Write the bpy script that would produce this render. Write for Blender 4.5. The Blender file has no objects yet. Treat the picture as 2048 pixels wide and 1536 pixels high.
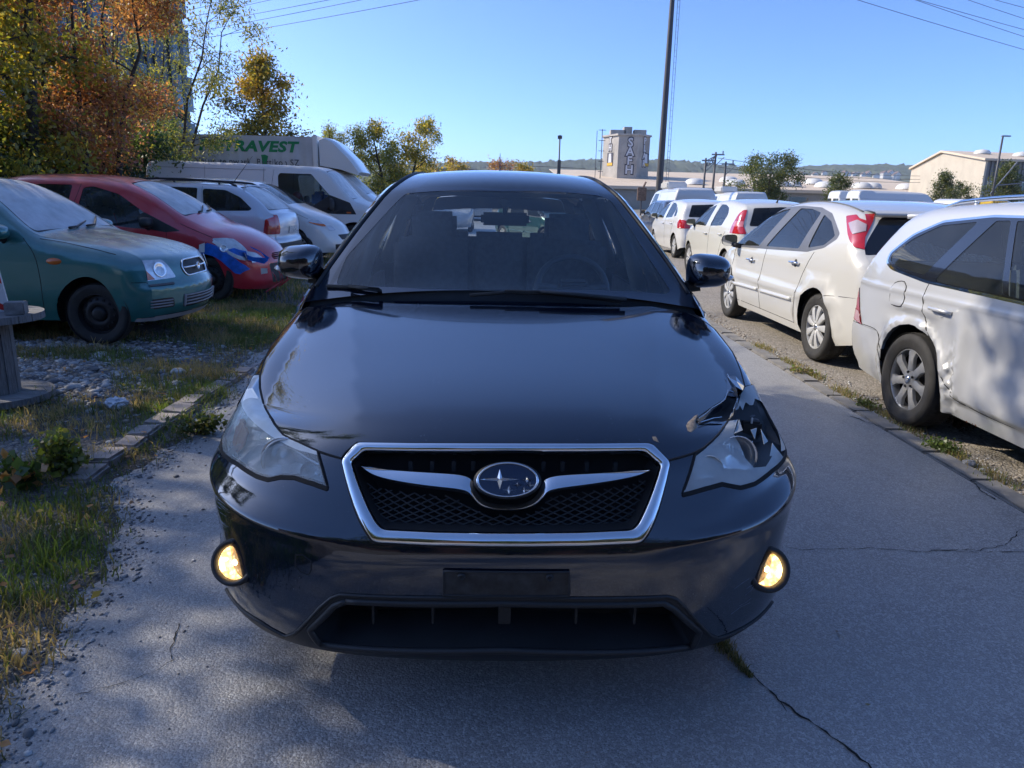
import bpy, bmesh, math, random
import numpy as np
from mathutils import Vector, Matrix
from mathutils.bvhtree import BVHTree
from mathutils.geometry import delaunay_2d_cdt

random.seed(7)
RNG = np.random.default_rng(11)
PI = math.pi
SC = bpy.context.scene
COL = SC.collection

# ------------------------------------------------------------------ camera
# world: +Y runs along the lane, the black car stands on x = 0 facing -Y
CAM_F, CAM_H, CAM_X = 1450.0, 1.45, -0.056          # focal length in pixels of the 2048 px photo, eye height, sideways offset
def cam_basis():
    p, r, y = math.radians(14.4), math.radians(1.3), math.radians(1.85)
    f = Vector((math.sin(y)*math.cos(p), math.cos(y)*math.cos(p), -math.sin(p)))
    rt = Vector((math.cos(y), -math.sin(y), 0)); up = rt.cross(f)
    return f, rt*math.cos(r)+up*math.sin(r), -rt*math.sin(r)+up*math.cos(r)
CF, CR, CU = cam_basis()
CO = Vector((CAM_X, 0, CAM_H))
cam = bpy.data.cameras.new('camera')
camo = bpy.data.objects.new('camera', cam); COL.objects.link(camo)
camo.matrix_world = Matrix(((CR.x, CU.x, -CF.x, CO.x), (CR.y, CU.y, -CF.y, CO.y), (CR.z, CU.z, -CF.z, CO.z), (0, 0, 0, 1)))
cam.sensor_width = 36.0
cam.lens = 36.0*CAM_F/2048.0
cam.clip_start, cam.clip_end = 0.05, 12000
SC.camera = camo

# ------------------------------------------------------------------ sky, sun, exposure
SUN_DIR = Vector((-2.1, 0.8, 1.55)).normalized()     # towards the sun
SUN_EL = math.asin(SUN_DIR.z)
world = bpy.data.worlds.new('World'); SC.world = world
world.use_nodes = True
nt = world.node_tree; nt.nodes.clear()
sky = nt.nodes.new('ShaderNodeTexSky'); sky.sky_type = 'NISHITA'
sky.sun_disc = False
sky.sun_elevation = SUN_EL
sky.sun_rotation = math.atan2(SUN_DIR.x, SUN_DIR.y)
sky.air_density, sky.dust_density, sky.ozone_density = 0.42, 1.0, 9.0
bg = nt.nodes.new('ShaderNodeBackground'); bg.inputs['Strength'].default_value = 0.15
wo = nt.nodes.new('ShaderNodeOutputWorld')
nt.links.new(sky.outputs[0], bg.inputs[0]); nt.links.new(bg.outputs[0], wo.inputs[0])
sl = bpy.data.lights.new('sun', 'SUN'); sl.energy = 2.2; sl.angle = math.radians(0.53); sl.color = (1.0, 0.89, 0.72)
so = bpy.data.objects.new('sun', sl); COL.objects.link(so); so.location = (-20, 10, 30)
so.rotation_euler = SUN_DIR.to_track_quat('Z', 'Y').to_euler()
SC.view_settings.view_transform = 'Standard'
SC.view_settings.look = 'None'
SC.view_settings.gamma = 1.0
SC.view_settings.use_curve_mapping = False
SC.view_settings.exposure = 1.32
SC.cycles.max_bounces = 10; SC.cycles.transparent_max_bounces = 24
SC.cycles.diffuse_bounces = 3; SC.cycles.glossy_bounces = 4; SC.cycles.transmission_bounces = 6
SC.cycles.caustics_reflective = False; SC.cycles.caustics_refractive = False

def at(px, py, x=None, y=None, z=None):
    """the point of the place seen at pixel (px, py) of the photo, on the plane x=, y= or z="""
    d = CF + CR*((px-1024)/CAM_F) - CU*((py-768)/CAM_F)
    k = (z-CO.z)/d.z if z is not None else (y-CO.y)/d.y if y is not None else (x-CO.x)/d.x
    return CO + d*k
def ray_dir(px, py):
    return (CF + CR*((px-1024)/CAM_F) - CU*((py-768)/CAM_F)).normalized()

# ------------------------------------------------------------------ materials
def newmat(name):
    m = bpy.data.materials.new(name); m.use_nodes = True
    n = m.node_tree.nodes; b = n['Principled BSDF']
    return m, m.node_tree, b
def N(t, kind, **kw):
    n = t.nodes.new(kind)
    for k, v in kw.items():
        if k in n.inputs: n.inputs[k].default_value = v
        else: setattr(n, k, v)
    return n
def ramp(t, src, stops):
    r = t.nodes.new('ShaderNodeValToRGB'); e = r.color_ramp.elements
    while len(e) < len(stops): e.new(0.5)
    for k, (p, c) in enumerate(stops):
        e[k].position = p; e[k].color = (c, c, c, 1) if not hasattr(c, '__len__') else (*c, 1)
    t.links.new(src, r.inputs[0]); return r.outputs[0]
def coords(t, scale=(1, 1, 1), kind='Object'):
    c = t.nodes.new('ShaderNodeTexCoord'); m = t.nodes.new('ShaderNodeMapping')
    m.inputs['Scale'].default_value = scale
    t.links.new(c.outputs[kind], m.inputs[0]); return m.outputs[0]
def noise(t, co, scale, detail=4, rough=0.6, dist=0.0):
    n = N(t, 'ShaderNodeTexNoise', Scale=scale, Detail=detail, Roughness=rough, Distortion=dist)
    t.links.new(co, n.inputs['Vector']); return n.outputs['Fac']
def mixc(t, fac, a, b, mode='MIX'):
    m = t.nodes.new('ShaderNodeMix'); m.data_type = 'RGBA'; m.blend_type = mode
    for s, v in ((0, fac), (6, a), (7, b)):
        if hasattr(v, 'is_linked') or hasattr(v, 'links'): t.links.new(v, m.inputs[s])
        else: m.inputs[s].default_value = v if s == 0 else (*v, 1)
    return m.outputs[2]
def math_(t, op, a, b=0.0):
    m = t.nodes.new('ShaderNodeMath'); m.operation = op
    for s, v in ((0, a), (1, b)):
        if hasattr(v, 'links'): t.links.new(v, m.inputs[s])
        else: m.inputs[s].default_value = v
    return m.outputs[0]
def bump(t, b, h, strength=0.3, dist=0.01):
    n = N(t, 'ShaderNodeBump', Strength=strength, Distance=dist)
    t.links.new(h, n.inputs['Height']); t.links.new(n.outputs[0], b.inputs['Normal'])
def plain(name, col, rough=0.5, metal=0.0, var=0.12, scale=6.0, bmp=0.0, bscale=60, spec=0.5, coat=0.0):
    m, t, b = newmat(name)
    co = coords(t)
    n = noise(t, co, scale)
    c = mixc(t, ramp(t, n, [(0.3, 0.0), (0.7, 1.0)]), tuple(x*(1-var) for x in col), tuple(min(1, x*(1+var)) for x in col))
    t.links.new(c, b.inputs['Base Color'])
    b.inputs['Roughness'].default_value = rough; b.inputs['Metallic'].default_value = metal
    b.inputs['Specular IOR Level'].default_value = spec; b.inputs['Coat Weight'].default_value = coat
    if bmp: bump(t, b, noise(t, co, bscale, 3), bmp, 0.004)
    return m
def paint(name, col, metal=0.0, rough=0.32, dust=0.25, dustcol=(0.32, 0.31, 0.29), coat=1.0, specks=0.0, wave=0.0):
    """car paint under clear coat with a film of dust and dew on what faces up"""
    m, t, b = newmat(name)
    co = coords(t)
    geo = t.nodes.new('ShaderNodeNewGeometry'); sx = t.nodes.new('ShaderNodeSeparateXYZ')
    t.links.new(geo.outputs['Normal'], sx.inputs[0])
    up = ramp(t, sx.outputs['Z'], [(0.15, 0.0), (0.95, 1.0)])
    n = noise(t, co, 3.0, 6, 0.65)
    f = math_(t, 'MULTIPLY', math_(t, 'MULTIPLY', math_(t, 'ADD', up, 0.12), n), dust)
    c = mixc(t, f, col, dustcol)
    if specks:
        v = N(t, 'ShaderNodeTexVoronoi', Scale=95.0); t.links.new(co, v.inputs['Vector'])
        big = noise(t, co, 4.0, 3)
        thr = math_(t, 'MULTIPLY', ramp(t, big, [(0.42, 0.0), (0.7, 1.0)]), specks)
        hit = math_(t, 'LESS_THAN', v.outputs['Distance'], thr)
        c = mixc(t, hit, c, (0.5, 0.5, 0.48))
    t.links.new(c, b.inputs['Base Color'])
    b.inputs['Metallic'].default_value = metal
    b.inputs['Roughness'].default_value = rough
    b.inputs['Coat Weight'].default_value = coat
    t.links.new(math_(t, 'ADD', math_(t, 'MULTIPLY', f, 0.5), 0.03), b.inputs['Coat Roughness'])
    if wave:
        bump(t, b, noise(t, co, 2.2, 1), wave, 0.02)
        bump2 = b.inputs['Normal'].links[0].from_socket
        t.links.new(bump2, b.inputs['Coat Normal'])
    return m
def glass(name, tint=(0.45, 0.52, 0.55), rough=0.0, haze=0.0, hazecol=(0.6, 0.68, 0.72), specks=0.0, ior=1.5):
    m, t, b = newmat(name); t.nodes.remove(b)
    out = t.nodes['Material Output']
    tr = N(t, 'ShaderNodeBsdfTransparent', Color=(*tint, 1)); gl = N(t, 'ShaderNodeBsdfGlossy', Roughness=rough)
    fr = N(t, 'ShaderNodeFresnel', IOR=ior)
    mx = t.nodes.new('ShaderNodeMixShader')
    t.links.new(fr.outputs[0], mx.inputs[0]); t.links.new(tr.outputs[0], mx.inputs[1]); t.links.new(gl.outputs[0], mx.inputs[2])
    res = mx.outputs[0]
    if haze or specks:
        df = N(t, 'ShaderNodeBsdfDiffuse', Color=(*hazecol, 1)); m2 = t.nodes.new('ShaderNodeMixShader')
        co = coords(t)
        f = math_(t, 'MULTIPLY', ramp(t, noise(t, co, 5.0, 4), [(0.25, 0.55), (0.75, 1.0)]), haze)
        if specks:
            v = N(t, 'ShaderNodeTexVoronoi', Scale=70.0); t.links.new(co, v.inputs['Vector'])
            thr = math_(t, 'MULTIPLY', ramp(t, noise(t, co, 3.0, 3), [(0.45, 0.0), (0.75, 1.0)]), specks)
            f = math_(t, 'MAXIMUM', f, math_(t, 'MULTIPLY', math_(t, 'LESS_THAN', v.outputs['Distance'], thr), 0.75))
        t.links.new(f, m2.inputs[0]); t.links.new(res, m2.inputs[1]); t.links.new(df.outputs[0], m2.inputs[2])
        res = m2.outputs[0]
    t.links.new(res, out.inputs[0])
    return m
def emit(name, col, strength):
    m, t, b = newmat(name)
    b.inputs['Base Color'].default_value = (*col, 1)
    b.inputs['Emission Color'].default_value = (*col, 1); b.inputs['Emission Strength'].default_value = strength
    return m

M = {}
M['black_plastic'] = plain('black_plastic', (0.018, 0.019, 0.021), 0.55, var=0.25, bmp=0.15, bscale=180)
M['trim_plastic'] = paint('weathered_black_plastic', (0.011, 0.012, 0.014), 0.0, 0.5, 0.22, (0.2, 0.2, 0.2), 0.0, 0.06)
M['dark'] = plain('dark_recess', (0.004, 0.004, 0.005), 0.8)
M['rubber'] = plain('tyre_rubber', (0.028, 0.027, 0.026), 0.8, var=0.3, scale=14, bmp=0.2, bscale=90)
M['chrome'] = plain('chrome', (0.82, 0.83, 0.84), 0.05, 1.0, var=0.02)
M['dull_chrome'] = plain('dull_chrome', (0.6, 0.61, 0.62), 0.2, 1.0, var=0.05)
M['alloy'] = plain('alloy_wheel', (0.48, 0.48, 0.47), 0.38, 0.8, var=0.15, scale=20)
M['hubcap'] = plain('silver_hubcap', (0.55, 0.55, 0.54), 0.4, 0.3, var=0.08)
M['steel_dark'] = plain('black_steel_wheel', (0.016, 0.016, 0.018), 0.5, 0.2, var=0.2)
M['interior'] = plain('interior_cloth', (0.028, 0.029, 0.032), 0.85, var=0.2)
M['interior_grey'] = plain('grey_trim', (0.11, 0.115, 0.12), 0.8)
M['glass'] = glass('window_glass', (0.50, 0.57, 0.58), haze=0.035, specks=0.0)
M['glass_dark'] = glass('tinted_glass', (0.10, 0.13, 0.16), haze=0.03)
M['lens_red'] = plain('red_lens', (0.42, 0.012, 0.018), 0.12, var=0.2, coat=1.0)
M['lens_white'] = plain('clear_lens', (0.62, 0.60, 0.60), 0.15, 0.35, var=0.15, coat=1.0)
M['lens_amber'] = plain('amber_lens', (0.62, 0.13, 0.015), 0.2, coat=1.0)
M['lamp_glass'] = glass('lamp_glass', (0.85, 0.88, 0.88), haze=0.12, ior=1.5)
M['reflector'] = plain('lamp_reflector', (0.88, 0.89, 0.90), 0.22, 0.72)
M['plate_white'] = plain('plate_white', (0.7, 0.7, 0.68), 0.4)
M['rust'] = plain('rusty_steel', (0.13, 0.045, 0.02), 0.9, var=0.5, scale=25, bmp=0.5)

# ------------------------------------------------------------------ objects
def link(o, parent=None):
    COL.objects.link(o)
    if parent is not None: o.parent = parent
    return o
def mesh_obj(name, verts, faces, mat, parent=None, smooth=True, normals=None, mats=None, fm=None):
    me = bpy.data.meshes.new(name)
    me.from_pydata([tuple(v) for v in verts], [], [tuple(f) for f in faces])
    for mm in (mats or [mat]): me.materials.append(mm)
    if fm is not None: me.polygons.foreach_set('material_index', fm)
    if smooth: me.polygons.foreach_set('use_smooth', [True]*len(me.polygons))
    if normals is not None: me.normals_split_custom_set_from_vertices([tuple(n) for n in normals])
    return link(bpy.data.objects.new(name, me), parent)
def tag(o, label=None, cat=None, group=None, kind=None):
    if label: o['label'] = label
    if cat: o['category'] = cat
    if group: o['group'] = group
    if kind: o['kind'] = kind
    return o
def thing(name, label, cat, loc=(0, 0, 0), rz=0.0, group=None):
    o = bpy.data.objects.new(name, None); link(o)
    o.location = loc; o.rotation_euler = (0, 0, rz); o.empty_display_size = 0.2
    return tag(o, label, cat, group)
def copy_tree(o, parent=None):
    c = o.copy(); COL.objects.link(c)
    if parent is not None: c.parent = parent
    for ch in list(o.children): copy_tree(ch, c)
    return c

class MB:
    """collects simple shapes and links them as one mesh object"""
    def __init__(s): s.v = []; s.f = []; s.m = []; s.cur = 0
    def add(s, vs, fs):
        k = len(s.v); s.v += [tuple(v) for v in vs]; s.f += [tuple(i+k for i in f) for f in fs]; s.m += [s.cur]*len(fs)
    def box(s, c, size, rz=0.0, bev=0.0, mat=None):
        hx, hy, hz = size[0]/2, size[1]/2, size[2]/2
        b = min(bev, hx*.49, hy*.49, hz*.49)
        if b <= 0:
            vs = [(x, y, z) for x in (-hx, hx) for y in (-hy, hy) for z in (-hz, hz)]
            fs = [(0, 1, 3, 2), (4, 6, 7, 5), (0, 4, 5, 1), (2, 3, 7, 6), (0, 2, 6, 4), (1, 5, 7, 3)]
        else:
            bm = bmesh.new(); bmesh.ops.create_cube(bm, size=1.0)
            for v in bm.verts: v.co = Vector((v.co.x*2*hx, v.co.y*2*hy, v.co.z*2*hz))
            bmesh.ops.bevel(bm, geom=bm.edges[:], offset=b, segments=2, affect='EDGES')
            bm.verts.index_update()
            vs = [v.co[:] for v in bm.verts]; fs = [[v.index for v in f.verts] for f in bm.faces]; bm.free()
        mt = Matrix.Translation(c) @ (mat.to_4x4() if mat is not None else Matrix.Rotation(rz, 4, 'Z'))
        s.add([mt @ Vector(v) for v in vs], fs)
    def tube(s, pts, r, n=8, closed=False, caps=True, flat=1.0):
        pts = [Vector(p) for p in pts]; k = len(pts)
        rs = r if hasattr(r, '__len__') else [r]*k
        vs = []; up = None
        for i, p in enumerate(pts):
            d = (pts[(i+1) % k]-pts[i-1]) if closed else (pts[min(i+1, k-1)]-pts[max(i-1, 0)])
            if d.length < 1e-9: d = Vector((0, 0, 1))
            d.normalize()
            if up is None: up = Vector((0, 0, 1)) if abs(d.z) < 0.9 else Vector((1, 0, 0))
            a = d.cross(up)
            if a.length < 1e-6: a = d.orthogonal()
            a.normalize(); b = a.cross(d); up = b
            for j in range(n):
                t = 2*PI*j/n
                vs.append(p + a*(rs[i]*math.cos(t)) + b*(rs[i]*flat*math.sin(t)))
        fs = []
        for i in range(k if closed else k-1):
            for j in range(n):
                i2 = (i+1) % k
                fs.append((i*n+j, i*n+(j+1) % n, i2*n+(j+1) % n, i2*n+j))
        if caps and not closed:
            fs.append(tuple(range(n))[::-1]); fs.append(tuple((k-1)*n+j for j in range(n)))
        s.add(vs, fs)
    def lathe(s, prof, n=24, mt=None, close=False):
        """prof: (radius, height) pairs turned round the local Z axis"""
        mt = mt or Matrix.Identity(4); vs = []; fs = []; k = len(prof)
        for i in range(n):
            a = 2*PI*i/n
            for r, h in prof: vs.append(mt @ Vector((r*math.cos(a), r*math.sin(a), h)))
        for i in range(n):
            for j in range(k-1 if not close else k):
                j2 = (j+1) % k; i2 = (i+1) % n
                fs.append((i*k+j, i2*k+j, i2*k+j2, i*k+j2))
        s.add(vs, fs)
    def prism(s, poly, vec, cap=True):
        """poly: 3D outline, swept along vec"""
        k = len(poly); p = [Vector(q) for q in poly]; v = Vector(vec)
        s.add([*p, *[q+v for q in p]], [(i, (i+1) % k, k+(i+1) % k, k+i) for i in range(k)] + ([tuple(range(k))[::-1], tuple(range(k, 2*k))] if cap else []))
    def build(s, name, mat, parent=None, smooth=False, mats=None):
        return mesh_obj(name, s.v, s.f, mat, parent, smooth, None, mats, s.m if mats else None)

def autosmooth(o, ang=40):
    me = o.data; bm = bmesh.new(); bm.from_mesh(me)
    bmesh.ops.recalc_face_normals(bm, faces=bm.faces)
    for e in bm.edges: e.smooth = len(e.link_faces) == 2 and e.calc_face_angle(0) < math.radians(ang)
    for f in bm.faces: f.smooth = True
    bm.to_mesh(me); bm.free(); return o

# ------------------------------------------------------------------ smooth patches cut into regions
def crspline(pts, step=0.04, closed=False):
    p = np.array(pts, float); out = []
    n = len(p)
    for i in range(n if closed else n-1):
        if closed: a, b, c, d = p[i-1], p[i], p[(i+1) % n], p[(i+2) % n]
        else:
            b, c = p[i], p[i+1]; a = p[i-1] if i > 0 else 2*b-c; d = p[i+2] if i+2 < n else 2*c-b
        t1 = np.linalg.norm(b-a)**.5+1e-6; t2 = t1+np.linalg.norm(c-b)**.5+1e-6; t3 = t2+np.linalg.norm(d-c)**.5+1e-6
        k = max(1, int(math.ceil(np.linalg.norm(c-b)/step)))
        for j in range(k):
            t = t1+(t2-t1)*j/k
            A1 = (t1-t)/t1*a+t/t1*b; A2 = (t2-t)/(t2-t1)*b+(t-t1)/(t2-t1)*c; A3 = (t3-t)/(t3-t2)*c+(t-t2)/(t3-t2)*d
            B1 = (t2-t)/t2*A1+t/t2*A2; B2 = (t3-t)/(t3-t1)*A2+(t-t1)/(t3-t1)*A3
            out.append((t2-t)/(t2-t1)*B1+(t-t1)/(t2-t1)*B2)
    if not closed: out.append(p[-1])
    return np.array(out)
def roundpoly(pts, r, n=4):
    """rounds the corners of a 2D outline by radius r (or one radius per corner)"""
    p = [np.array(q, float) for q in pts]; k = len(p); out = []
    for i in range(k):
        a, b, c = p[i-1], p[i], p[(i+1) % k]; rr = r[i] if hasattr(r, '__len__') else r
        u = a-b; v = c-b; lu, lv = np.linalg.norm(u), np.linalg.norm(v)
        q = min(rr, lu*.45, lv*.45)
        if q < 1e-5: out.append(b); continue
        s, e = b+u/lu*q, b+v/lv*q
        for j in range(n+1):
            t = j/n; out.append((1-t)**2*s+2*t*(1-t)*b+t*t*e)
    return np.array(out)
def resample(poly, step):
    out = []
    for i in range(len(poly)):
        a, b = poly[i], poly[(i+1) % len(poly)]
        k = max(1, int(math.ceil(np.linalg.norm(b-a)/step)))
        for j in range(k): out.append(a+(b-a)*j/k)
    return np.array(out)
def inpoly(pts, poly):
    x, y = pts[:, 0], pts[:, 1]; c = np.zeros(len(pts), bool)
    px, py = poly[:, 0], poly[:, 1]; qx, qy = np.roll(px, 1), np.roll(py, 1)
    for i in range(len(poly)):
        m = (py[i] > y) != (qy[i] > y)
        if py[i] != qy[i]: c ^= m & (x < (qx[i]-px[i])*(y-py[i])/(qy[i]-py[i])+px[i])
    return c
def segdist(pts, poly, closed=True):
    a = poly; b = np.roll(poly, -1, 0)
    if not closed: a, b = a[:-1], b[:-1]
    d = b-a; L = (d**2).sum(1)+1e-12
    w = pts[:, None, :]-a[None]
    t = np.clip((w*d[None]).sum(2)/L[None], 0, 1)
    q = w-t[..., None]*d[None]
    return np.sqrt((q**2).sum(2).min(1))
def regions(outer, regs, step, extra=None, sx=1.0, sy=1.0):
    """triangulates outer; regs = [(key, outline)]: the last one that holds a triangle owns it. -> points, {key: tris}"""
    sc = np.array((sx, sy))
    polys = [np.asarray(outer, float)*sc]+[np.asarray(r, float)*sc for _, r in regs]
    polys = [resample(p, step) for p in polys]
    lo, hi = polys[0].min(0), polys[0].max(0)
    gx = np.arange(lo[0]+step*.5, hi[0], step); gy = np.arange(lo[1]+step*.5, hi[1], step*.9)
    g = np.array([(x+(step*.5 if j % 2 else 0), y) for j, y in enumerate(gy) for x in gx])
    if extra is not None: g = np.concatenate([g, np.asarray(extra, float)*sc])
    g = g[inpoly(g, polys[0])]
    allp = np.concatenate(polys)
    keep = np.ones(len(g), bool)
    for p in polys: keep &= segdist(g, p) > step*.35
    g = g[keep]
    verts, faces = [], []
    for p in polys:
        k = len(verts); verts += [Vector(v) for v in p]; faces.append(list(range(k, k+len(p))))
    verts += [Vector(v) for v in g]
    V, E, F, ov, oe, of = delaunay_2d_cdt(verts, [], faces, 1, 1e-5)
    P = np.array([v[:] for v in V])/sc
    tris = {}
    cen = np.array([np.mean([V[i][:] for i in f], 0) for f in F])
    inside = [inpoly(cen, p) for p in polys]
    for k, f in enumerate(F):
        if not inside[0][k]: continue
        key = 'base'
        for r in range(len(regs)-1, -1, -1):
            if inside[r+1][k]: key = regs[r][0]; break
        if key is None: continue
        if len(f) == 3: tris.setdefault(key, []).append(tuple(f))
        else:
            for j in range(1, len(f)-1): tris.setdefault(key, []).append((f[0], f[j], f[j+1]))
    return P, tris
class Bag:
    """gathers the pieces of a part from several patches"""
    def __init__(s): s.d = {}
    def put(s, key, verts, tris, nrm):
        e = s.d.setdefault(key, [[], [], []]); k = sum(len(v) for v in e[0])
        used = sorted({i for t in tris for i in t}); mp = {u: j for j, u in enumerate(used)}
        e[0].append(verts[used]); e[2].append(nrm[used]); e[1] += [tuple(mp[i]+k for i in t) for t in tris]
    def build(s, key, name, mat, parent):
        if key not in s.d: return None
        e = s.d[key]
        return mesh_obj(name, np.concatenate(e[0]), e[1], mat, parent, True, np.concatenate(e[2]))
def surf_eval(ev, P, e=0.004, flip=1.0):
    u, v = P[:, 0], P[:, 1]
    p = ev(u, v)
    n = np.cross(ev(u+e, v)-ev(u-e, v), ev(u, v+e)-ev(u, v-e))*flip
    n /= np.linalg.norm(n, axis=1)[:, None]+1e-12
    return p, n
def lay(bag, ev, P, tris, flip, offs, inner=None, e=.004):
    """inner: the same points pulled a little inside, where the normals are taken (for surfaces that roll over at their edge)"""
    p, n = surf_eval(ev, P, e=e, flip=flip)
    if inner is not None: n = surf_eval(ev, inner, e=.0015, flip=flip)[1]
    allt = np.array([t for tt in tris.values() for t in tt])
    g = np.cross(p[allt[:, 1]]-p[allt[:, 0]], p[allt[:, 2]]-p[allt[:, 0]])
    sg = np.sign((g*(n[allt[:, 0]]+n[allt[:, 1]]+n[allt[:, 2]])).sum(1)); g *= np.where(sg == 0, 1, sg)[:, None]
    gn = np.zeros_like(n)
    for k in range(3): np.add.at(gn, allt[:, k], g)
    gn /= np.linalg.norm(gn, axis=1)[:, None]+1e-12
    bad = (n*gn).sum(1) < .55; n = np.where(bad[:, None], gn, n)
    for key, tt in tris.items():
        o = offs(key) if callable(offs) else offs.get(key, 0.0)
        q = p+n*o
        a, b, c = (q[[t[i] for t in tt]] for i in range(3))
        fn = np.cross(b-a, c-a); vn = n[[t[0] for t in tt]]+n[[t[1] for t in tt]]+n[[t[2] for t in tt]]
        s = (fn*vn).sum(1) < 0
        bag.put(key, q, [(t[0], t[2], t[1]) if f else t for t, f in zip(tt, s)], n)
# ------------------------------------------------------------------ wheels
def rot_y_axis(side):
    """maps a shape turned about local Z so that Z points out of the car (side = +1: +Y, -1: -Y)"""
    return Matrix.Rotation(-PI/2*side, 4, 'X')
def build_wheel(parent, d, y, r, w, style, side, lod=1, spin=0.0, rr=0.66):
    wh = bpy.data.objects.new('wheel', None); link(wh, parent); wh.location = (d, y, r)
    mt = rot_y_axis(side) @ Matrix.Rotation(spin, 4, 'Z')
    n = 40 if lod else 20
    ri = r*rr; h = w/2
    t = MB()
    t.lathe([(ri, -h*.8), (ri+.01, -h*.95), (r*.86, -h), (r*.95, -h*.92), (r*.985, -h*.78), (r, -h*.5), (r, h*.5), (r*.985, h*.78), (r*.95, h*.93), (r*.86, h*1.0), (r*.84, h*.985), (ri+.012, h*.93), (ri, h*.84)], n, mt)
    if lod:
        for k in range(56):      # tread blocks on the shoulders
            a = 2*PI*k/56
            for s in (-1, 1):
                m2 = mt @ Matrix.Rotation(a, 4, 'Z')
                q = [m2 @ Vector((r*.965, s*0+u, s*h*.70)) for u in (-.010, .010)] + [m2 @ Vector((r*1.008, u, s*h*.52)) for u in (.010, -.010)]
                t.prism(q, (m2.to_3x3() @ Vector((0, 0, -s*h*.30))))
        for gv in (-.18, .18): t.lathe([(r*1.004, h*gv-.012), (r*1.007, h*gv-.012), (r*1.007, h*gv+.07), (r*1.004, h*gv+.07)], n, mt)
    autosmooth(t.build('tyre', M['rubber'], wh), 50)
    b = MB(); zf = h*.72
    if style == 'steel':
        b.lathe([(ri+.004, zf+.006), (ri*.97, zf+.008), (ri*.93, zf-.01), (ri*.88, zf-.035), (ri*.8, zf-.03), (ri*.62, zf-.008), (ri*.45, zf-.004), (ri*.36, zf-.02), (ri*.3, zf+.01), (ri*.2, zf+.016), (0.001, zf+.016)], n, mt)
        autosmooth(b.build('rim', M['steel_dark'], wh), 60)
        for k in range(14):
            ho = MB(); c = mt @ Matrix.Rotation(2*PI*k/14, 4, 'Z') @ Matrix.Translation((ri*.71, 0, zf-.0155))
            ho.lathe([(.0001, .004), (ri*.062, .004), (ri*.075, -.002)], 10, c); ho.build('rim_hole', M['dark'], wh)
    else:
        # barrel, dark hub plate behind the spokes
        d_ = MB(); d_.lathe([(ri*.96, zf-.02), (ri*.95, -h*.2), (.02, -h*.2)], n, mt); autosmooth(d_.build('wheel_well_plate', M['steel_dark'], wh), 50)
        b.lathe([(ri+.006, zf), (ri+.004, zf+.008), (ri*.965, zf+.010), (ri*.94, zf-.004), (ri*.93, zf-.05)], n, mt)
        if style == 'seven':
            ns, wi, wo_ = 7, .20, .19
        elif style == 'cap':
            ns, wi, wo_ = 9, .085, .20
        else:
            ns, wi, wo_ = 5, .12, .10
        for k in range(ns):
            m2 = mt @ Matrix.Rotation(2*PI*k/ns, 4, 'Z')
            r0, r1 = ri*.16, ri*.96
            za, zb2 = (zf-.006, zf+.004) if style != 'cap' else (zf+.012, zf+.006)
            hw0, hw1 = r*wi*.55, r*wo_*.62
            rr_ = [r0, ri*.35, ri*.7, r1]
            vs = []
            for q, x in enumerate(rr_):
                f = (x-r0)/(r1-r0); hw = hw0*(1-f)+hw1*f; z = za*(1-f)+zb2*f + (.008 if q in (1, 2) else 0)
                if style == 'seven': hw *= (1.0, .82, .78, 1.25)[q]
                vs += [(x, -hw, z-.026), (x, -hw*.92, z-.004), (x, 0, z+.004), (x, hw*.92, z-.004), (x, hw, z-.026)]
            fs = [(i*5+j, i*5+j+1, i*5+j+6, i*5+j+5) for i in range(3) for j in range(4)]
            b.add([m2 @ Vector(v) for v in vs], fs)
        b.lathe([(ri*.34, zf-.03), (ri*.31, zf+.0), (ri*.2, zf+.006), (.001, zf+.006)], 24, mt)
        autosmooth(b.build('rim', M['hubcap'] if style == 'cap' else M['alloy'], wh), 45)
        c = MB(); c.lathe([(ri*.135, zf+.002), (ri*.13, zf+.013), (ri*.1, zf+.016), (.001, zf+.016)], 20, mt)
        c.build('hub_cap', M['dull_chrome'], wh, True)
        if style == 'seven':
            for k in range(5):
                nb = MB(); nb.lathe([(.0001, .012), (ri*.04, .012), (ri*.05, 0)], 8, mt @ Matrix.Rotation(2*PI*(k+.3)/5, 4, 'Z') @ Matrix.Translation((ri*.25, 0, zf+.0))); nb.build('wheel_bolt', M['steel_dark'], wh)
    return wh

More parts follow.
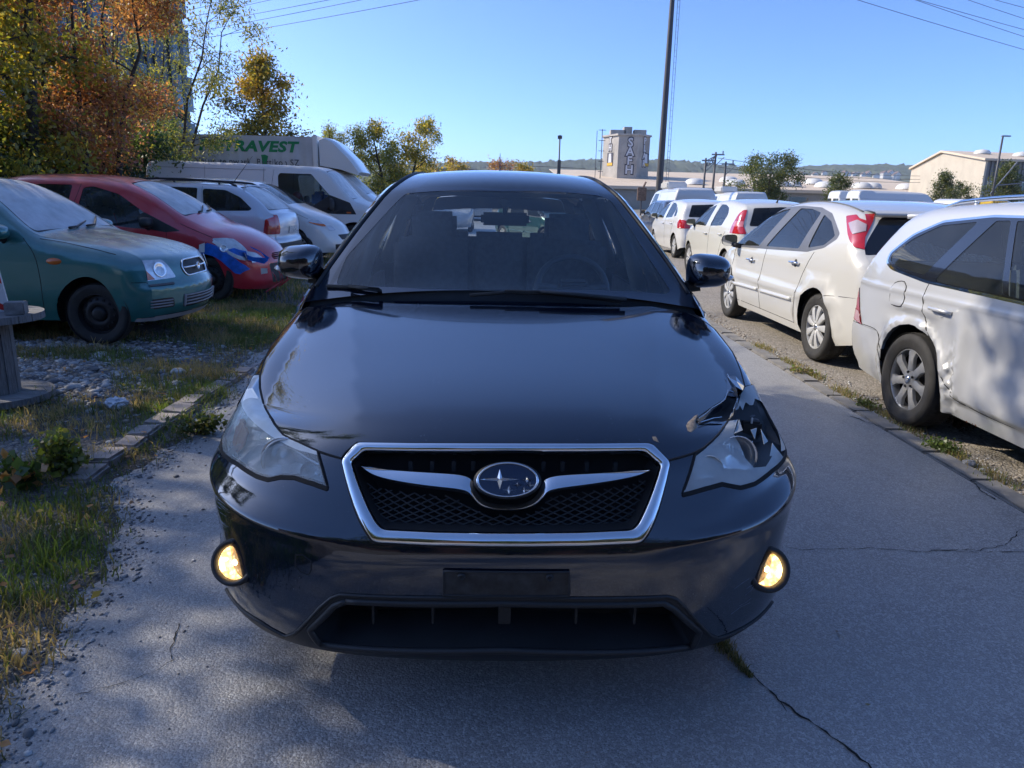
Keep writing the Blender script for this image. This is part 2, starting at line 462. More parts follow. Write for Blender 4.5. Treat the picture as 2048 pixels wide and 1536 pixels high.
# ------------------------------------------------------------------ car bodies
def smooth_interp(pts):
    s = crspline([(a, b*1.0) for a, b in pts], 0.03)
    return lambda d: np.interp(d, s[:, 0], s[:, 1])
class CarShape:
    """X runs from the front bumper (0) to the rear (L), Y across, Z up"""
    def __init__(s, c):
        s.c = c; s.L = c['L']
        s.sil = crspline(c['sil'], 0.035)
        seg = np.linalg.norm(np.diff(s.sil, axis=0), axis=1); s.S = np.concatenate([[0], np.cumsum(seg)])
        s.plan = smooth_interp(c['plan'])
        s.crown = smooth_interp(c.get('crown', [(0, .02), (1, .03), (2, .03), (s.L, .02)]))
        s.r = smooth_interp(c.get('fillet', [(0, .10), (s.L, .10)]))
        s.zb = smooth_interp(c.get('belt', [(0, .95), (s.L, .95)]))
        s.itop = int(np.argmax(s.sil[:, 1]))
        def normals(p, k):
            tg = np.gradient(p, axis=0); tg /= np.linalg.norm(tg, axis=1)[:, None]; n = np.stack([-tg[:, 1], tg[:, 0]], 1); ker = np.hanning(k+2)[1:-1]; ker /= ker.sum()
            for j in (0, 1): n[:, j] = np.convolve(np.pad(n[:, j], k//2, 'edge'), ker, 'valid')
            return n
        s.nrm = normals(s.sil, 7)
        s.fin = crspline(c['sil'], 0.008); seg = np.linalg.norm(np.diff(s.fin, axis=0), axis=1); s.fS = np.concatenate([[0], np.cumsum(seg)])*s.S[-1]/seg.sum()
        s.fn = normals(s.fin, 21)
    def yside(s, d, z):
        c = s.c
        w = s.plan(d); zs = c.get('zs', .68)
        y = w - c.get('tuck', .16)*np.maximum(0, zs-.12-z)**2*2 - .10*np.maximum(0, z-zs)**2
        t = np.tan(math.radians(c.get('lean', 17)))
        x = z-s.zb(d); k = .05
        y = y - t*np.where(x > -.3, k*np.logaddexp(0, x/k), 0)
        for f in c.get('relief', []): y = y + f(d, z)
        r = s.r(d)
        dl = segdist(np.stack([d, z], 1), s.sil, False)
        q = np.clip(1-dl/r, 0, 1)
        return y - r*(1-np.sqrt(np.maximum(1e-4, 1-q*q)))
    def bend(s, p):
        c = s.c; d = p[:, 0]; f = np.clip(np.abs(p[:, 1])/c['W'], 0, 1.2)
        out = p.copy()
        out[:, 0] = d + c.get('bowF', .3)*f**c.get('pF', 3.0)*np.clip(1-d/.9, 0, 1)**1.5 - c.get('bowR', .2)*f**3.2*np.clip(1-(s.L-d)/.9, 0, 1)**1.5
        return out
    def unbend_d(s, d, y):
        """domain d that lands on the true d at half width y"""
        c = s.c; f = (y/c['W']); lo = d
        for _ in range(40):
            b = c.get('bowF', .3)*f**c.get('pF', 3.0)*max(0, 1-lo/.9)**1.5 - c.get('bowR', .2)*f**3.2*max(0, 1-(s.L-lo)/.9)**1.5
            lo = lo*.5+(d-b)*.5
        return lo
    def evS(s, sgn):
        def ev(d, z):
            y = s.yside(d, z)
            return s.bend(np.stack([d, sgn*y, z], 1))
        return ev
    def inset(s, P, eps=.004):
        a, b = s.sil[:-1], s.sil[1:]; d = b-a; L = (d**2).sum(1)+1e-12
        w = P[:, None, :]-a[None]; t = np.clip((w*d[None]).sum(2)/L[None], 0, 1); r = w-t[..., None]*d[None]; k = (r**2).sum(2).argmin(1); ds = np.sqrt((r**2).sum(2).min(1))
        m = s.nrm[np.minimum(k, len(s.nrm)-1)]
        return P-m*np.clip(eps-ds, 0, eps)[:, None]
    def at_s(s, q):
        return np.stack([np.interp(q, s.fS, s.fin[:, 0]), np.interp(q, s.fS, s.fin[:, 1])], 1)
    def ye(s, q):
        if not hasattr(s, '_ye'):
            ker = np.hanning(27)[1:-1]; ker /= ker.sum()
            s._ye = np.convolve(np.pad(s.yside(s.fin[:, 0], s.fin[:, 1]), 12, 'edge'), ker, 'valid')
        return np.interp(q, s.fS, s._ye)
    def evC(s):
        def ev(q, v):
            p = s.at_s(q); y = s.ye(q)*v
            n = np.stack([np.interp(q, s.fS, s.fn[:, 0]), np.interp(q, s.fS, s.fn[:, 1])], 1)
            cr = s.crown(p[:, 0])*(1-np.abs(v)**2.2)
            return s.bend(np.stack([p[:, 0]+n[:, 0]*cr, y, p[:, 1]+n[:, 1]*cr], 1))
        return ev
    def s_of_d(s, d, rear=False):
        i = s.itop
        return float(np.interp(d, s.sil[:, 0][:], s.S)) if False else float(s.S[(np.abs(s.sil[:, 0]-d)+(s.sil[:, 1] < .6)*9).argmin()])
    def s_of_z(s, z, rear):
        i = s.itop
        if not rear: return float(np.interp(z, s.sil[:i+1, 1], s.S[:i+1]))
        return float(np.interp(-z, -s.sil[i:, 1], s.S[i:]))
    def cpoly(s, yz, rear):
        """outline seen from the front or the rear, (y, z) -> (s, v)"""
        out = []
        for y, z in yz:
            q = s.s_of_z(z, rear); out.append((q, y/float(s.ye(np.array([q]))[0])))
        return np.array(out)

def mirror_shell(name, parent, c, size, side, mat, mat_glass, back=1.0, rz=0.0):
    """door mirror: a rounded housing open towards the rear with its glass"""
    m = MB(); vs = []; nu, nv = 10, 18
    for i in range(nu+1):
        t = i/nu*PI/2
        for j in range(nv):
            a = 2*PI*j/nv
            ca, sa = math.cos(a), math.sin(a)
            e = .62
            ry, rz_ = size[1]/2*abs(ca)**e*np.sign(ca), size[2]/2*abs(sa)**e*np.sign(sa)
            k = math.sin(t)**.7
            vs.append((-back*size[0]*math.cos(t), ry*k, rz_*k*(1-.12*(ca*side))))
    fs = [(i*nv+j, i*nv+(j+1) % nv, (i+1)*nv+(j+1) % nv, (i+1)*nv+j) for i in range(nu) for j in range(nv)]
    mt = Matrix.Translation(c) @ Matrix.Rotation(rz, 4, 'Z')
    m.add([mt @ Vector(v) for v in vs], fs)
    o = m.build(name, mat, parent); autosmooth(o, 80)
    g = MB(); g.add([mt @ Vector((back*.004, v[1]*.97, v[2]*.97)) for v in vs[nu*nv:]], [tuple(range(nv))])
    g.build('mirror_glass', mat_glass, o)
    return o

def build_car(c, name, label, cat='car', loc=(0, 0, 0), rz=0.0, group=None, lod=1):
    s = CarShape(c); root = thing(name, label, cat, loc, rz, group)
    pm = c['paint']; bag = Bag(); L = s.L
    step = c.get('step', .085) if lod else .16
    mats, offs, names = {'base': pm}, {'base': 0.0}, {'base': 'body'}
    # ---- the flanks
    df, dr = c['axles']; ra = c.get('ra', c['rw']+.055); rw = c['rw']; zsill = c.get('zsill', .22)
    fb, rb = s.sil[0], s.sil[-1]
    def arc(dc, n=18):
        a0 = math.asin(max(-1, min(1, (zsill-rw)/ra)))
        return [(dc+ra*math.cos(t), rw+ra*math.sin(t)) for t in np.linspace(a0, PI-a0, n)]
    bot = [(rb[0]-.02, rb[1])] if rb[0]-dr-ra > .1 else []
    bottom = arc(dr)+arc(df)
    outer = np.array([*s.sil, *bottom])
    fil = []
    for off in ((.012, .03, .06) if lod else (.03,)):
        fil += [p - n*off for p, n in zip(s.sil[::2], s.nrm[::2])]
    regs = []
    for k, (key, poly, rad, mat, off) in enumerate(c.get('side', [])):
        nm = key.split(':')[0]; kk = f'{key}|{k}'
        if c.get('true_d', True): poly = [(s.unbend_d(d, s.yside(np.array([d]), np.array([z]))[0]), z) for d, z in poly]
        regs.append((kk, roundpoly(poly, rad))); mats[kk] = mat; offs[kk] = off; names[kk] = nm
    P, T = regions(outer, regs, step, fil)
    for sg in (1, -1):
        T2 = {(k if k == 'base' or names[k] in c.get('merge', ()) else f'{k}|{sg}'): v for k, v in T.items()}
        for k in T: mats[f'{k}|{sg}'] = mats[k]; offs[f'{k}|{sg}'] = offs[k]; names[f'{k}|{sg}'] = names[k]
        lay(bag, s.evS(sg), P, T2, -sg, offs, s.inset(P))
    # ---- hood, glass, roof, both ends
    regs = []
    def top(key, poly, mat, off=0.0, rad=.03):
        kk = f'{key}|t{len(regs)}'; mats[kk] = mat; offs[kk] = off; names[kk] = key.split(':')[0]
        regs.append((kk, roundpoly(np.array(poly)*np.array((1, c['W'])), rad)/np.array((1, c['W']))))
    for key, a, b, va, vb, mat, off in c.get('glass', []):
        sa, sb = s.s_of_d(a), s.s_of_d(b)
        if c.get('frit', True) and lod: top('glass_border', [(sa-.03, -va-.02), (sa-.03, va+.02), (sb+.02, vb+.02), (sb+.02, -vb-.02)], M['black_plastic'], -.003, .05)
        top(key, [(sa, -va), (sa-.05, 0), (sa, va), (sb, vb), (sb+.01, 0), (sb, -vb)], mat, off, .06)
    for key, yz, rear, mat, off, rad, mir in c.get('ends', []):
        top(key, s.cpoly(yz, rear), mat, off, rad)
        if mir: top(key, s.cpoly([(-y, z) for y, z in yz][::-1], rear), mat, off, rad)
    P, T = regions([(0, -1), (s.S[-1], -1), (s.S[-1], 1), (0, 1)], regs, .07 if lod else .16, None, 1.0, c['W'])
    lay(bag, s.evC(), P, T, 1, offs, None, .012)
    for k in list(bag.d): bag.build(k, names[k], mats[k], root)
    # ---- seams
    for pl in c.get('seams', []):
        q = crspline(pl, .05) if len(pl) > 2 else np.linspace(pl[0], pl[1], max(2, int(math.dist(*pl)/.05)))
        q = np.array([(s.unbend_d(d, s.yside(np.array([d]), np.array([z]))[0]), z) for d, z in q])
        for sg in (1, -1):
            b = MB(); b.tube(s.evS(sg)(q[:, 0], q[:, 1]), .0028, 5); b.build('panel_gap', M['dark'], root)
    # ---- fittings on the flank: (kind, d, z, length)
    for kind, d, z, ln, mat in c.get('fit', []):
        d2 = s.unbend_d(d, s.yside(np.array([d]), np.array([z]))[0])
        for sg in (1, -1):
            p, n = surf_eval(s.evS(sg), np.array([(d2, z)]), flip=-sg); p, n = Vector(p[0]), Vector(n[0])
            b = MB()
            if kind == 'handle':
                b.tube([p+Vector((-ln/2, 0, 0))+n*.002, p+Vector((-ln/2+.015, 0, .004))+n*.03, p+Vector((ln/2-.02, 0, .006))+n*.032, p+Vector((ln/2, 0, .002))+n*.004], [.012, .013, .013, .011], 10)
                o = b.build('door_handle', mat, root, True)
                cup = MB(); cup.lathe([(.0001, .002), (.034, .002), (.040, .0)], 16, Matrix.Translation(p) @ n.to_track_quat('Z', 'Y').to_matrix().to_4x4())
                cup.build('handle_cup', M['black_plastic'] if mat is M['chrome'] else mat, o)
            elif kind == 'mould':
                q = np.linspace((d-ln/2, z), (d+ln/2, z+.022*ln), 12)
                pp, nn = surf_eval(s.evS(sg), q, flip=-sg)
                b.tube(pp+nn*.004, .021, 8, flat=1.0); o = b.build('rub_strip', mat, root, True)
            elif kind == 'lamp':
                b.lathe([(.0001, .009), (ln*.3, .008), (ln*.5, 0)], 16, Matrix.Translation(p) @ Matrix.Diagonal((1, 1, .45, 1)) @ n.to_track_quat('Z', 'Y').to_matrix().to_4x4())
                b.build('side_indicator', mat, root, True)
            elif kind == 'mirror':
                q = p+n*.10+Vector((0, 0, .02))
                o = mirror_shell('wing_mirror', root, q, (.11, .19, .13), sg, mat, M['chrome'])
                b.tube([p+Vector((-.02, 0, -.03)), q+Vector((.0, -sg*.05, -.04))], [.03, .024], 8); b.build('mirror_arm', M['black_plastic'], o, True)
    # ---- arch lips
    if c.get('arch_lip') is not None:
        rl, mat = c['arch_lip']
        for dc in (df, dr):
            for sg in (1, -1):
                b = MB()
                q = np.array([(dc+(ra+.006)*math.cos(t), rw+(ra+.006)*math.sin(t)) for t in np.linspace(.02, PI-.02, 22)])
                pp, nn = surf_eval(s.evS(sg), q, flip=-sg)
                b.tube(pp+nn*.002, rl, 8, flat=1); b.build('wheel_arch_lip', mat, root, True)
    # ---- under it all
    b = MB()
    for dc in (df, dr):
        for sg in (1, -1):
            vs = []; fs = []; n = 14; yc = float(s.plan(np.array([dc]))[0])
            for i in range(n+1):
                a = -0.25+(PI+.5)*i/n; dd, zz = dc+(ra+.012)*math.cos(a), rw+(ra+.012)*math.sin(a); yo = yc
                for _ in range(4):
                    d0 = min(max(s.unbend_d(dd, yo), s.sil[:, 0].min()+.03), L-.03); yo = min(yc, float(s.yside(np.array([d0]), np.array([max(zz, .26)]))[0]))
                yo -= .035
                for dx_, yy in ((1, yo), (1, min(yo, yc-.29)-.001), (0, min(yo, yc-.29)-.001)): vs.append((dc+(dd-dc)*dx_, sg*yy, rw+(zz-rw)*dx_))
            for i in range(n):
                for j in range(2): fs.append((i*3+j, i*3+j+1, i*3+3+j+1, i*3+3+j))
            b.add(vs, fs)
    b.box((L/2, 0, .27), (L*.86, 2*c['W']*.66, .12))
    b.box(((df+dr)/2, 0, .25), (dr-df-2*ra-.05, 2*c['W']*.90, .08))
    b.build('underbody', M['dark'], root)
    for dc in (df, dr):
        for sg in (1, -1):
            y = float(s.plan(np.array([dc]))[0])-c.get('wheel_in', .115)
            build_wheel(root, dc, sg*y, rw, c.get('tw', .19), c.get('wheel', 'five'), sg, lod, .3*dc+sg)
    # ---- cabin
    if lod and c.get('cabin', True):
        x0, x1 = c.get('cab', (c['glass'][0][1], L*.8)); w = c['W']-.16
        f = bpy.data.objects.new('interior', None); link(f, root)
        b = MB(); b.box(((x0+x1)/2+.1, 0, .34), (x1-x0, 2*w, .04)); b.build('cabin_floor', M['dark'], f)
        b = MB(); b.box((x0+.16, 0, .80), (.42, 2*w, .20), bev=.06); b.build('dashboard', M['interior'], f)
        for ox, ny in ((c.get('seat1', x0+1.0), 2), (c.get('seat1', x0+1.0)+.85, 2)):
            for sg in (1, -1):
                b = MB(); b.box((ox-.22, sg*.36, .52), (.5, .48, .14), bev=.05)
                b.box((ox+.10, sg*.36, .82), (.13, .48, .62), bev=.05, mat=Matrix.Rotation(.22, 3, 'Y'))
                b.box((ox+.20, sg*.36, 1.20), (.09, .26, .17), bev=.04, mat=Matrix.Rotation(.15, 3, 'Y'))
                autosmooth(b.build('seat', M['interior'], f), 50)
        b = MB(); ring = [Vector((x0+.47+.19*math.cos(t)*.35, .36*c.get('drv', 1)+.19*math.sin(t), .88+.19*math.cos(t)*.93)) for t in np.linspace(0, 2*PI, 25)[:-1]]
        b.tube(ring, .016, 8, True); b.box((x0+.46, .36*c.get('drv', 1), .87), (.04, .14, .12), bev=.02)
        b.build('steering_wheel', M['black_plastic'], f, True)
    root['_'] = 0; del root['_']
    return root, s
# ------------------------------------------------------------------ the black car in the middle of the lane
HY = 1.70                                            # its front bumper is this far ahead of the camera
M['hero_paint'] = paint('black_blue_paint', (0.0032, 0.0085, 0.0215), 0.3, 0.11, 0.005, (0.22, 0.22, 0.22), 1.0, specks=0.075)
M['hero_clad'] = M['trim_plastic']
M['hero_glass'] = glass('windscreen_glass', (0.80, 0.87, 0.89), haze=0.10, hazecol=(0.40, 0.50, 0.54), specks=0.09, ior=1.65)  # pale diffuse haze stands in for part of the sky reflection
M['hero_side_glass'] = glass('side_glass', (0.86, 0.90, 0.90), haze=0.02)
M['lens_hazy'] = glass('clouded_headlamp_lens', (0.86, 0.92, 0.92), rough=0.04, haze=0.30, hazecol=(0.93, 0.97, 0.94))
M['lens_clear'] = glass('broken_headlamp_lens', (0.86, 0.92, 0.92), rough=0.02, haze=0.48, hazecol=(0.93, 0.97, 0.95))
M['lamp_shell'] = plain('headlamp_housing', (0.78, 0.82, 0.83), 0.25, 0.25, var=0.1)

M['hero_paint'].node_tree.nodes['Principled BSDF'].inputs['Coat IOR'].default_value = 1.8
NET = np.array([   # rows bottom to top, columns centre to side: (x, d, z), half of the front end
 [(0,.06,.20),(.30,.07,.20),(.55,.10,.205),(.72,.19,.215),(.82,.31,.23),(.862,.42,.245),(.88,.52,.26)],
 [(0,.012,.245),(.30,.02,.245),(.55,.055,.25),(.735,.155,.26),(.84,.29,.275),(.876,.42,.285),(.887,.53,.29)],
 [(0,.0,.34),(.30,.008,.34),(.55,.042,.34),(.745,.14,.345),(.85,.275,.355),(.884,.42,.36),(.890,.54,.36)],
 [(0,.0,.45),(.30,.008,.45),(.55,.042,.45),(.745,.14,.46),(.855,.28,.465),(.888,.42,.47),(.893,.56,.47)],
 [(0,-.004,.548),(.30,.004,.548),(.55,.04,.556),(.745,.14,.582),(.855,.285,.615),(.890,.42,.645),(.895,.58,.655)],
 [(0,.018,.600),(.30,.028,.600),(.55,.066,.612),(.735,.165,.642),(.845,.305,.672),(.886,.44,.688),(.894,.59,.69)],
 [(0,.075,.70),(.30,.085,.70),(.52,.13,.705),(.70,.23,.715),(.82,.355,.722),(.875,.49,.725),(.892,.61,.722)],
 [(0,.125,.822),(.30,.135,.817),(.50,.18,.80),(.66,.295,.80),(.79,.43,.80),(.862,.57,.785),(.890,.67,.76)],
 [(0,.32,.877),(.30,.33,.872),(.50,.37,.858),(.66,.465,.853),(.78,.575,.858),(.858,.69,.850),(.895,.78,.79)],
 [(0,.65,.925),(.30,.65,.92),(.52,.67,.910),(.66,.72,.908),(.785,.79,.912),(.868,.87,.898),(.902,.93,.82)],
 [(0,.95,.975),(.30,.95,.97),(.54,.95,.962),(.68,.98,.963),(.79,1.02,.957),(.872,1.05,.930),(.903,1.07,.83)],
 [(0,1.28,1.032),(.30,1.28,1.027),(.55,1.29,1.017),(.70,1.30,1.017),(.815,1.31,1.007),(.876,1.31,.965),(.900,1.31,.86)]], float)
NET[:7, 3:, 0] *= 1.014
def make_front():
    full = np.concatenate([NET[:, :0:-1]*np.array((-1, 1, 1)), NET], 1)        # 12 x 13
    pad = np.concatenate([2*full[:1]-full[1:2], full, 2*full[-1:]-full[-2:-1]], 0)
    pad = np.concatenate([2*pad[:, :1]-pad[:, 1:2], pad, 2*pad[:, -1:]-pad[:, -2:-1]], 1)
    def bs(t): return np.stack([(1-t)**3/6, (3*t**3-6*t*t+4)/6, (-3*t**3+3*t*t+3*t+1)/6, t**3/6], 0)
    def ev(t, q):
        a = np.clip(np.asarray(t, float)+6, 0, 12-1e-9); b = np.clip(np.asarray(q, float), 0, 11-1e-9)
        ex_a = np.asarray(t, float)+6-a; ex_b = np.asarray(q, float)-b
        i = a.astype(int); j = b.astype(int); wa = bs(a-i+ex_a); wb = bs(b-j+ex_b)
        p = np.zeros((len(a), 3))
        for m in range(4):
            for n in range(4): p += pad[j+n, i+m]*(wb[n]*wa[m])[:, None]
        x, d, z = p[:, 0].copy(), p[:, 1].copy(), p[:, 2].copy()
        # hood: a raised middle that breaks down to the sides along two creases
        hood = np.clip((d-.16)/.12, 0, 1)*np.clip((q-7.1)/.5, 0, 1)
        xc = .40+.22*np.clip((d-.15)/1.1, 0, 1)
        u = np.abs(x)-xc
        z += hood*(-.12*np.maximum(0, u)+.004)*np.clip((.86-np.abs(x))/.1, 0, 1)
        # bumper: a crisper shoulder towards the corners and a hollow round each fog lamp
        at_ = np.abs(np.asarray(t, float)); qq = np.asarray(q, float)
        sh = np.clip((at_-1.2)/1.5, 0, 1)*np.exp(-((qq-4.42)/.30)**2); d -= .010*sh; x += np.sign(x)*.006*sh
        ho = np.exp(-((at_-4.2)/.75)**2-((qq-2.95)/.62)**2); d += .022*ho; x -= np.sign(x)*.008*ho
        lo = np.clip((at_-2.2)/1.0, 0, 1)*np.exp(-((qq-5.2)/.28)**2); d += .010*lo
        return np.stack([d, -x, z], 1)
    return ev
EVF = make_front()
class Tracer:
    """finds where the sight line of a photo pixel meets a smooth surface"""
    def __init__(s, ev, u0, u1, v0, v1, nu, nv):
        s.ev = ev; s.u = np.linspace(u0, u1, nu); s.v = np.linspace(v0, v1, nv); s.nv = nv; s.nu = nu
        U, V = np.meshgrid(s.u, s.v, indexing='ij')
        p = ev(U.ravel(), V.ravel()); s.p = [Vector((-q[1], q[0]+HY, q[2])) for q in p]
        f = []
        for i in range(nu-1):
            for j in range(nv-1):
                a = i*nv+j; f += [(a, a+1, a+nv), (a+1, a+nv+1, a+nv)]
        s.f = f; s.t = BVHTree.FromPolygons(s.p, f)
    def __call__(s, px, py, cx=1012.0):
        for k in range(60):
            h = s.t.ray_cast(CO, ray_dir(px, py))
            if h[0] is not None: break
            px += 1.2 if px < cx else -1.2; py += .9 if py < 800 else (-.4 if py > 1100 else 0)
        else: raise RuntimeError(f'no surface under {px},{py}')
        f = s.f[h[2]]; a, b, c = (s.p[i] for i in f)
        v0, v1, v2 = b-a, c-a, h[0]-a
        d00, d01, d11, d20, d21 = v0.dot(v0), v0.dot(v1), v1.dot(v1), v2.dot(v0), v2.dot(v1)
        den = d00*d11-d01*d01; q = (d11*d20-d01*d21)/den; r = (d00*d21-d01*d20)/den
        uv = [np.array((s.u[i//s.nv], s.v[i % s.nv])) for i in f]
        return uv[0]*(1-q-r)+uv[1]*q+uv[2]*r
    def poly(s, pts): return np.array([s(*p) for p in pts])
TF = Tracer(EVF, -6, 6, 0, 11, 145, 133)
def fpt(uv, off=0.0):
    """points on the front surface, moved off along its normal"""
    p, n = surf_eval(EVF, np.atleast_2d(np.asarray(uv, float))); return p+n*off
def mir(poly): return (np.asarray(poly)*np.array((-1, 1)))[::-1]
def dense(pl, step=.12):
    pl = np.asarray(pl, float); out = []
    for a, b in zip(pl[:-1], pl[1:]):
        k = max(1, int(math.ceil(np.linalg.norm(b-a)/step))); out += [a+(b-a)*j/k for j in range(k)]
    return np.array(out+[pl[-1]])

hero = thing('black_car', 'black crossover with a smashed headlight, lit fog lamps and star emblem in the lane', 'car', (0, HY, 0), PI/2)
HP = M['hero_paint']

HL_L = [(495.5,743.6),(520,751),(520,776.6),(529.5,814.4),(548.4,848.4),(567,871),(599.4,886),(635,902),(644.7,937),(656,977.7),(627.7,967.4),(590,955),(561.6,954),(537,958.9),(514.4,952),(476.6,927.7),(446.4,905),(444.5,880.5),(450,833),(463.4,789.9),(476.6,765)]
HL_R = [(1390,910.5),(1364.6,989.6),(1410,977),(1443.7,967.6),(1480.6,974.7),(1508.7,966.8),(1542,942),(1566.8,917.5),(1570,898),(1565,863),(1554.5,824.4),(1542,798),(1524.6,775),(1512,769),(1489.4,776),(1480.6,791),(1471.8,819),(1456,843.7),(1438.4,868.3),(1410,894.7)]
LENS_LOW = [(1390,910.5),(1364.6,989.6),(1410,977),(1443.7,967.6),(1480.6,974.7),(1508.7,966.8),(1542,942),(1566.8,917.5),(1557,905),(1544,889),(1542,914),(1530,934),(1506,936),(1489,917),(1478,890),(1466,869),(1475,841),(1456,843.7),(1438.4,868.3),(1410,894.7)]
LENS_TOP = [(1489,776),(1512,769),(1524.6,775),(1542,798),(1551,815),(1540,812),(1525,806),(1508,799),(1506,812),(1498,812),(1492,807),(1480,808),(1475,820),(1470,822),(1480.6,791)]
LENS_RIM = [(1551,815),(1554.5,824.4),(1565,863),(1569.5,898),(1560,904),(1556,863),(1545,822)]
HOOD = [(600,607),(560,648),(541,690),(527,728),(521,751),(520,776.6),(529.5,814.4),(548.4,848.4),(567,871),(599.4,886),(637,903),(683,917),(692,905),(714,886),(1301,888),(1336,921),(1388,906),(1410,894.7),(1438.4,868.3),(1456,843.7),(1471.8,819),(1480.6,791),(1489,774),(1480,740),(1466,702),(1440,658),(1392,614)]
GR_OUT = [(714,888),(1301,890),(1338,926),(1294,1070),(1280,1087),(748,1085),(735,1068),(685,922)]
GR_IN = [(729,903),(1288,904),(1319,931),(1274,1046),(1262,1058),(768,1057),(754,1043),(705,926)]
PAINT_LOW = [(446,1180),(480,1215),(520,1243),(555,1264),(572,1272),(590,1266),(612,1245),(640,1215),(662,1196),(680,1189),(1010,1194),(1335,1193),(1352,1198),(1372,1217),(1400,1250),(1420,1270),(1436,1276),(1460,1268),(1510,1240),(1550,1205)]
INTAKE = [(692,1203),(1010,1208),(1328,1207),(1350,1220),(1400,1263),(1384,1295),(1010,1303),(642,1291),(619,1260),(668,1212)]
PLATE = [(888,1140),(1138,1142),(1138,1190),(888,1188)]
TEAR = [(1393,844),(1419,823),(1445.5,806),(1452,793),(1473.6,798),(1468,817),(1456,842),(1445,845),(1423,844),(1396,852.5)]

hl_l, hl_r, hood_p = TF.poly(HL_L), TF.poly(HL_R), TF.poly(HOOD)
hood_p[0][1] = hood_p[-1][1] = 11.0
gr_out, gr_in, intake, plate_p = TF.poly(GR_OUT), TF.poly(GR_IN), TF.poly(INTAKE), TF.poly(PLATE)
pl_ = TF.poly(PAINT_LOW)
clad = np.concatenate([[(-6, pl_[0][1]+.15)], pl_, [(6, pl_[-1][1]+.15), (6, 0), (-6, 0)]])
tear = TF.poly(TEAR)
bag = Bag()
SXF, SYF = .15, .115
regs = [('front_bumper', np.array([(-6, 0), (6, 0), (6, 6.3), (4.6, 6.75), (3, 7.4), (-3, 7.4), (-4.6, 6.75), (-6, 6.3)], float)),
        ('bumper_cladding', clad), ('plate_holder', plate_p), ('hood', hood_p), (None, hl_l), (None, hl_r), (None, gr_out), (None, intake), (None, tear)]
P, T = regions([(-6, 0), (6, 0), (6, 11), (-6, 11)], regs, .022, None, SXF, SYF)
T['base2'] = [t_ for t_ in T['base'] if P[list(t_)][:, 0].mean() < 0]; T['base'] = [t_ for t_ in T['base'] if P[list(t_)][:, 0].mean() >= 0]
lay(bag, EVF, P, T, 1, {'plate_holder': .006, 'hood': .002})
bag.build('hood', 'hood', HP, hero); bag.build('front_bumper', 'front_bumper', HP, hero)
bag.build('bumper_cladding', 'bumper_cladding', M['hero_clad'], hero); [bag.build(k_, 'front_fender', HP, hero) for k_ in ('base', 'base2')]
plh = bag.build('plate_holder', 'plate_holder', plain('dirty_plate_holder', (0.02, 0.021, 0.023), 0.45, var=0.9, scale=22, bmp=0.3), hero)
for px, py in ((923, 1151), (1099, 1153)):
    b = MB(); p = Vector(fpt(TF(px, py), .007)[0]); b.lathe([(.001, .004), (.004, .003), (.005, .006), (.009, .006), (.011, 0)], 14, Matrix.Translation(p) @ Matrix.Rotation(-PI/2, 4, 'Y')); b.build('plate_screw', M['black_plastic'], plh, True)
b = MB(); q = fpt(dense(np.concatenate([plate_p, plate_p[:1]])), .006); b.tube(q, .0035, 6); b.build('plate_frame', M['black_plastic'], plh, True)

# shut lines
sq = TF.poly([(591,1110),(606,1110),(622,1122),(622,1140),(617,1150),(602,1144),(591,1132),(591,1110)])
for pl, r_, o_ in ((hood_p, .0038, 0), (np.concatenate([gr_out, gr_out[:1]]), .0042, 0), (np.concatenate([hl_l, hl_l[:1]]), .0062, -.002), (np.concatenate([hl_r, hl_r[:1]]), .0062, -.002), (hl_l[9:18], .011, -.006), (hl_r[1:9], .011, -.006), (sq, .0022, -.0012)):
    b = MB(); b.tube(fpt(dense(pl), o_), r_, 6); b.build('panel_gap', M['dark'], hero)
b = MB(); b.tube(fpt(dense(pl_), .001), .005, 6); b.build('cladding_edge', M['hero_clad'], hero, True)
b = MB(); q = dense(np.concatenate([intake, intake[:1]])); b.tube(fpt(q, -.003), .010, 8); b.build('intake_edge', M['hero_clad'], hero, True)

def pocket(name, poly, depth, mat, back, mat_back, shrink=0.9, lift=0.0, parent=hero):
    q = dense(np.concatenate([poly, poly[:1]]), .1)[:-1]; p = fpt(q); c = p.mean(0); k = len(p)
    inn = c+(p-c)*shrink; inn[:, 0] = p[:, 0]*.35+c[0]*.65+depth; inn[:, 2] += np.where(p[:, 2] < c[2], lift, 0)
    mid = p*.5+inn*.5
    m = MB(); m.add([*p, *mid, *inn], [(r*k+i, r*k+(i+1) % k, (r+1)*k+(i+1) % k, (r+1)*k+i) for r in (0, 1) for i in range(k)])
    o = m.build(name, mat, parent, True)
    m = MB(); m.add([*inn], [tuple(range(k))]); m.build(back, mat_back, o)
    return o
# ---- lower intake with its ribs and slats
ik = pocket('lower_intake', intake, .15, M['hero_clad'], 'intake_back', M['dark'], .94, .028)
for pts in ([(672,1215),(735,1216)], [(744,1217),(858,1219)], [(867,1219),(985,1221)], [(1034,1221),(1152,1220)], [(1164,1220),(1276,1218)], [(1282,1217),(1337,1218)], [(672,1238),(735,1242)], [(1282,1240),(1335,1240)]):
    b = MB(); b.tube([Vector(p)+Vector((.10, 0, 0)) for p in fpt(dense(TF.poly(pts), .2))], .0035, 6); b.build('intake_slat', M['black_plastic'], ik)
for px, w in ((739, .007), (862, .007), (1010, .034), (1158, .007), (1279, .007)):
    b = MB(); a, c = Vector(fpt(TF(px, 1206))[0]), Vector(fpt(TF(px, 1262))[0])
    b.box((a+c)/2+Vector((.085, 0, 0)), (.06, w, (a-c).length+.03), bev=.002); b.build('intake_rib', M['hero_clad'], ik)
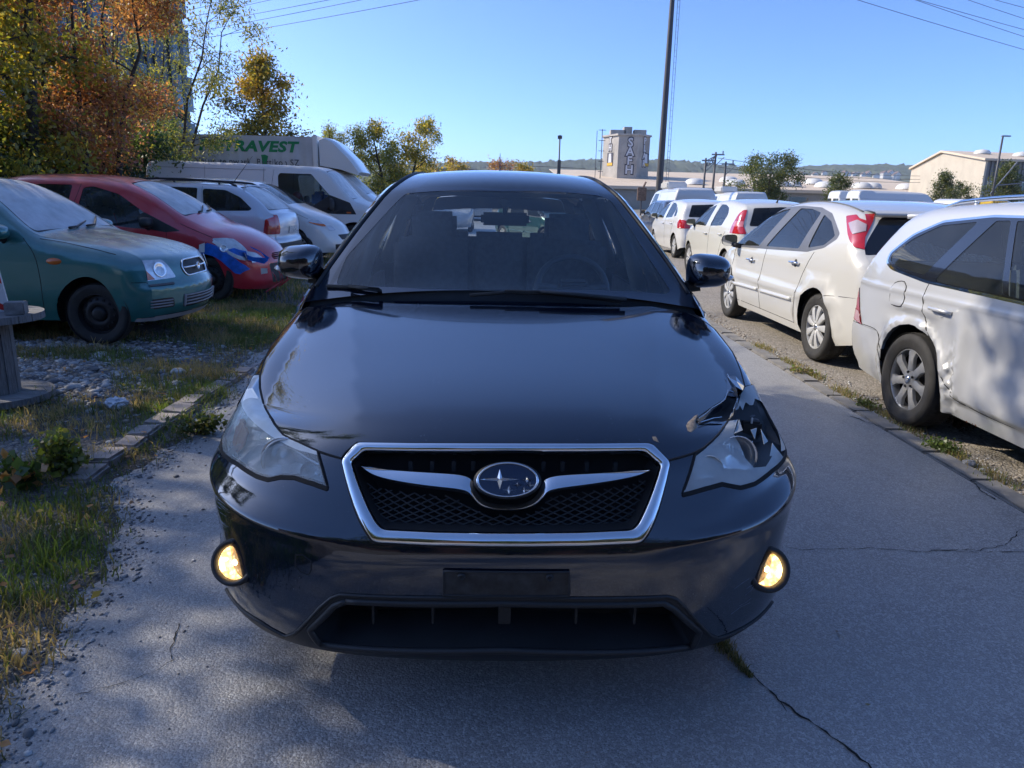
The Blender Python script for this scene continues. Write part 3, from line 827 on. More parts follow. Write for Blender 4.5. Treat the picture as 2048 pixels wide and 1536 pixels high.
# ---- grille
gp = pocket('grille', gr_in, .10, M['black_plastic'], 'grille_back', M['dark'], .97)
def loops(a, b_, n=7):
    o, i = [], []
    for k in range(len(a)):
        for j in range(n):
            t = j/n; o.append(a[k]*(1-t)+a[(k+1) % len(a)]*t); i.append(b_[k]*(1-t)+b_[(k+1) % len(b_)]*t)
    return np.array(o), np.array(i)
lo, li = loops(roundpoly(gr_out, .09, 5), roundpoly(gr_in, .07, 5), 5); k = len(lo)
prof = [(0, .0), (.07, .012), (.16, .0145), (.84, .0135), (.95, .006), (1.0, -.012)]
vs = np.concatenate([fpt(lo*(1-t)+li*t, o) for t, o in prof])
m = MB(); m.add(vs, [(r*k+i, r*k+(i+1) % k, (r+1)*k+(i+1) % k, (r+1)*k+i) for r in range(5) for i in range(k)])
m.build('grille_surround', M['chrome'], gp, True)
W_T = [(722,929),(760,938),(850,944),(944,949),(950,978),(966,1000),(990,1008),(1015,1009),(1040,1008),(1064,999),(1080,980),(1087,951),(1180,947),(1270,941),(1302,937)]
W_B = [(724,933),(748,957),(850,977),(932,985),(945,997),(958,1013),(985,1021),(1015,1022.5),(1045,1021),(1072,1012),(1087,996),(1098,984),(1180,973),(1272,956),(1300,941)]
wt, wb = crspline(TF.poly(W_T), .05), crspline(TF.poly(W_B), .05)
n_ = 90
def resn(p, n): 
    L = np.concatenate([[0], np.cumsum(np.linalg.norm(np.diff(p, axis=0), axis=1))]); t = np.linspace(0, L[-1], n)
    return np.stack([np.interp(t, L, p[:, 0]), np.interp(t, L, p[:, 1])], 1)
# keep the pairs of upper and lower points together
wt = np.concatenate([resn(dense(TF.poly(W_T[i:i+2]), .05), 7)[:-1] for i in range(14)]+[TF.poly(W_T[-1:])])
wb = np.concatenate([resn(dense(TF.poly(W_B[i:i+2]), .05), 7)[:-1] for i in range(14)]+[TF.poly(W_B[-1:])])
for _ in range(8):
    for a in (wt, wb): a[1:-1] = a[1:-1]*.5+(a[:-2]+a[2:])*.25
k = len(wt); prof = [(0, -.035), (.0, .0), (.06, .004), (.82, .014), (.97, .004), (1.0, -.006), (1.0, -.035)]
vs = np.concatenate([fpt(wt*(1-t)+wb*t, o) for t, o in prof])
m = MB(); m.add(vs, [(r*k+i, r*k+i+1, (r+1)*k+i+1, (r+1)*k+i) for r in range(6) for i in range(k-1)])
autosmooth(m.build('grille_wing', M['chrome'], gp), 50)
# lattice of the grille: crossing bars kept inside the lower field
gf = TF.poly([(722,955),(760,975),(920,992),(950,1018),(985,1028),(1045,1028),(1080,1018),(1105,990),(1275,965),(1308,945),(1268,1050),(1258,1056),(772,1055),(758,1042)])
b = MB(); lo_, hi_ = gf.min(0), gf.max(0)
for sg in (1, -1):
    for k in np.arange(-40, 40):
        ln = np.array([(x, (lo_[1]+hi_[1])/2+sg*(x*1.15)+k*.155) for x in np.linspace(lo_[0], hi_[0], 420)])
        ins = inpoly(ln, gf); run = []
        for p, i in zip(ln, ins):
            if i: run.append(p)
            if (not i or p is ln[-1]) and len(run) > 6:
                b.tube(fpt(np.array(run)[::6], -.036), .0016, 4, caps=False, flat=1.6); run = []
            elif not i: run = []
tag(b.build('grille_mesh', M['black_plastic'], gp), kind='stuff')
# upper slot: studs behind the top bar
for px in (815, 860, 905, 945, 1090, 1130, 1180, 1240): b = MB(); b.box(Vector(fpt(TF(px, 920), -.05)[0]), (.02, .012, .03), bev=.002); b.build('grille_clip', M['black_plastic'], gp)
# emblem: chrome oval, blue field, six stars
ec = (1014.7, 962); el = [(ec[0]+62.5*math.cos(t), ec[1]+34*math.sin(t)) for t in np.linspace(0, 2*PI, 49)[:-1]]
eo = TF.poly(el); cen = eo.mean(0); k = len(eo)
m = MB(); pr = [(1.10, -.02), (1.08, .012), (1.04, .018), (.99, .02)]
m.add(np.concatenate([fpt(cen+(eo-cen)*t, o) for t, o in pr]), [(r*k+i, r*k+(i+1) % k, (r+1)*k+(i+1) % k, (r+1)*k+i) for r in range(3) for i in range(k)])
em = m.build('emblem', M['black_plastic'], gp, True)
m = MB(); pr = [(1.0, .018), (.98, .026), (.94, .029), (.90, .026), (.89, .02)]
m.add(np.concatenate([fpt(cen+(eo-cen)*t, o) for t, o in pr]), [(r*k+i, r*k+(i+1) % k, (r+1)*k+(i+1) % k, (r+1)*k+i) for r in range(4) for i in range(k)])
m.add([*fpt(cen+(eo-cen)*.9, .022)], [])
M['emblem_blue'] = plain('emblem_blue', (0.002, 0.007, 0.035), 0.15, 0.3, var=0.1, coat=1.0)
m.build('emblem_ring', M['chrome'], em, True)
m = MB(); q = np.concatenate([fpt(cen+(eo-cen)*.9, .022), fpt(cen, .024)]); m.add(q, [(i, (i+1) % k, k) for i in range(k)]); m.build('emblem_field', M['emblem_blue'], em, True)
for cx, cy, x0, x1, y0, y1 in ((999.3,960.3,959,1037,941.3,979.4), (1052.8,961.1,1041,1071,955,966.7), (1034.5,970.9,1023.5,1046,964.2,977.9), (1058.7,971.2,1048,1071,965.2,976), (1017.5,980.6,1003,1035,972,989), (1047.4,981,1037,1063,974.5,987.2)):
    wx, wy = (x1-x0)*(.06 if x1-x0 > 50 else .10), (y1-y0)*(.085 if x1-x0 > 50 else .13)
    o = [(x1, cy), (cx+wx, cy+wy), (cx, y1), (cx-wx, cy+wy), (x0, cy), (cx-wx, cy-wy), (cx, y0), (cx+wx, cy-wy)]
    q = np.concatenate([fpt(TF.poly(o), .0255), fpt(TF.poly([(cx, cy)]), .031)]); m = MB(); m.add(q, [(i, (i+1) % 8, 8) for i in range(8)]); m.build('emblem_star', M['dull_chrome'], em)

# ---- headlamps
def lens(name, poly, mat, parent, off=.003):
    bg_ = Bag(); P, T = regions(poly, [], .02, None, SXF, SYF); lay(bg_, EVF, P, T, 1, {'base': off}); return bg_.build('base', name, mat, parent)
def bowl(c, r, ax, mat, name, parent, dep=.6):
    m = MB(); m.lathe([(r, 0), (r*.99, .004), (r*.93, -.008), (r*.8, -.25*dep*r), (r*.55, -.62*dep*r), (r*.3, -.85*dep*r), (.001, -1.0*dep*r)], 28, Matrix.Translation(c) @ Vector(ax).to_track_quat('Z', 'Y').to_matrix().to_4x4())
    return m.build(name, mat, parent, True)
M['lamp_dark'] = plain('lamp_inner_black', (0.012, 0.012, 0.013), 0.45)
FR = (-1, .12, .10)
# left in the photo: whole, clouded
h1 = pocket('headlight', hl_l, .075, M['lamp_shell'], 'headlight_back', M['lamp_shell'], .86)
M['lens_oxidised'] = glass('oxidised_headlamp_lens', (0.86, 0.92, 0.92), rough=.06, haze=.85, hazecol=(.95, .99, .97))
BROW = [(495.5,743.6),(520,751),(520,776.6),(529.5,814.4),(548.4,848.4),(567,871),(599.4,886),(635,902),(637.5,911),(592,899),(545,874),(505,842),(466,793),(476.6,765)]
LENS_L = [(466,793),(505,842),(545,874),(592,899),(637.5,911),(644.7,937),(656,977.7),(627.7,967.4),(590,955),(561.6,954),(537,958.9),(514.4,952),(476.6,927.7),(446.4,905),(444.5,880.5),(450,833),(463.4,789.9)]
lens('headlight_lens', TF.poly(BROW), M['lens_oxidised'], h1); lens('headlight_lens', TF.poly(LENS_L), M['lens_hazy'], h1)
c = Vector(fpt(TF(552, 910), -.034)[0]); bowl(c, .066, FR, M['reflector'], 'headlight_reflector', h1, .5)
m = MB(); m.lathe([(.001, .02), (.022, .014), (.034, -.01), (.036, -.04)], 24, Matrix.Translation(c+Vector((.025, 0, 0))) @ Vector(FR).to_track_quat('Z', 'Y').to_matrix().to_4x4()); m.build('headlight_projector', M['lens_white'], h1, True)
c = Vector(fpt(TF(615, 940), -.026)[0]); bowl(c, .034, FR, M['reflector'], 'headlight_reflector', h1, .5)
m = MB(); q = fpt(TF.poly([(457,832),(478,838),(486,862),(478,890),(466,902),(455,882)]), -.016); m.prism([*q], (.02, -.0, 0)); m.build('indicator_bulb_cover', plain('amber_cap', (0.42, 0.15, 0.06), 0.4), h1)
m = MB(); q = fpt(dense(TF.poly([(466,795),(500,830),(545,862),(590,900),(640,930)]), .1), -.012); m.tube(q, .007, 8); m.build('headlight_bezel', M['reflector'], h1, True)
# brow of the lamp, ring round its main reflector
M['lamp_brow'] = plain('headlamp_brow', (.74, .80, .80), .35, .1)
c = Vector(fpt(TF(554, 913), -.042)[0]); mt_ = Matrix.Translation(c) @ Vector(FR).to_track_quat('Z', 'Y').to_matrix().to_4x4()
m = MB(); m.lathe([(.064, 0), (.068, .005), (.074, 0), (.068, -.005)], 36, mt_, True); m.build('headlight_ring', M['reflector'], h1, True)
m = MB(); q = fpt(dense(TF.poly([(452,880),(470,915),(510,945),(545,952),(590,948),(648,970)]), .1), -.02); m.tube(q, .008, 8); m.build('headlight_bezel', M['reflector'], h1, True)
# right in the photo: smashed
h2 = pocket('headlight', hl_r, .10, M['lamp_dark'], 'headlight_back', M['lamp_dark'], .8)
tag(h2, 'smashed headlight with most of its upper lens broken out')
lens('headlight_lens', TF.poly(LENS_LOW), M['lens_clear'], h2); lens('headlight_lens', TF.poly(LENS_TOP), M['lens_clear'], h2, .004); lens('headlight_lens', TF.poly(LENS_RIM), M['lens_clear'], h2, .003)
c = Vector(fpt(TF(1487, 905), -.03)[0]); bowl(c, .064, (-1, -.12, .12), M['reflector'], 'headlight_reflector', h2)
c = Vector(fpt(TF(1425, 938), -.02)[0]); bowl(c, .045, (-1, -.12, .10), M['lamp_shell'], 'headlight_reflector', h2, .4)
for k_ in range(9):      # ribs of the reflector and splinters along the break
    a = TF(1462+k_*7, 866+abs(k_-4)*1.5); e = TF(1466+k_*6.5, 886+(k_ % 3)*7); m = MB(); m.tube(fpt(np.array([a, e]), -.03), .003, 5); m.build('reflector_rib', M['reflector'], h2)
for a_, b_, c_ in (((1467,869),(1478,842),(1484,862)), ((1543,888),(1556,906),(1538,914)), ((1500,862),(1512,858),(1508,880)), ((1520,860),(1534,884),(1526,890)), ((1476,808),(1490,806),(1484,822))):
    m = MB(); q = fpt(TF.poly([a_, b_, c_]), .004); m.prism([*q], (.003, 0, 0)); m.build('lens_splinter', M['lens_clear'], h2)
c = Vector(fpt(TF(1530, 826), -.05)[0]); m = MB(); mt_ = Matrix.Translation(c) @ Vector((-1, -.5, .1)).to_track_quat('Z', 'Y').to_matrix().to_4x4()
m.lathe([(.012, .0), (.012, .022), (.009, .024), (.006, .018), (.001, .018)], 16, mt_); m.lathe([(.022, -.01), (.022, .004), (.013, .006)], 16, mt_); m.build('bulb_holder', M['interior_grey'], h2, True)
m = MB(); m.box(Vector(fpt(TF(1505, 822), -.06)[0]), (.03, .07, .05), bev=.01); m.build('lamp_carrier', M['black_plastic'], h2)
m = MB(); m.box(Vector(fpt(TF(1507, 824), -.03)[0]), (.006, .006, .02), bev=.002); m.build('white_clip', M['plate_white'], h2)
# ---- torn hood corner
tp = pocket('torn_hood_corner', tear, .06, M['dark'], 'tear_back', M['dark'], .8)
def flap(tri, lifts):
    m = MB()
    q = np.concatenate([fpt(TF(*p), l) for p, l in zip(tri, lifts)]); k = len(q); c = q.mean(0)+np.array((.004, 0, .004))
    m.add([*q, c, *(q+np.array((.004, 0, -.003)))], [(i, (i+1) % k, k) for i in range(k)]+[(i, (i+1) % k, k+1+(i+1) % k, k+1+i) for i in range(k)]); m.build('bent_flap', HP, tp)
flap([(1453,754),(1468,764),(1487,775),(1474,797),(1463,788)], (.004, .022, .006, .034, .03))
flap([(1453,756),(1464,789),(1473,800),(1452,792)], (.004, .028, .012, .002))
flap([(1391,842),(1419,821),(1446,804),(1452,794),(1455,806),(1430,826),(1400,850)], (.012, .014, .012, .006, -.02, -.025, -.01))
flap([(1400,851),(1425,840),(1444,842),(1444,850),(1420,850)], (.004, -.016, -.018, .004, .006))
flap([(1456,842),(1463,824),(1470,806),(1475,812),(1466,836)], (.006, .016, .018, .004, -.004))
for pl in ([(1453,754),(1462,772),(1474,797)], [(1394,843),(1420,822),(1446,805)], [(1446,806),(1453,786),(1464,790)], [(1398,851),(1424,843),(1441,841)], [(1457,842),(1464,822),(1471,804)]):
    m = MB(); m.tube(fpt(dense(TF.poly(pl), .08), .012), .0014, 5); m.build('bare_metal_edge', M['dull_chrome'], tp)
M['primer'] = plain('bare_rusty_primer', (0.30, 0.23, 0.16), 0.8, var=0.5, scale=60, bmp=0.6, bscale=120)
def blot(px_poly, mat, name, off):
    q = fpt(TF.poly(px_poly), .002); c = fpt(TF.poly(px_poly).mean(0), off); k = len(q)
    m2 = MB(); m2.add([*q, *c], [(i, (i+1) % k, k) for i in range(k)]); return m2.build(name, mat, tp, True)
blot([(1371.6,852),(1375,845),(1382,839),(1388,833),(1394.5,830),(1395,836),(1391,845),(1394.5,854),(1389,861),(1382,865.7),(1375,863)], M['primer'], 'rusty_tip', .012)
blot([(1304,874),(1311,874),(1318,886),(1312,884),(1306,881)], M['primer'], 'paint_chip', .004)

# ---- fog lamps, lit
M['fog_lit'], _t, _b = newmat('lit_fog_lamp')
_co = coords(_t); _n = noise(_t, _co, 70, 2); _g = N(_t, 'ShaderNodeTexVoronoi', Scale=90.0); _t.links.new(_co, _g.inputs['Vector'])
_b.inputs['Base Color'].default_value = (.8, .7, .5, 1); _b.inputs['Roughness'].default_value = .15; _b.inputs['Metallic'].default_value = .6
_t.links.new(ramp(_t, _n, [(0.35, (0.85, 0.30, 0.05)), (0.55, (1.0, 0.62, 0.22)), (0.75, (1.0, 0.9, 0.65))]), _b.inputs['Emission Color'])
_t.links.new(math_(_t, 'MULTIPLY', ramp(_t, _g.outputs['Distance'], [(0.1, 1.0), (0.6, 0.35)]), 2.6), _b.inputs['Emission Strength'])
for px, py, sg in ((469, 1117, 1), (1535, 1131, -1)):
    p = Vector(fpt(TF(px, py), .0)[0])+Vector((-.016, 0, -.004))
    mt_ = Matrix.Translation(p) @ Vector((-1, sg*.16, .42)).to_track_quat('Z', 'Y').to_matrix().to_4x4()
    m = MB(); m.lathe([(.066, -.05), (.066, -.004), (.062, .005), (.052, .003), (.048, -.012), (.046, -.03)], 32, mt_); fg = m.build('fog_lamp', M['black_plastic'], hero, True)
    m = MB(); m.lathe([(.0475, -.014), (.044, -.016), (.03, -.024), (.012, -.03), (.001, -.032)], 28, mt_); m.build('fog_reflector', M['fog_lit'], fg, True)
    m = MB(); m.lathe([(.048, -.008), (.035, -.003), (.018, .001), (.001, .002)], 28, mt_); m.build('fog_lens', M['lamp_glass'], fg, True)
    m = MB(); m.lathe([(.001, -.010), (.008, -.013), (.009, -.024)], 14, mt_); m.build('fog_bulb', emit('fog_bulb', (1.0, .66, .28), 30), fg, True)
# scuffs on the bumper corners and cracks below the right fog lamp
M['scuff'] = plain('scuffed_primer', (0.17, 0.19, 0.22), 0.7, var=0.4, scale=50)
m = MB()
for k_ in range(26):
    x0 = 427+RNG.uniform(0, 12); y0 = 985+RNG.uniform(0, 95); ln = RNG.uniform(6, 26)
    q = TF.poly([(x0, y0), (x0+ln*.45, y0+ln*.5), (x0+ln, y0+ln*.9)]); m.tube(fpt(q, .0003), [.0004, RNG.uniform(.0006, .0014), .0003], 4)
for pl in ([(1492,1178),(1500,1172),(1510,1168),(1502,1180),(1490,1190)], [(1478,1212),(1492,1204),(1502,1196)], [(1462,1228),(1480,1214),(1500,1205)], [(1468,1178),(1484,1166),(1498,1157)]):
    m.tube(fpt(dense(TF.poly(pl), .06), .0003), .0007, 4)
tag(m.build('scratch', M['scuff'], hero), kind='stuff')

# ------------------------------------------------------------------ its cabin and rear
HC = dict(L=4.45, W=.89, paint=HP, lean=24.5, zs=.70, tuck=.12, bowF=0.0, bowR=.22,
    sil=[(1.30,.985),(1.42,1.045),(1.56,1.155),(1.70,1.262),(1.85,1.372),(2.00,1.472),(2.2,1.538),(2.6,1.572),(3.2,1.567),(3.75,1.52),(4.02,1.455),(4.12,1.37),(4.28,1.16),(4.38,1.0),(4.42,.85),(4.45,.6),(4.43,.45),(4.36,.30)],
    plan=[(.4,.898),(.9,.905),(1.3,.900),(2.5,.885),(3.6,.88),(4.1,.85),(4.45,.80)], belt=[(1.2,1.0),(1.6,.965),(2.6,.98),(3.6,1.03),(4.45,1.05)],
    fillet=[(1.2,.05),(1.45,.026),(1.9,.026),(2.25,.06),(4.0,.09),(4.45,.12)], crown=[(1.2,.07),(1.6,.085),(1.95,.060),(2.2,.034),(3.8,.032),(4.45,.03)])
HS = CarShape(HC); evc = HS.evC()
TCs = Tracer(lambda u, v: evc(u, v), 0, HS.S[-1], -1, 1, 260, 41)
WS_OUT = [(640,598),(652,580),(700,496),(770,379),(1010,378),(1240,390),(1318,498),(1372,590),(1385,608),(1010,603)]
WS_IN = [(672,571),(694,512),(795,402),(812,387),(1010,383),(1200,392),(1222,402),(1300,520),(1341,582),(1332,588),(1010,583),(850,578)]
ws_o, ws_i = TCs.poly(WS_OUT), TCs.poly(WS_IN)
sr0, sr1 = HS.s_of_d(4.06), HS.s_of_d(4.36)
rw_i = np.array([(sr0, -.90), (sr0-.02, 0), (sr0, .90), (sr1, .92), (sr1, -.92)])
bag = Bag()
P, T = regions([(0, -1), (HS.S[-1], -1), (HS.S[-1], 1), (0, 1)], [('glass_border', ws_o), ('windshield', roundpoly(ws_i, .03)), ('rear_window', roundpoly(rw_i*np.array((1, .8)), .05)/np.array((1, .8))), (None, np.array([(-.01, -1.01), (-.01, 1.01), (ws_o[0][0]*.9, 1.01), (ws_o[:, 0].min()-.01, 0), (ws_o[0][0]*.9, -1.01)]))], .05, None, 1.0, .8)
lay(bag, evc, P, T, 1, {'windshield': -.0015, 'rear_window': -.004})
bag.build('base', 'roof', HP, hero); bag.build('glass_border', 'windshield_border', paint('black_glass_border', (.004, .004, .005), 0, .1, .03), hero)
bag.build('windshield', 'windshield', M['hero_glass'], hero); bag.build('rear_window', 'rear_window', M['hero_side_glass'], hero)
df, dr, rw, ra = .905, 3.54, .335, .385
a1 = math.asin((.26-rw)/ra)
arc_r = [(dr+ra*math.cos(t), rw+ra*math.sin(t)) for t in np.linspace(a1, PI-a1, 18)]
t_end = math.acos((.565-df)/ra)
arc_f = [(df+ra*math.cos(t), rw+ra*math.sin(t)) for t in np.linspace(a1, t_end, 16)]
outer = np.array([*HS.sil, *arc_r, *arc_f, (.60,.665),(.612,.72),(.67,.758),(.78,.79),(.93,.82),(1.07,.83),(1.31,.86),(1.305,.93)])
win = [('window', [(1.56,1.035),(1.72,1.19),(1.90,1.325),(2.08,1.425),(2.24,1.465),(2.52,1.48),(2.50,1.02)], .02), ('window', [(2.60,1.02),(2.60,1.46),(3.10,1.46),(3.30,1.43),(3.46,1.06),(3.42,1.03)], .03), ('window', [(3.52,1.07),(3.38,1.42),(3.72,1.38),(3.88,1.2),(3.80,1.10)], .04)]
regs = [('door|0', np.array([(1.42,.30),(1.40,.93),(1.55,1.02),(2.10,1.44),(2.30,1.495),(2.55,1.50),(2.55,.30)])), ('door|1', np.array([(2.56,.30),(2.56,1.50),(3.2,1.49),(3.42,1.44),(3.52,1.05),(3.50,.88),(3.2,.72),(3.08,.45),(3.06,.30)]))]
regs += [(f'window|{i}', roundpoly(w[1], w[2])) for i, w in enumerate(win)]
bag = Bag(); P, T = regions(outer, regs, .07, [p-n*o for o in (.012, .03) for p, n in zip(HS.sil[::2], HS.nrm[::2])])
for sg in (1, -1): lay(bag, HS.evS(sg), P, {(f'{k}|{sg}' if k != 'base' else k): v for k, v in T.items()}, -sg, lambda k: -.006 if k.startswith('window') else 0.0, HS.inset(P))
for k_ in list(bag.d):
    nm = k_.split('|')[0]
    bag.build(k_, {'base': 'side_panel'}.get(nm, nm), M['hero_side_glass'] if nm == 'window' else HP, hero)
# cowl between hood and glass, bulkhead under it
m = MB(); ts = np.linspace(-4.6, 4.6, 31); a = EVF(ts, np.full(31, 11.0)); n_c = 31
vv = np.linspace(.97, -.97, 31)*-1
s0 = float(ws_o[:, 0].min())
cpos = evc(np.full(31, s0+.02), -vv*1.0)
m.add([*(a-np.array((.0, 0, .016))), *(a-np.array((-.05, 0, .03))), *(cpos-np.array((0, 0, .012)))], [(r*31+i, r*31+i+1, (r+1)*31+i+1, (r+1)*31+i) for r in (0, 1) for i in range(30)])
m.build('cowl_panel', M['black_plastic'], hero, True)
m = MB(); m.box((1.36, 0, .66), (.02, 1.55, .62)); m.build('firewall', M['dark'], hero)
def wpt(px, py, off): 
    p, n = surf_eval(evc, np.atleast_2d(TCs(px, py))); return Vector(p[0]+n[0]*off)
for pts, bl in (([(835,606),(760,590),(700,580)], [(655,575),(700,577),(760,584),(822,598)]), ([(1250,608),(1150,598),(1080,592)], [(940,594),(1010,588),(1100,590),(1190,600),(1240,607)])):
    m = MB(); m.tube([wpt(x, y, .022) for x, y in pts], [.011, .009, .006], 8); wp = m.build('wiper', M['black_plastic'], hero, True)
    m = MB(); m.tube([wpt(x, y, .008) for x, y in bl], .0075, 8); m.tube([wpt(x, y, .016) for x, y in bl[1:-1]], .005, 8); m.build('wiper_blade', M['rubber'], wp, True)
# mirrors
for px, py, sg, lab in ((600, 525, 1, None), (1418, 543, -1, None)):
    p = at(px, py, y=HY+1.53); q = Vector((p.y-HY, -p.x, p.z))
    o = mirror_shell('wing_mirror', hero, q+Vector((.04, 0, 0)), (.12, .195, .15), sg, HP, M['chrome'], 1.0, sg*-.12)
    m = MB(); m.tube([q+Vector((.03, -sg*.03, -.06)), q+Vector((.05, -sg*.13, -.085)), Vector((1.62, sg*.80, .995))], [.032, .026, .034], 10); m.build('mirror_arm', M['black_plastic'], o, True)
    m = MB(); m.tube([q+Vector((-.045, sg*.075, -.028)), q+Vector((-.005, sg*.100, -.026)), q+Vector((.03, sg*.104, -.022))], [.010, .013, .008], 8, flat=.8); m.build('mirror_indicator', M['lamp_glass'] if False else M['lens_white'], o, True)
# roof edge strips and aerial
for sg in (1, -1):
    m = MB(); q = HS.sil[(HS.sil[:, 0] > 1.42) & (HS.sil[:, 0] < 4.0)]; nn = HS.nrm[(HS.sil[:, 0] > 1.42) & (HS.sil[:, 0] < 4.0)]
    sv = HS.S[(HS.sil[:, 0] > 1.42) & (HS.sil[:, 0] < 4.0)]
    p = HS.evC()(sv, np.full(len(sv), .985*sg)); m.tube(p+np.array((0, 0, .001)), .009, 6); m.build('roof_seal', M['black_plastic'], hero, True)
m = MB(); pb = Vector(evc(np.array([HS.s_of_d(3.85)]), np.array([0.0]))[0]); m.tube([pb, pb+Vector((.02, 0, .03)), pb+Vector((.15, 0, .24))], [.014, .006, .002], 8); m.build('aerial', M['black_plastic'], hero, True)
# wheels, arches, underside
for dc in (df, dr):
    for sg in (1, -1): build_wheel(hero, dc, sg*.775, rw, .215, 'five', sg, 1, .4)
for dc, hi in ((df, t_end), (dr, PI-a1)):
    for sg in (1, -1):
        m = MB(); q = np.array([(dc+(ra+.004)*math.cos(t), rw+(ra+.004)*math.sin(t)) for t in np.linspace(a1, hi, 22)]); pp, nn = surf_eval(HS.evS(sg), q, flip=-sg); m.tube(pp+nn*.001, .02, 8); m.build('wheel_arch_lip', M['hero_clad'], hero, True)
m = MB()
for dc in (df, dr):
    for sg in (1, -1):
        vs, fs, n = [], [], 14
        for i in range(n+1):
            a_ = -.25+(PI+.5)*i/n
            for r_, yy in ((ra+.03, .845), (ra+.03, .60), (.02, .60)): vs.append((dc+r_*math.cos(a_), sg*yy, rw+r_*math.sin(a_)))
        m.add(vs, [(i*3+j, i*3+j+1, i*3+4+j, i*3+3+j) for i in range(n) for j in (0, 1)])
m.box((2.22, 0, .29), (3.9, 1.1, .14)); m.box((2.22, 0, .27), (1.8, 1.66, .08)); m.box((.35, 0, .45), (.3, 1.0, .3)); m.build('underbody', M['dark'], hero)
for sg in (1, -1): m = MB(); m.box((.42, sg*.60, .185), (.10, .16, .05), bev=.02); m.build('air_deflector', M['rubber'], hero)

# ---- interior
cab = bpy.data.objects.new('interior', None); link(cab, hero)
m = MB(); m.box((2.75, 0, .36), (2.8, 1.6, .05)); m.box((4.1, 0, .70), (.5, 1.3, .06)); m.build('cabin_floor', M['dark'], cab)
dsh = MB(); ts = np.linspace(-.74, .74, 25); pr = [(1.42, 1.005), (1.55, 1.02), (1.78, 1.015), (1.95, .99), (2.02, .93), (2.0, .70)]
vs = [(d+.06*abs(y/.74)**2, y, z+(.03*math.exp(-((y+.37)/.2)**2) if 1.6 < d < 2.0 else 0)-.02*abs(y/.74)**3) for d, z in pr for y in ts]
dsh.add(vs, [(r*25+i, r*25+i+1, (r+1)*25+i+1, (r+1)*25+i) for r in range(5) for i in range(24)]); dsh.build('dashboard', plain('dash_plastic', (.09, .094, .10), .6), cab, True)
m = MB(); cw = Vector((2.10, -.37, .985)); ax_u = Vector((.42, 0, .907)); m.tube([cw+ax_u*(.185*math.cos(t))+Vector((0, .185*math.sin(t), 0)) for t in np.linspace(0, 2*PI, 33)[:-1]], .0165, 10, True)
m.box(cw+Vector((-.02, 0, 0)), (.05, .15, .13), bev=.03, mat=Matrix.Rotation(-.43, 3, 'Y'))
for dy in (.1, -.1): m.tube([cw, cw+Vector((0, dy*1.8, .02))], .02, 8)
m.tube([cw, cw+ax_u*-.18], .02, 8)
autosmooth(m.build('steering_wheel', plain('wheel_leather', (.14, .145, .15), .4), cab), 50)
def seat(x, y, w, hz, head=True):
    s_ = MB(); s_.box((x-.22, y, .56), (.52, w, .16), bev=.06); s_.box((x+.12, y, .88), (.14, w, .66), bev=.06, mat=Matrix.Rotation(.2, 3, 'Y')); o = autosmooth(s_.build('seat', M['interior'], cab), 50)
    if head:
        s_ = MB(); s_.box((x+.23, y, hz), (.11, .27, .19), bev=.05, mat=Matrix.Rotation(.12, 3, 'Y')); s_.tube([(x+.2, y+.06, hz-.2), (x+.22, y+.06, hz-.05)], .008); s_.tube([(x+.2, y-.06, hz-.2), (x+.22, y-.06, hz-.05)], .008); autosmooth(s_.build('headrest', M['interior'], o), 50)
M['interior'] = plain('seat_cloth', (.15, .155, .165), .85, var=.25, scale=30)
seat(2.62, .405, .48, 1.265); seat(2.62, -.405, .48, 1.265)
seat(3.48, .42, .46, 1.07); seat(3.48, -.42, .46, 1.07); seat(3.48, 0, .40, 1.03)
m = MB(); p = at(1010, 438, y=HY+1.93); q = Vector((p.y-HY, -p.x, p.z)); m.box(q, (.05, .235, .062), bev=.025); m.tube([q+Vector((-.01, 0, .02)), q+Vector((-.03, 0, .085))], .012, 8); m.box(q+Vector((-.03, 0, .075)), (.05, .05, .035), bev=.01); autosmooth(m.build('rear_view_mirror', M['black_plastic'], cab), 50)
PT = plain('pillar_trim', (.34, .36, .37), .8)
for sg in (1, -1):
    m = MB(); m.tube([(1.50, sg*.755, 1.03), (1.75, sg*.70, 1.22), (2.05, sg*.605, 1.43)], .028, 8)
    m.tube([(2.56, sg*.83, .9), (2.55, sg*.74, 1.2), (2.53, sg*.62, 1.45)], .045, 8)
    m.tube([(3.55, sg*.80, 1.0), (3.46, sg*.68, 1.3), (3.35, sg*.60, 1.44)], .05, 8)
    m.tube([(4.30, sg*.74, 1.1), (4.05, sg*.62, 1.40)], .05, 8); m.build('pillar_trim', PT, cab, True)
m = MB(); m.box((3.1, 0, 1.465), (1.7, .96, .02)); m.build('headliner', M['interior_grey'], cab)
for sg in (1, -1): m = MB(); m.box((2.4, sg*.80, .70), (1.9, .03, .5)); m.build('door_trim', M['interior'], cab)
# ------------------------------------------------------------------ parked cars near the lane
GD, BP, CH = M['glass'], M['black_plastic'], M['chrome']
LR, LW, LA = M['lens_red'], M['lens_white'], M['lens_amber']
M['screen_dewy'] = glass('dewy_windscreen', (0.40, 0.48, 0.52), rough=0.14, haze=0.68, hazecol=(0.92, 0.95, 0.97))
GL = 0.10                                            # the verge on the left lies this much higher
p_green = paint('teal_green_paint', (0.001, 0.15, 0.148), 0.3, 0.3, 0.8, (0.50, 0.58, 0.58))
p_red = paint('red_paint', (0.52, 0.010, 0.030), 0.1, 0.3, 0.45, (0.62, 0.42, 0.44))
p_silver = paint('silver_blue_paint', (0.58, 0.61, 0.66), 0.3, 0.33, 0.2, (0.4, 0.4, 0.4))
p_golf = paint('silver_paint', (0.55, 0.56, 0.57), 0.25, 0.36, 0.15, (0.4, 0.4, 0.4))
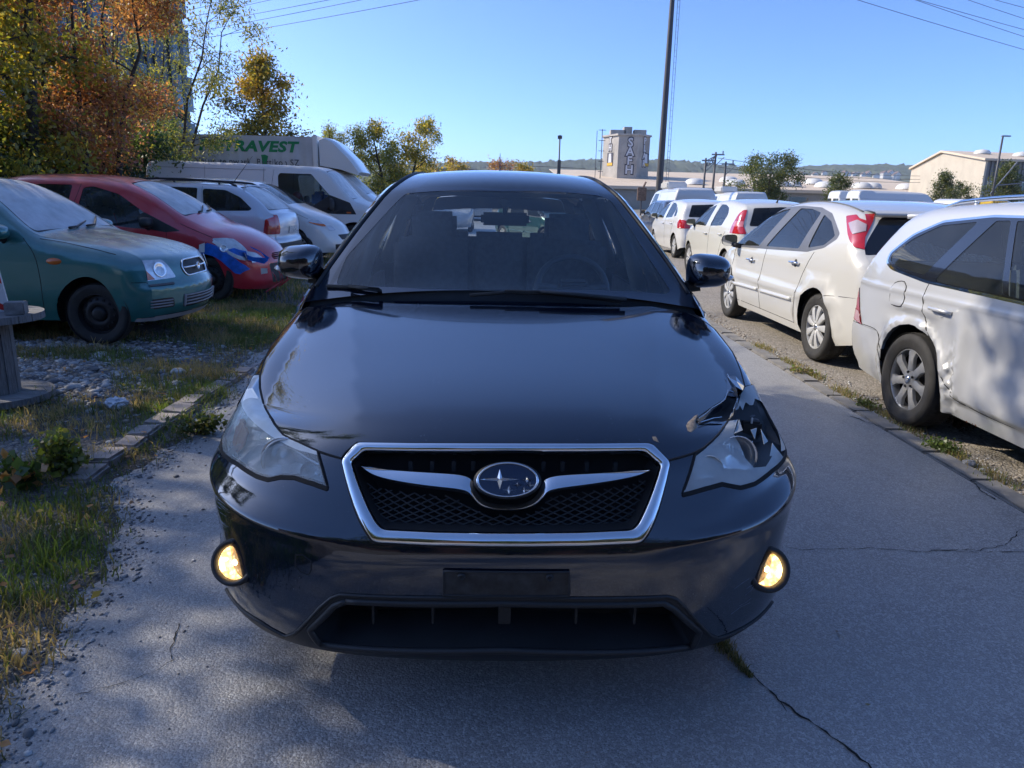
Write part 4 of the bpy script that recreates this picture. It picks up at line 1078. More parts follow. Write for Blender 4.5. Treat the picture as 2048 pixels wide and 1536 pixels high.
p_cream = paint('pearl_white_paint', (0.58, 0.57, 0.53), 0.05, 0.35, 0.12, (0.45, 0.43, 0.4))
p_white = paint('white_paint', (0.66, 0.66, 0.645), 0.0, 0.35, 0.15, (0.45, 0.44, 0.42))
p_ivory = paint('ivory_white_paint', (0.62, 0.61, 0.55), 0.0, 0.35, 0.12, (0.45, 0.44, 0.42))
p_dirty = paint('dirty_white_paint', (0.72, 0.73, 0.73), 0.0, 0.5, 0.5, (0.20, 0.20, 0.19), 0.3)
p_dark = paint('dark_grey_paint', (0.02, 0.022, 0.026), 0.3, 0.3, 0.3)
p_bluev = paint('dark_blue_paint', (0.01, 0.02, 0.05), 0.3, 0.3, 0.3)
p_tgreen = paint('sea_green_paint', (0.02, 0.10, 0.09), 0.4, 0.3, 0.3)

# --- teal hatchback, nose towards the lane
M['lens_grey2'] = plain('clear_lamp_lens', (.66, .70, .72), .12, .3, var=.3, scale=16, coat=1.0)
MIC = dict(L=3.72, W=.795, paint=p_green, axles=(.66, 3.02), rw=.273, ra=.335, tw=.165, wheel='steel', zsill=.215, lean=20, zs=.62, tuck=.25, bowF=.30, pF=2.0, bowR=.2,
    sil=[(.10,.20),(.03,.28),(.0,.40),(-.005,.50),(.035,.555),(.05,.60),(.075,.68),(.13,.745),(.28,.80),(.6,.865),(.98,.915),(1.12,.95),(1.5,1.22),(1.78,1.37),(2.05,1.41),(2.6,1.42),(3.1,1.39),(3.38,1.28),(3.58,.95),(3.66,.80),(3.70,.55),(3.71,.42),(3.66,.26)],
    plan=[(0,.73),(.3,.775),(.7,.795),(2,.795),(3.0,.785),(3.72,.72)], belt=[(0,.78),(1.1,.90),(3.7,.93)], fillet=[(0,.06),(.2,.13),(.9,.13),(1.2,.05),(1.8,.08),(3.7,.1)], crown=[(0,.0),(.12,.0),(.4,.02),(1,.035),(1.5,.05),(2,.035),(3.7,.02)],
    side=[('door', [(1.10,.28),(1.09,.60),(1.12,.80),(1.20,.93),(1.56,1.24),(1.80,1.36),(2.22,1.37),(2.24,.30)], .03, p_green, 0), ('window', [(1.33,.94),(1.62,1.22),(1.82,1.33),(2.16,1.345),(2.18,.95)], .03, GD, -.006),
          ('window', [(2.30,.95),(2.28,1.34),(2.7,1.34),(3.1,1.22),(3.2,.98)], .04, GD, -.006),
          ('valance', [(-.2,.17),(.40,.17),(.36,.235),(.1,.25),(-.2,.25)], .01, plain('grey_valance', (.34,.34,.35), .6), .006)],
    seams=[[(1.10,.28),(1.09,.60),(1.12,.80),(1.20,.925)], [(.26,.552),(.30,.553),(.36,.556)], [(1.10,.285),(2.24,.30)], [(.48,.795),(.65,.84),(.9,.89),(1.08,.92)]],
    glass=[('windshield', 1.16, 1.80, .93, .90, M['screen_dewy'], -.002), ('rear_window', 3.36, 3.55, .86, .86, GD, -.004)],
    ends=[('headlight', [(.38,.572),(.71,.565),(.73,.66),(.70,.742),(.45,.735)], False, M['lens_grey2'], .004, .03, True), ('headlight:amber', [(.60,.572),(.705,.57),(.715,.70),(.69,.70)], False, LA, .007, .01, True), ('grille', [(-.25,.575),(.25,.575),(.29,.66),(.22,.715),(-.22,.715),(-.29,.66)], False, BP, -.01, .04, False),
          ('valance', [(-.8,.19),(.8,.19),(.8,.245),(-.8,.245)], False, plain('grey_valance_', (.34,.34,.35), .6), .006, .01, False), ('air_intake', [(-.34,.29),(.34,.29),(.36,.41),(-.36,.41)], False, BP, -.006, .03, False), ('fog_lamp', [(.45,.31),(.7,.31),(.7,.40),(.47,.40)], False, BP, .002, .03, True), ('bumper_trim', [(.45,.512),(.76,.512),(.76,.530),(.45,.530)], False, M['interior_grey'], .012, .005, True)],
    fit=[('lamp', .955, .735, .13, LA), ('mirror', 1.38, .93, 0, p_green), ('handle', 2.1, .80, .17, BP)], cab=(1.1, 3.3), seat1=2.1)
micra, msh = build_car(MIC, 'teal_hatchback', 'teal green small hatchback with black steel wheel beside the wooden cable reel', 'car', (-2.86, 7.20, GL), PI, 'cars parked on the left verge')
b = MB(); 
for w, o in ((.30, .0),):
    yz = [(-.235,.575),(.235,.575),(.275,.655),(.21,.715),(-.21,.715),(-.275,.655)]
    q = msh.cpoly(roundpoly(yz, .05), False); q = np.concatenate([q, q[:1]])
    p, n = surf_eval(msh.evC(), q); b.tube(p+n*.003, .011, 8, flat=.8)
    q = msh.cpoly([(-.24+.48*k/10, .648) for k in range(11)], False); p, n = surf_eval(msh.evC(), q); b.tube(p+n*.003, .009, 8); 
    b.lathe([(.034, 0), (.034, .010), (.028, .012), (.026, .004), (.001, .004)], 20, Matrix.Translation(Vector(p[5])+Vector((-.012, 0, 0))) @ Matrix.Rotation(-PI/2, 4, 'Y'))
b.build('grille_surround', CH, micra, True)
PG = plain('pale_grey_plastic', (.3,.3,.31), .5)
def slat(pts, r):
    b = MB(); b.tube(pts, r, 6); b.build('intake_slat', PG, micra, True)
for z in (.315, .345, .375, .40):
    q = msh.cpoly([(-.34+.68*k/10, z) for k in range(11)], False); p, n = surf_eval(msh.evC(), q); slat(p+n*.003, .008)
for yy in (-.34, .34): q = msh.cpoly([(yy, .30+.11*k/5) for k in range(6)], False); p, n = surf_eval(msh.evC(), q); slat(p+n*.004, .014)
for sg in (1, -1):
    for z in (.33, .355, .38): q = msh.cpoly([(sg*(.48+.20*k/5), z) for k in range(6)], False); p, n = surf_eval(msh.evC(), q); slat(p+n*.006, .007)
    p, n = surf_eval(msh.evC(), msh.cpoly([(sg*.53, .655)], False)); b = MB(); b.lathe([(.070, .003), (.066, .006), (.05, -.002), (.001, -.004)], 24, Matrix.Translation(Vector(p[0])+Vector(n[0])*.004) @ Vector(n[0]).to_track_quat('Z', 'Y').to_matrix().to_4x4()); b.build('headlight_reflector', M['reflector'], micra, True)
def wipers(root, s, spec):
    for pts in spec:
        q = np.array(pts); p, n = surf_eval(s.evC(), q); b = MB(); b.tube(p+n*.015, [.012, .009, .007], 8); b.tube(np.linspace(p[1], p[2]*1.6-p[1]*.6, 5)+n[2]*.008, .007, 6); b.build('wiper', BP, root, True)
sw = msh.s_of_d(1.15); wipers(micra, msh, [[(sw-.02, -.1), (sw+.0, -.35), (sw+.10, -.62)], [(sw-.03, .35), (sw-.02, .15), (sw+.04, -.12)]])

# --- red city car with blue tape
M['lens_grey'] = plain('grey_clear_lens', (.62, .66, .68), .15, .2, var=.25, scale=12, coat=1.0)
ALT = dict(L=3.50, W=.80, paint=p_red, axles=(.68, 3.04), rw=.28, ra=.335, tw=.165, wheel='steel', zsill=.20, lean=17, zs=.66, tuck=.2, bowF=.34, pF=2.6, bowR=.2,
    sil=[(.10,.15),(.02,.22),(.0,.34),(.0,.46),(.03,.56),(.10,.65),(.28,.76),(.52,.86),(.78,.935),(.95,1.02),(1.35,1.27),(1.68,1.415),(2.0,1.475),(2.6,1.495),(3.05,1.47),(3.28,1.40),(3.40,1.1),(3.46,.85),(3.49,.6),(3.48,.4),(3.44,.25)],
    plan=[(0,.70),(.3,.775),(.7,.80),(2,.80),(3.0,.79),(3.5,.74)], belt=[(0,.7),(.9,.85),(1.6,.90),(3.5,1.0)], fillet=[(0,.07),(.3,.14),(.8,.12),(1.1,.06),(1.8,.10),(3.5,.1)], crown=[(0,.03),(.3,.05),(.8,.05),(1.3,.06),(2,.04),(3.5,.02)],
    side=[('door', [(1.15,.26),(1.14,.70),(1.16,.95),(1.40,1.16),(1.75,1.36),(2.2,1.41),(2.30,.95),(2.28,.26)], .03, p_red, 0), ('window', [(1.20,.87),(1.42,1.08),(1.74,1.29),(2.05,1.375),(2.17,1.36),(2.24,.98),(1.6,.895)], .035, GD, -.006), ('quarter_trim', [(.98,.87),(1.16,.85),(1.45,.90),(1.50,1.03),(1.42,1.085)], .02, BP, .002),
          ('rear_door', [(2.31,.27),(2.33,.95),(2.22,1.41),(2.7,1.42),(3.0,1.3),(3.02,.75),(2.7,.5),(2.65,.27)], .03, p_red, 0), ('window', [(2.36,1.0),(2.30,1.39),(2.7,1.39),(2.95,1.30),(2.97,1.08)], .035, M['glass_dark'], -.006),
          ('headlight', [(.05,.50),(.19,.49),(.36,.525),(.54,.67),(.62,.785),(.50,.79),(.30,.70),(.06,.62)], .04, M['lens_grey'], .006), ('fog_lamp', [(-.2,.20),(.12,.21),(.15,.26),(.10,.30),(-.2,.31)], .02, BP, .002),
          ('tail_light', [(3.3,.75),(3.6,.75),(3.6,1.05),(3.36,1.05)], .03, LR, .004)],
    seams=[[(1.15,.26),(1.14,.70),(1.155,.94)], [(2.29,.26),(2.31,.95),(2.20,1.40)], [(1.15,.265),(2.65,.27)], [(.62,.80),(.8,.875),(.98,.955)]],
    glass=[('windshield', 1.0, 1.66, .93, .92, M['screen_dewy'], -.002), ('rear_window', 3.29, 3.40, .82, .86, GD, -.004)],
    ends=[('grille', [(-.30,.50),(.30,.50),(.33,.54),(.28,.575),(-.28,.575),(-.33,.54)], False, M['dark'], -.015, .02, False), ('plate_void', [(-.34,.22),(.34,.22),(.42,.46),(-.42,.46)], False, plain('crumpled_grey_plastic', (.05,.05,.052), .6, var=.6, scale=20, bmp=.6), -.012, .04, False), ('headlight', [(.46,.50),(.75,.48),(.75,.66),(.55,.60)], False, M['lens_grey'], .006, .03, True)],
    fit=[('mirror', 1.38, .92, 0, BP), ('handle', 2.1, .83, .17, p_red), ('lamp', 2.26, .985, .05, M['dull_chrome'])], cab=(1.0, 3.2), seat1=2.0)
alto, ash = build_car(ALT, 'red_city_car', 'red small car with blue tape over its damaged front wing', 'car', (-2.87, 9.92, GL), PI, 'cars parked on the left verge')
sw = ash.s_of_d(1.0); wipers(alto, ash, [[(sw-.02, -.05), (sw+.0, -.35), (sw+.12, -.66)], [(sw-.03, .4), (sw-.02, .2), (sw+.06, -.1)]])
M['tape'] = plain('blue_tape', (0.008, 0.13, 0.55), 0.45, var=.35, scale=14, bmp=.5, bscale=30)
def on_flank(s, sg, pts, off, name, mat, parent, step=.03):
    P, T = regions(np.array([(s.unbend_d(d, s.yside(np.array([d]), np.array([z]))[0]), z) for d, z in pts]), [], step)
    bg_ = Bag(); lay(bg_, s.evS(sg), P, T, -sg, {'base': off}); o = bg_.build('base', name, mat, parent)
    return o
SD = 1      # flank that shows to the camera (local +Y once the car is turned by 180 degrees)
tp1 = [(.82,.60),(.74,.70),(.66,.735),(.56,.70),(.47,.63),(.39,.54),(.33,.46),(.31,.41),(.36,.35),(.40,.36),(.45,.43),(.52,.515),(.60,.57),(.70,.60)]
on_flank(ash, SD, tp1, .006, 'blue_tape', M['tape'], alto)
for q in ([(.46,.65),(.38,.585),(.28,.52),(.17,.485),(.13,.53),(.15,.56),(.26,.565),(.36,.63),(.42,.67)], [(.20,.70),(.13,.65),(.09,.56),(.14,.53),(.17,.62),(.23,.67)]): on_flank(ash, SD, q, .010, 'blue_tape', M['tape'], alto)
for q in ([(.76,.71),(.69,.735),(.70,.62),(.765,.62)], [(.61,.74),(.59,.765),(.47,.69),(.49,.655)], [(.20,.43),(.14,.43),(.13,.37),(.19,.355)]): on_flank(ash, SD, q, .011, 'white_sticker', M['plate_white'], alto)
for sg in (1, -1):
    for d, z, r in ((.47, .665, .045), (.29, .575, .062)):
        p, n = surf_eval(ash.evS(sg), np.array([(ash.unbend_d(d, .75), z)]), flip=-sg)
        b = MB(); b.lathe([(r, .004), (r*.9, .009), (r*.8, .006), (r*.3, -.004), (.001, 0)], 20, Matrix.Translation(Vector(p[0])+Vector(n[0])*.006) @ Vector(n[0]).to_track_quat('Z', 'Y').to_matrix().to_4x4()); b.build('headlight_reflector', M['reflector'], alto, True)
for k in range(7):       # bent tubes and shreds that hang from the torn front
    y0 = RNG.uniform(-.3, .5); b = MB(); b.tube([(-.01, y0, .45-RNG.uniform(0, .1)), (-.05, y0+RNG.uniform(-.1, .1), .32), (-.03, y0+RNG.uniform(-.15, .15), .2), (.05, y0+RNG.uniform(-.2, .2), .12)], .006, 5); b.build('hanging_shred', p_red, alto, True)
for z in (.515, .54, .56): b = MB(); q = ash.cpoly([(-.3+.06*k, z) for k in range(11)], False); p, n = surf_eval(ash.evC(), q); b.tube(p-n*.004, .006, 6); b.build('grille_slat', p_red, alto, True)

# --- silver estate, tail towards the lane
OCT = dict(L=4.57, W=.885, paint=p_silver, axles=(.90, 3.48), rw=.32, ra=.385, tw=.205, wheel='five', zsill=.24, lean=17, zs=.72, tuck=.16, bowF=.3, bowR=.16,
    sil=[(.12,.22),(.0,.35),(.0,.5),(.05,.70),(.3,.83),(.8,.93),(1.15,1.0),(1.9,1.40),(2.2,1.455),(2.8,1.47),(3.5,1.455),(3.75,1.445),(3.95,1.385),(4.30,1.16),(4.42,1.04),(4.50,1.0),(4.545,.80),(4.53,.64),(4.57,.60),(4.575,.45),(4.50,.30)],
    plan=[(0,.74),(.4,.85),(.9,.885),(3.5,.885),(4.2,.86),(4.57,.80)], belt=[(0,.9),(1.2,.97),(4.5,1.02)], fillet=[(0,.1),(1.2,.08),(1.9,.07),(3.8,.08),(4.4,.10),(4.57,.10)], crown=[(0,.03),(1.2,.04),(2,.03),(3.8,.03),(4.57,.015)],
    side=[('door', [(1.3,.3),(1.3,.95),(2.0,1.38),(2.42,1.42),(2.46,.3)], .03, p_silver, 0), ('window', [(1.5,1.02),(2.02,1.34),(2.36,1.40),(2.40,1.03)], .03, M['glass_dark'], -.006), ('rear_door', [(2.48,.3),(2.48,1.42),(3.34,1.42),(3.36,.95),(3.05,.6),(3.0,.3)], .03, p_silver, 0), ('window', [(2.54,1.04),(2.54,1.41),(3.28,1.395),(3.28,1.045)], .03, M['glass_dark'], -.006), ('window', [(3.40,1.045),(3.36,1.385),(3.72,1.37),(3.96,1.26),(4.14,1.09),(4.10,1.06)], .05, M['glass_dark'], -.006),
          ('tail_light', [(4.29,.695),(4.7,.70),(4.7,1.02),(4.50,1.015),(4.33,.93)], .02, LR, .005), ('tail_light:white', [(4.44,.79),(4.7,.79),(4.7,.91),(4.44,.90)], .02, LW, .009), ('rear_cladding', [(3.95,.2),(4.7,.2),(4.7,.555),(4.35,.565),(4.05,.5)], .02, BP, .004), ('rear_reflector', [(4.40,.43),(4.7,.43),(4.7,.46),(4.40,.455)], .01, LR, .012)],
    seams=[[(2.47,.3),(2.47,1.42)], [(3.04,.45),(3.12,.75),(3.35,.97),(3.35,1.42)], [(4.3,.66),(4.2,.66),(4.0,.62)]],
    glass=[('windshield', 1.2, 1.86, .92, .9, GD, -.003), ('rear_window', 3.93, 4.38, .86, .90, M['screen_dewy'], -.003)],
    ends=[('tail_light', [(.60,.70),(.95,.70),(.95,1.0),(.60,1.0)], True, LR, .005, .03, True), ('number_plate', [(-.26,.70),(.26,.70),(.26,.81),(-.26,.81)], True, plain('worn_number_plate', (.5,.5,.5), .4, var=.75, scale=38), .008, .01, False), ('rear_cladding', [(-.95,.32),(.95,.32),(.95,.555),(-.95,.555)], True, BP, .004, .02, False), ('headlight', [(.45,.6),(.9,.6),(.9,.75),(.5,.74)], False, LW, .004, .03, True), ('grille', [(-.35,.5),(.35,.5),(.38,.72),(-.38,.72)], False, BP, -.004, .04, False)],
    fit=[('mirror', 1.55, 1.0, 0, p_silver), ('handle', 2.36, .88, .18, p_silver), ('handle', 3.2, .90, .18, p_silver)], cab=(1.2, 4.2), seat1=2.2)
octv, osh = build_car(OCT, 'silver_estate_car', 'silver blue estate car with black roof rails and tail towards the lane', 'car', (-3.42-4.57, 12.72, GL), 0.0, 'cars parked on the left verge')
def rails(root, s, d0, d1, mat, inset=.93, r=.017, h=.05):
    for sg in (1, -1):
        b = MB(); ds = np.linspace(d0, d1, 15); q = np.array([(s.s_of_d(d), sg*inset) for d in ds]); p, n = surf_eval(s.evC(), q)
        hh = np.sin(np.linspace(0, PI, 15))**.25*h; p = p+n*hh[:, None]+np.array((0, 0, .002)); b.tube(p, r, 8)
        for k in (2, 7, 12): b.tube([p[k], p[k]-np.array((0, 0, h))], r, 6)
        b.build('roof_rail', mat, root, True)
rails(octv, osh, 1.9, 3.85, BP)
b = MB(); p = Vector(osh.evC()(np.array([osh.s_of_d(3.6)]), np.array([.0]))[0]); b.tube([p, p+Vector((.02, 0, .04)), p+Vector((.34, 0, .44))], [.014, .006, .003], 6); b.build('aerial', BP, octv, True)
b = MB(); b.tube([(3.86+.14*abs(k)**2, .60*k, 1.455-.03*k*k) for k in np.linspace(-1, 1, 13)], [.02]*13, 8, flat=.6); b.build('rear_spoiler', p_silver, octv, True)

# --- pale front of a car seen between the estate and the van
MPV = dict(L=4.3, W=.88, paint=p_white, axles=(.85, 3.4), rw=.32, ra=.38, tw=.2, wheel='five', lean=15, bowF=.42, pF=2.4, bowR=.15,
    sil=[(.12,.22),(.0,.32),(.0,.48),(.04,.60),(.12,.72),(.35,.86),(.75,1.02),(.95,1.10),(1.6,1.48),(1.9,1.55),(2.6,1.58),(3.6,1.54),(4.1,1.40),(4.24,1.1),(4.3,.8),(4.3,.4),(4.2,.28)],
    plan=[(0,.72),(.4,.84),(.9,.88),(3.5,.88),(4.3,.82)], belt=[(0,.9),(1.0,1.03),(4.3,1.05)], fillet=[(0,.08),(.5,.13),(1.0,.08),(1.8,.08),(4.3,.1)], crown=[(0,.03),(.5,.05),(1,.05),(2,.03),(4.3,.02)],
    side=[('window', [(1.25,1.1),(1.7,1.42),(2.1,1.47),(2.1,1.1)], .03, GD, -.006), ('window', [(2.18,1.1),(2.18,1.48),(3.0,1.47),(3.1,1.12)], .03, GD, -.006), ('headlight', [(.05,.66),(.3,.68),(.62,.82),(.58,.86),(.3,.80),(.05,.74)], .03, LW, .005), ('headlight:amber', [(.2,.665),(.45,.73),(.6,.80),(.60,.815),(.4,.75),(.2,.685)], .005, LA, .008)],
    glass=[('windshield', 1.0, 1.6, .93, .9, GD, -.003), ('rear_window', 4.1, 4.23, .86, .86, GD, -.004)], frit=False,
    ends=[('grille', [(-.42,.46),(.42,.46),(.50,.56),(-.50,.56)], False, BP, -.006, .03, False), ('intake', [(-.55,.28),(.55,.28),(.6,.38),(-.6,.38)], False, BP, -.006, .03, False), ('headlight', [(.50,.64),(.95,.66),(.95,.76),(.55,.73)], False, LW, .005, .03, True)],
    seams=[[(.62,.87),(.85,.98),(1.0,1.05)]], fit=[('mirror', 1.3, 1.1, 0, p_white)], cab=(1.0, 3.9), seat1=2.0)
mpv, mpsh = build_car(MPV, 'white_hatchback', 'pale hatchback nose with slanting headlamp between silver estate and white van', 'car', (-3.0, 15.3, GL), PI, 'cars parked on the left verge')

# --- white panel van
VAN = dict(L=5.68, W=.985, paint=p_dirty, axles=(.92, 3.86), rw=.33, ra=.40, tw=.205, wheel='five', zsill=.30, lean=6, zs=.9, tuck=.1, bowF=.30, pF=2.6, bowR=.06,
    sil=[(.10,.30),(.0,.40),(.0,.62),(.05,.80),(.25,.98),(.72,1.13),(.92,1.20),(1.52,1.80),(1.75,1.89),(2.2,1.935),(3.1,1.965),(4.4,1.985),(5.55,1.975),(5.62,1.90),(5.66,1.2),(5.68,.5),(5.62,.34)],
    plan=[(0,.80),(.4,.93),(.9,.985),(5,.985),(5.68,.97)], belt=[(0,1.1),(5.7,1.1)], fillet=[(0,.1),(.8,.10),(1.5,.06),(2.0,.07),(5.68,.06)], crown=[(0,.03),(1,.05),(1.6,.06),(2.2,.03),(5.68,.015)], relief=[lambda d, z: -.012*((np.abs(z-1.58) < .22) & (d > 2.95) & (d < 5.4)), lambda d, z: .012*np.exp(-((z-1.0)/.05)**2)],
    side=[('door', [(1.02,.45),(1.0,1.05),(1.65,1.80),(2.70,1.86),(2.78,.45)], .04, p_dirty, 0), ('window', [(1.12,.985),(1.06,.94),(1.50,1.36),(1.88,1.775),(2.58,1.78),(2.63,1.72),(2.60,1.20),(2.05,1.09),(1.96,1.04),(1.9,.94),(1.40,.92)], .03, M['glass'], -.006), ('mirror_base', [(.86,.90),(1.0,1.16),(1.45,1.32),(1.92,1.02),(1.9,.93),(1.3,.90)], .02, BP, .002), ('side_indicator', [(.98,.92),(1.08,.92),(1.08,.955),(.98,.955)], .005, LA, .006)],
    seams=[[(2.72,1.86),(2.80,1.2),(2.80,.45)], [(2.95,1.88),(2.95,.45)], [(4.28,1.90),(4.28,.45)], [(2.9,1.84),(5.5,1.86)]],
    glass=[('windshield', .98, 1.56, .93, .93, M['screen_dewy'], -.003)], ends=[('headlight', [(.55,.72),(1.0,.72),(1.0,1.0),(.6,.95)], False, LW, .004, .04, True), ('grille', [(-.5,.62),(.5,.62),(.5,.82),(-.5,.82)], False, BP, -.004, .04, False)],
    fit=[], cab=(1.0, 2.8), seat1=2.1)
van, vsh = build_car(VAN, 'panel_van', 'dirty white panel van with black window trim parked before the tarpaulin truck', 'van', (-2.3, 18.15, GL), PI, 'vans on the left verge')
for sg in (1, -1):
    m_ = mirror_shell('wing_mirror', van, Vector((1.42, sg*1.12, 1.10)), (.10, .17, .30), sg, BP, CH); b = MB(); b.tube([(1.45, sg*1.10, 1.05), (1.5, sg*.96, 1.0)], .03, 8); b.build('mirror_arm', BP, m_, True)
b = MB(); b.tube([(2.35, .35+.3*math.cos(t)*.6, 1.13+.16*math.sin(t)) for t in np.linspace(0, 2*PI, 13)[:-1]], .10, 8, True); pk = b.build('pink_jacket', plain('pink_cloth', (.45, .03, .09), .8), van, True)
b = MB(); b.box((1.8, .45, 1.22), (.3, .5, .35), bev=.1); b.build('blue_bag', plain('blue_cloth', (.02, .12, .42), .7), van)

# --- tarpaulin box truck
TRK = dict(L=5.6, W=.98, paint=p_white, axles=(.92, 4.2), rw=.34, ra=.41, tw=.21, wheel='five', zsill=.35, lean=7, zs=.9, tuck=.1, bowF=.30, pF=2.6, bowR=.02,
    sil=[(.10,.30),(.0,.40),(.0,.65),(.05,.85),(.25,1.02),(.62,1.20),(.80,1.32),(1.42,1.84),(1.66,1.95),(2.0,2.02),(2.04,1.95),(2.06,1.0),(2.12,.84),(3,.82),(5.5,.82),(5.58,.75),(5.6,.5),(5.55,.42)],
    plan=[(0,.80),(.4,.93),(.9,.98),(5.6,.98)], belt=[(0,1.15),(5.7,1.15)], fillet=[(0,.1),(.8,.08),(1.5,.06),(2.0,.04),(5.6,.03)], crown=[(0,.03),(1,.05),(1.6,.05),(2.0,.02),(5.6,.0)],
    side=[('door', [(1.0,.5),(.98,1.1),(1.5,1.76),(1.92,1.95),(1.95,.5)], .04, p_white, 0), ('window', [(1.05,1.18),(1.50,1.66),(1.72,1.83),(1.88,1.84),(1.88,1.2)], .03, M['glass'], -.006)],
    glass=[('windshield', .86, 1.46, .93, .93, M['screen_dewy'], -.003)], ends=[('headlight', [(.55,.75),(1.0,.75),(1.0,1.05),(.6,1.0)], False, LW, .004, .04, True), ('grille', [(-.5,.65),(.5,.65),(.5,.9),(-.5,.9)], False, BP, -.004, .04, False)],
    fit=[], cab=(.9, 1.95), seat1=1.6)
TX, TY = -2.60, 21.2
trk, tsh = build_car(TRK, 'tarpaulin_truck', 'white box truck with grey tarpaulin lettered in green under the trees', 'truck', (TX, TY, GL), PI, None)
M['tarp'] = plain('grey_tarpaulin', (.42, .43, .44), .55, var=.1, scale=2.5, bmp=.25, bscale=4)
# box body: canvas with sagging folds on a frame
b = MB(); nx, nz = 40, 10
for sg in (1, -1):
    vs = [(2.16+3.5*i/nx, sg*(1.06-.018*math.sin(i*1.9)*math.sin(PI*j/nz)-.03*math.exp(-((i/nx-.10)/.03)**2)*(.3+j/nz)), .85+1.93*j/nz+.0) for i in range(nx+1) for j in range(nz+1)]
    b.add(vs, [(i*(nz+1)+j, (i+1)*(nz+1)+j, (i+1)*(nz+1)+j+1, i*(nz+1)+j+1)[::sg] for i in range(nx) for j in range(nz)])
vs = [(2.16+3.5*i/20, y, 2.78+.05*(1-abs(y)/1.06)-.01*(1-math.cos(i*2*PI/5))) for i in range(21) for y in (-1.06, -.5, 0, .5, 1.06)]
b.add(vs, [(i*5+j, i*5+j+1, (i+1)*5+j+1, (i+1)*5+j) for i in range(20) for j in range(4)])
b.box((5.67, 0, 1.82), (.03, 2.12, 1.95)); tb = b.build('tarpaulin_cover', M['tarp'], trk, True); autosmooth(tb, 50)
b = MB(); b.box((2.13, 0, 1.84), (.06, 2.12, 1.98), bev=.02); b.box((2.13, 1.02, 1.84), (.12, .12, 1.99), bev=.02); b.box((2.13, -1.02, 1.84), (.12, .12, 1.99), bev=.02); b.build('box_front_panel', p_white, trk)
b = MB(); pr = [(2.04, 2.06), (2.04, 2.70), (1.90, 2.76), (1.70, 2.66), (1.25, 2.22), (1.02, 1.90), (1.10, 1.86), (1.5, 1.98)]
vs, k = [], len(pr)
for y, f in ((-.98, .0), (-.90, .06), (-.5, .08), (0, .09), (.5, .08), (.90, .06), (.98, 0)): vs += [(d-(f*.8 if 0 < i < 6 else 0), y, z+(f*.35 if 0 < i < 6 else 0)) for i, (d, z) in enumerate(pr)]
b.add(vs, [(r*k+i, r*k+(i+1) % k, (r+1)*k+(i+1) % k, (r+1)*k+i) for r in range(6) for i in range(k)]+[tuple(range(k))[::-1], tuple(6*k+i for i in range(k))])
autosmooth(b.build('wind_deflector', p_white, trk), 35)
for sg in (1, -1):
    m_ = mirror_shell('wing_mirror', trk, Vector((1.18, sg*1.14, 1.28)), (.10, .17, .30), sg, BP, CH); b = MB(); b.tube([(1.2, sg*1.12, 1.2), (1.25, sg*.96, 1.18)], .03, 8); b.build('mirror_arm', BP, m_, True)
def lettering(name, txt, mat, parent, loc, right, up, size, shear=0.0, bold=0.0, space=1.0, width=None, depth=.002):
    cu = bpy.data.curves.new(name, 'FONT'); cu.body = txt; cu.size = size; cu.shear = shear; cu.offset = bold; cu.space_character = space; cu.extrude = depth; cu.align_x = 'CENTER'; cu.align_y = 'CENTER'; cu.resolution_u = 3
    cu.materials.append(mat); o = link(bpy.data.objects.new(name, cu), parent)
    r, u = Vector(right).normalized(), Vector(up).normalized(); n = r.cross(u)
    o.matrix_local = Matrix(((r.x, u.x, n.x, loc[0]), (r.y, u.y, n.y, loc[1]), (r.z, u.z, n.z, loc[2]), (0, 0, 0, 1)))
    bpy.context.view_layer.update()
    w = o.dimensions.x; ml = o.matrix_local.copy()
    me = bpy.data.meshes.new_from_object(o.evaluated_get(bpy.context.evaluated_depsgraph_get()))
    bpy.data.objects.remove(o); bpy.data.curves.remove(cu)
    me.name = name; o = link(bpy.data.objects.new(name, me), parent); o.matrix_local = ml
    if width and w > 0: o.matrix_local = ml @ Matrix.Diagonal((width/w, 1, 1, 1))
    return o
M['print_green'] = plain('green_print', (.005, .19, .065), .6, var=.1)
M['print_grey'] = plain('grey_print', (.07, .08, .09), .6, var=.1)
lettering('lettering', 'PIETRAVEST', M['print_green'], trk, (3.88, 1.068, 2.50), (-1, 0, 0), (0, 0, 1), .36, .22, .016, 1.08, 2.62)
lettering('lettering', 'Natursteinwerk  Buttikon SZ', M['print_grey'], trk, (3.92, 1.068, 2.11), (-1, 0, 0), (0, 0, 1), .23, 0, .002, 1.1, 2.72)
b = MB(); b.prism([(3.42, 1.066, 2.05), (3.36, 1.066, 2.27), (3.44, 1.066, 2.31), (3.55, 1.066, 2.30), (3.57, 1.066, 2.05)], (0, .003, 0)); b.build('printed_leaf', M['print_green'], trk)

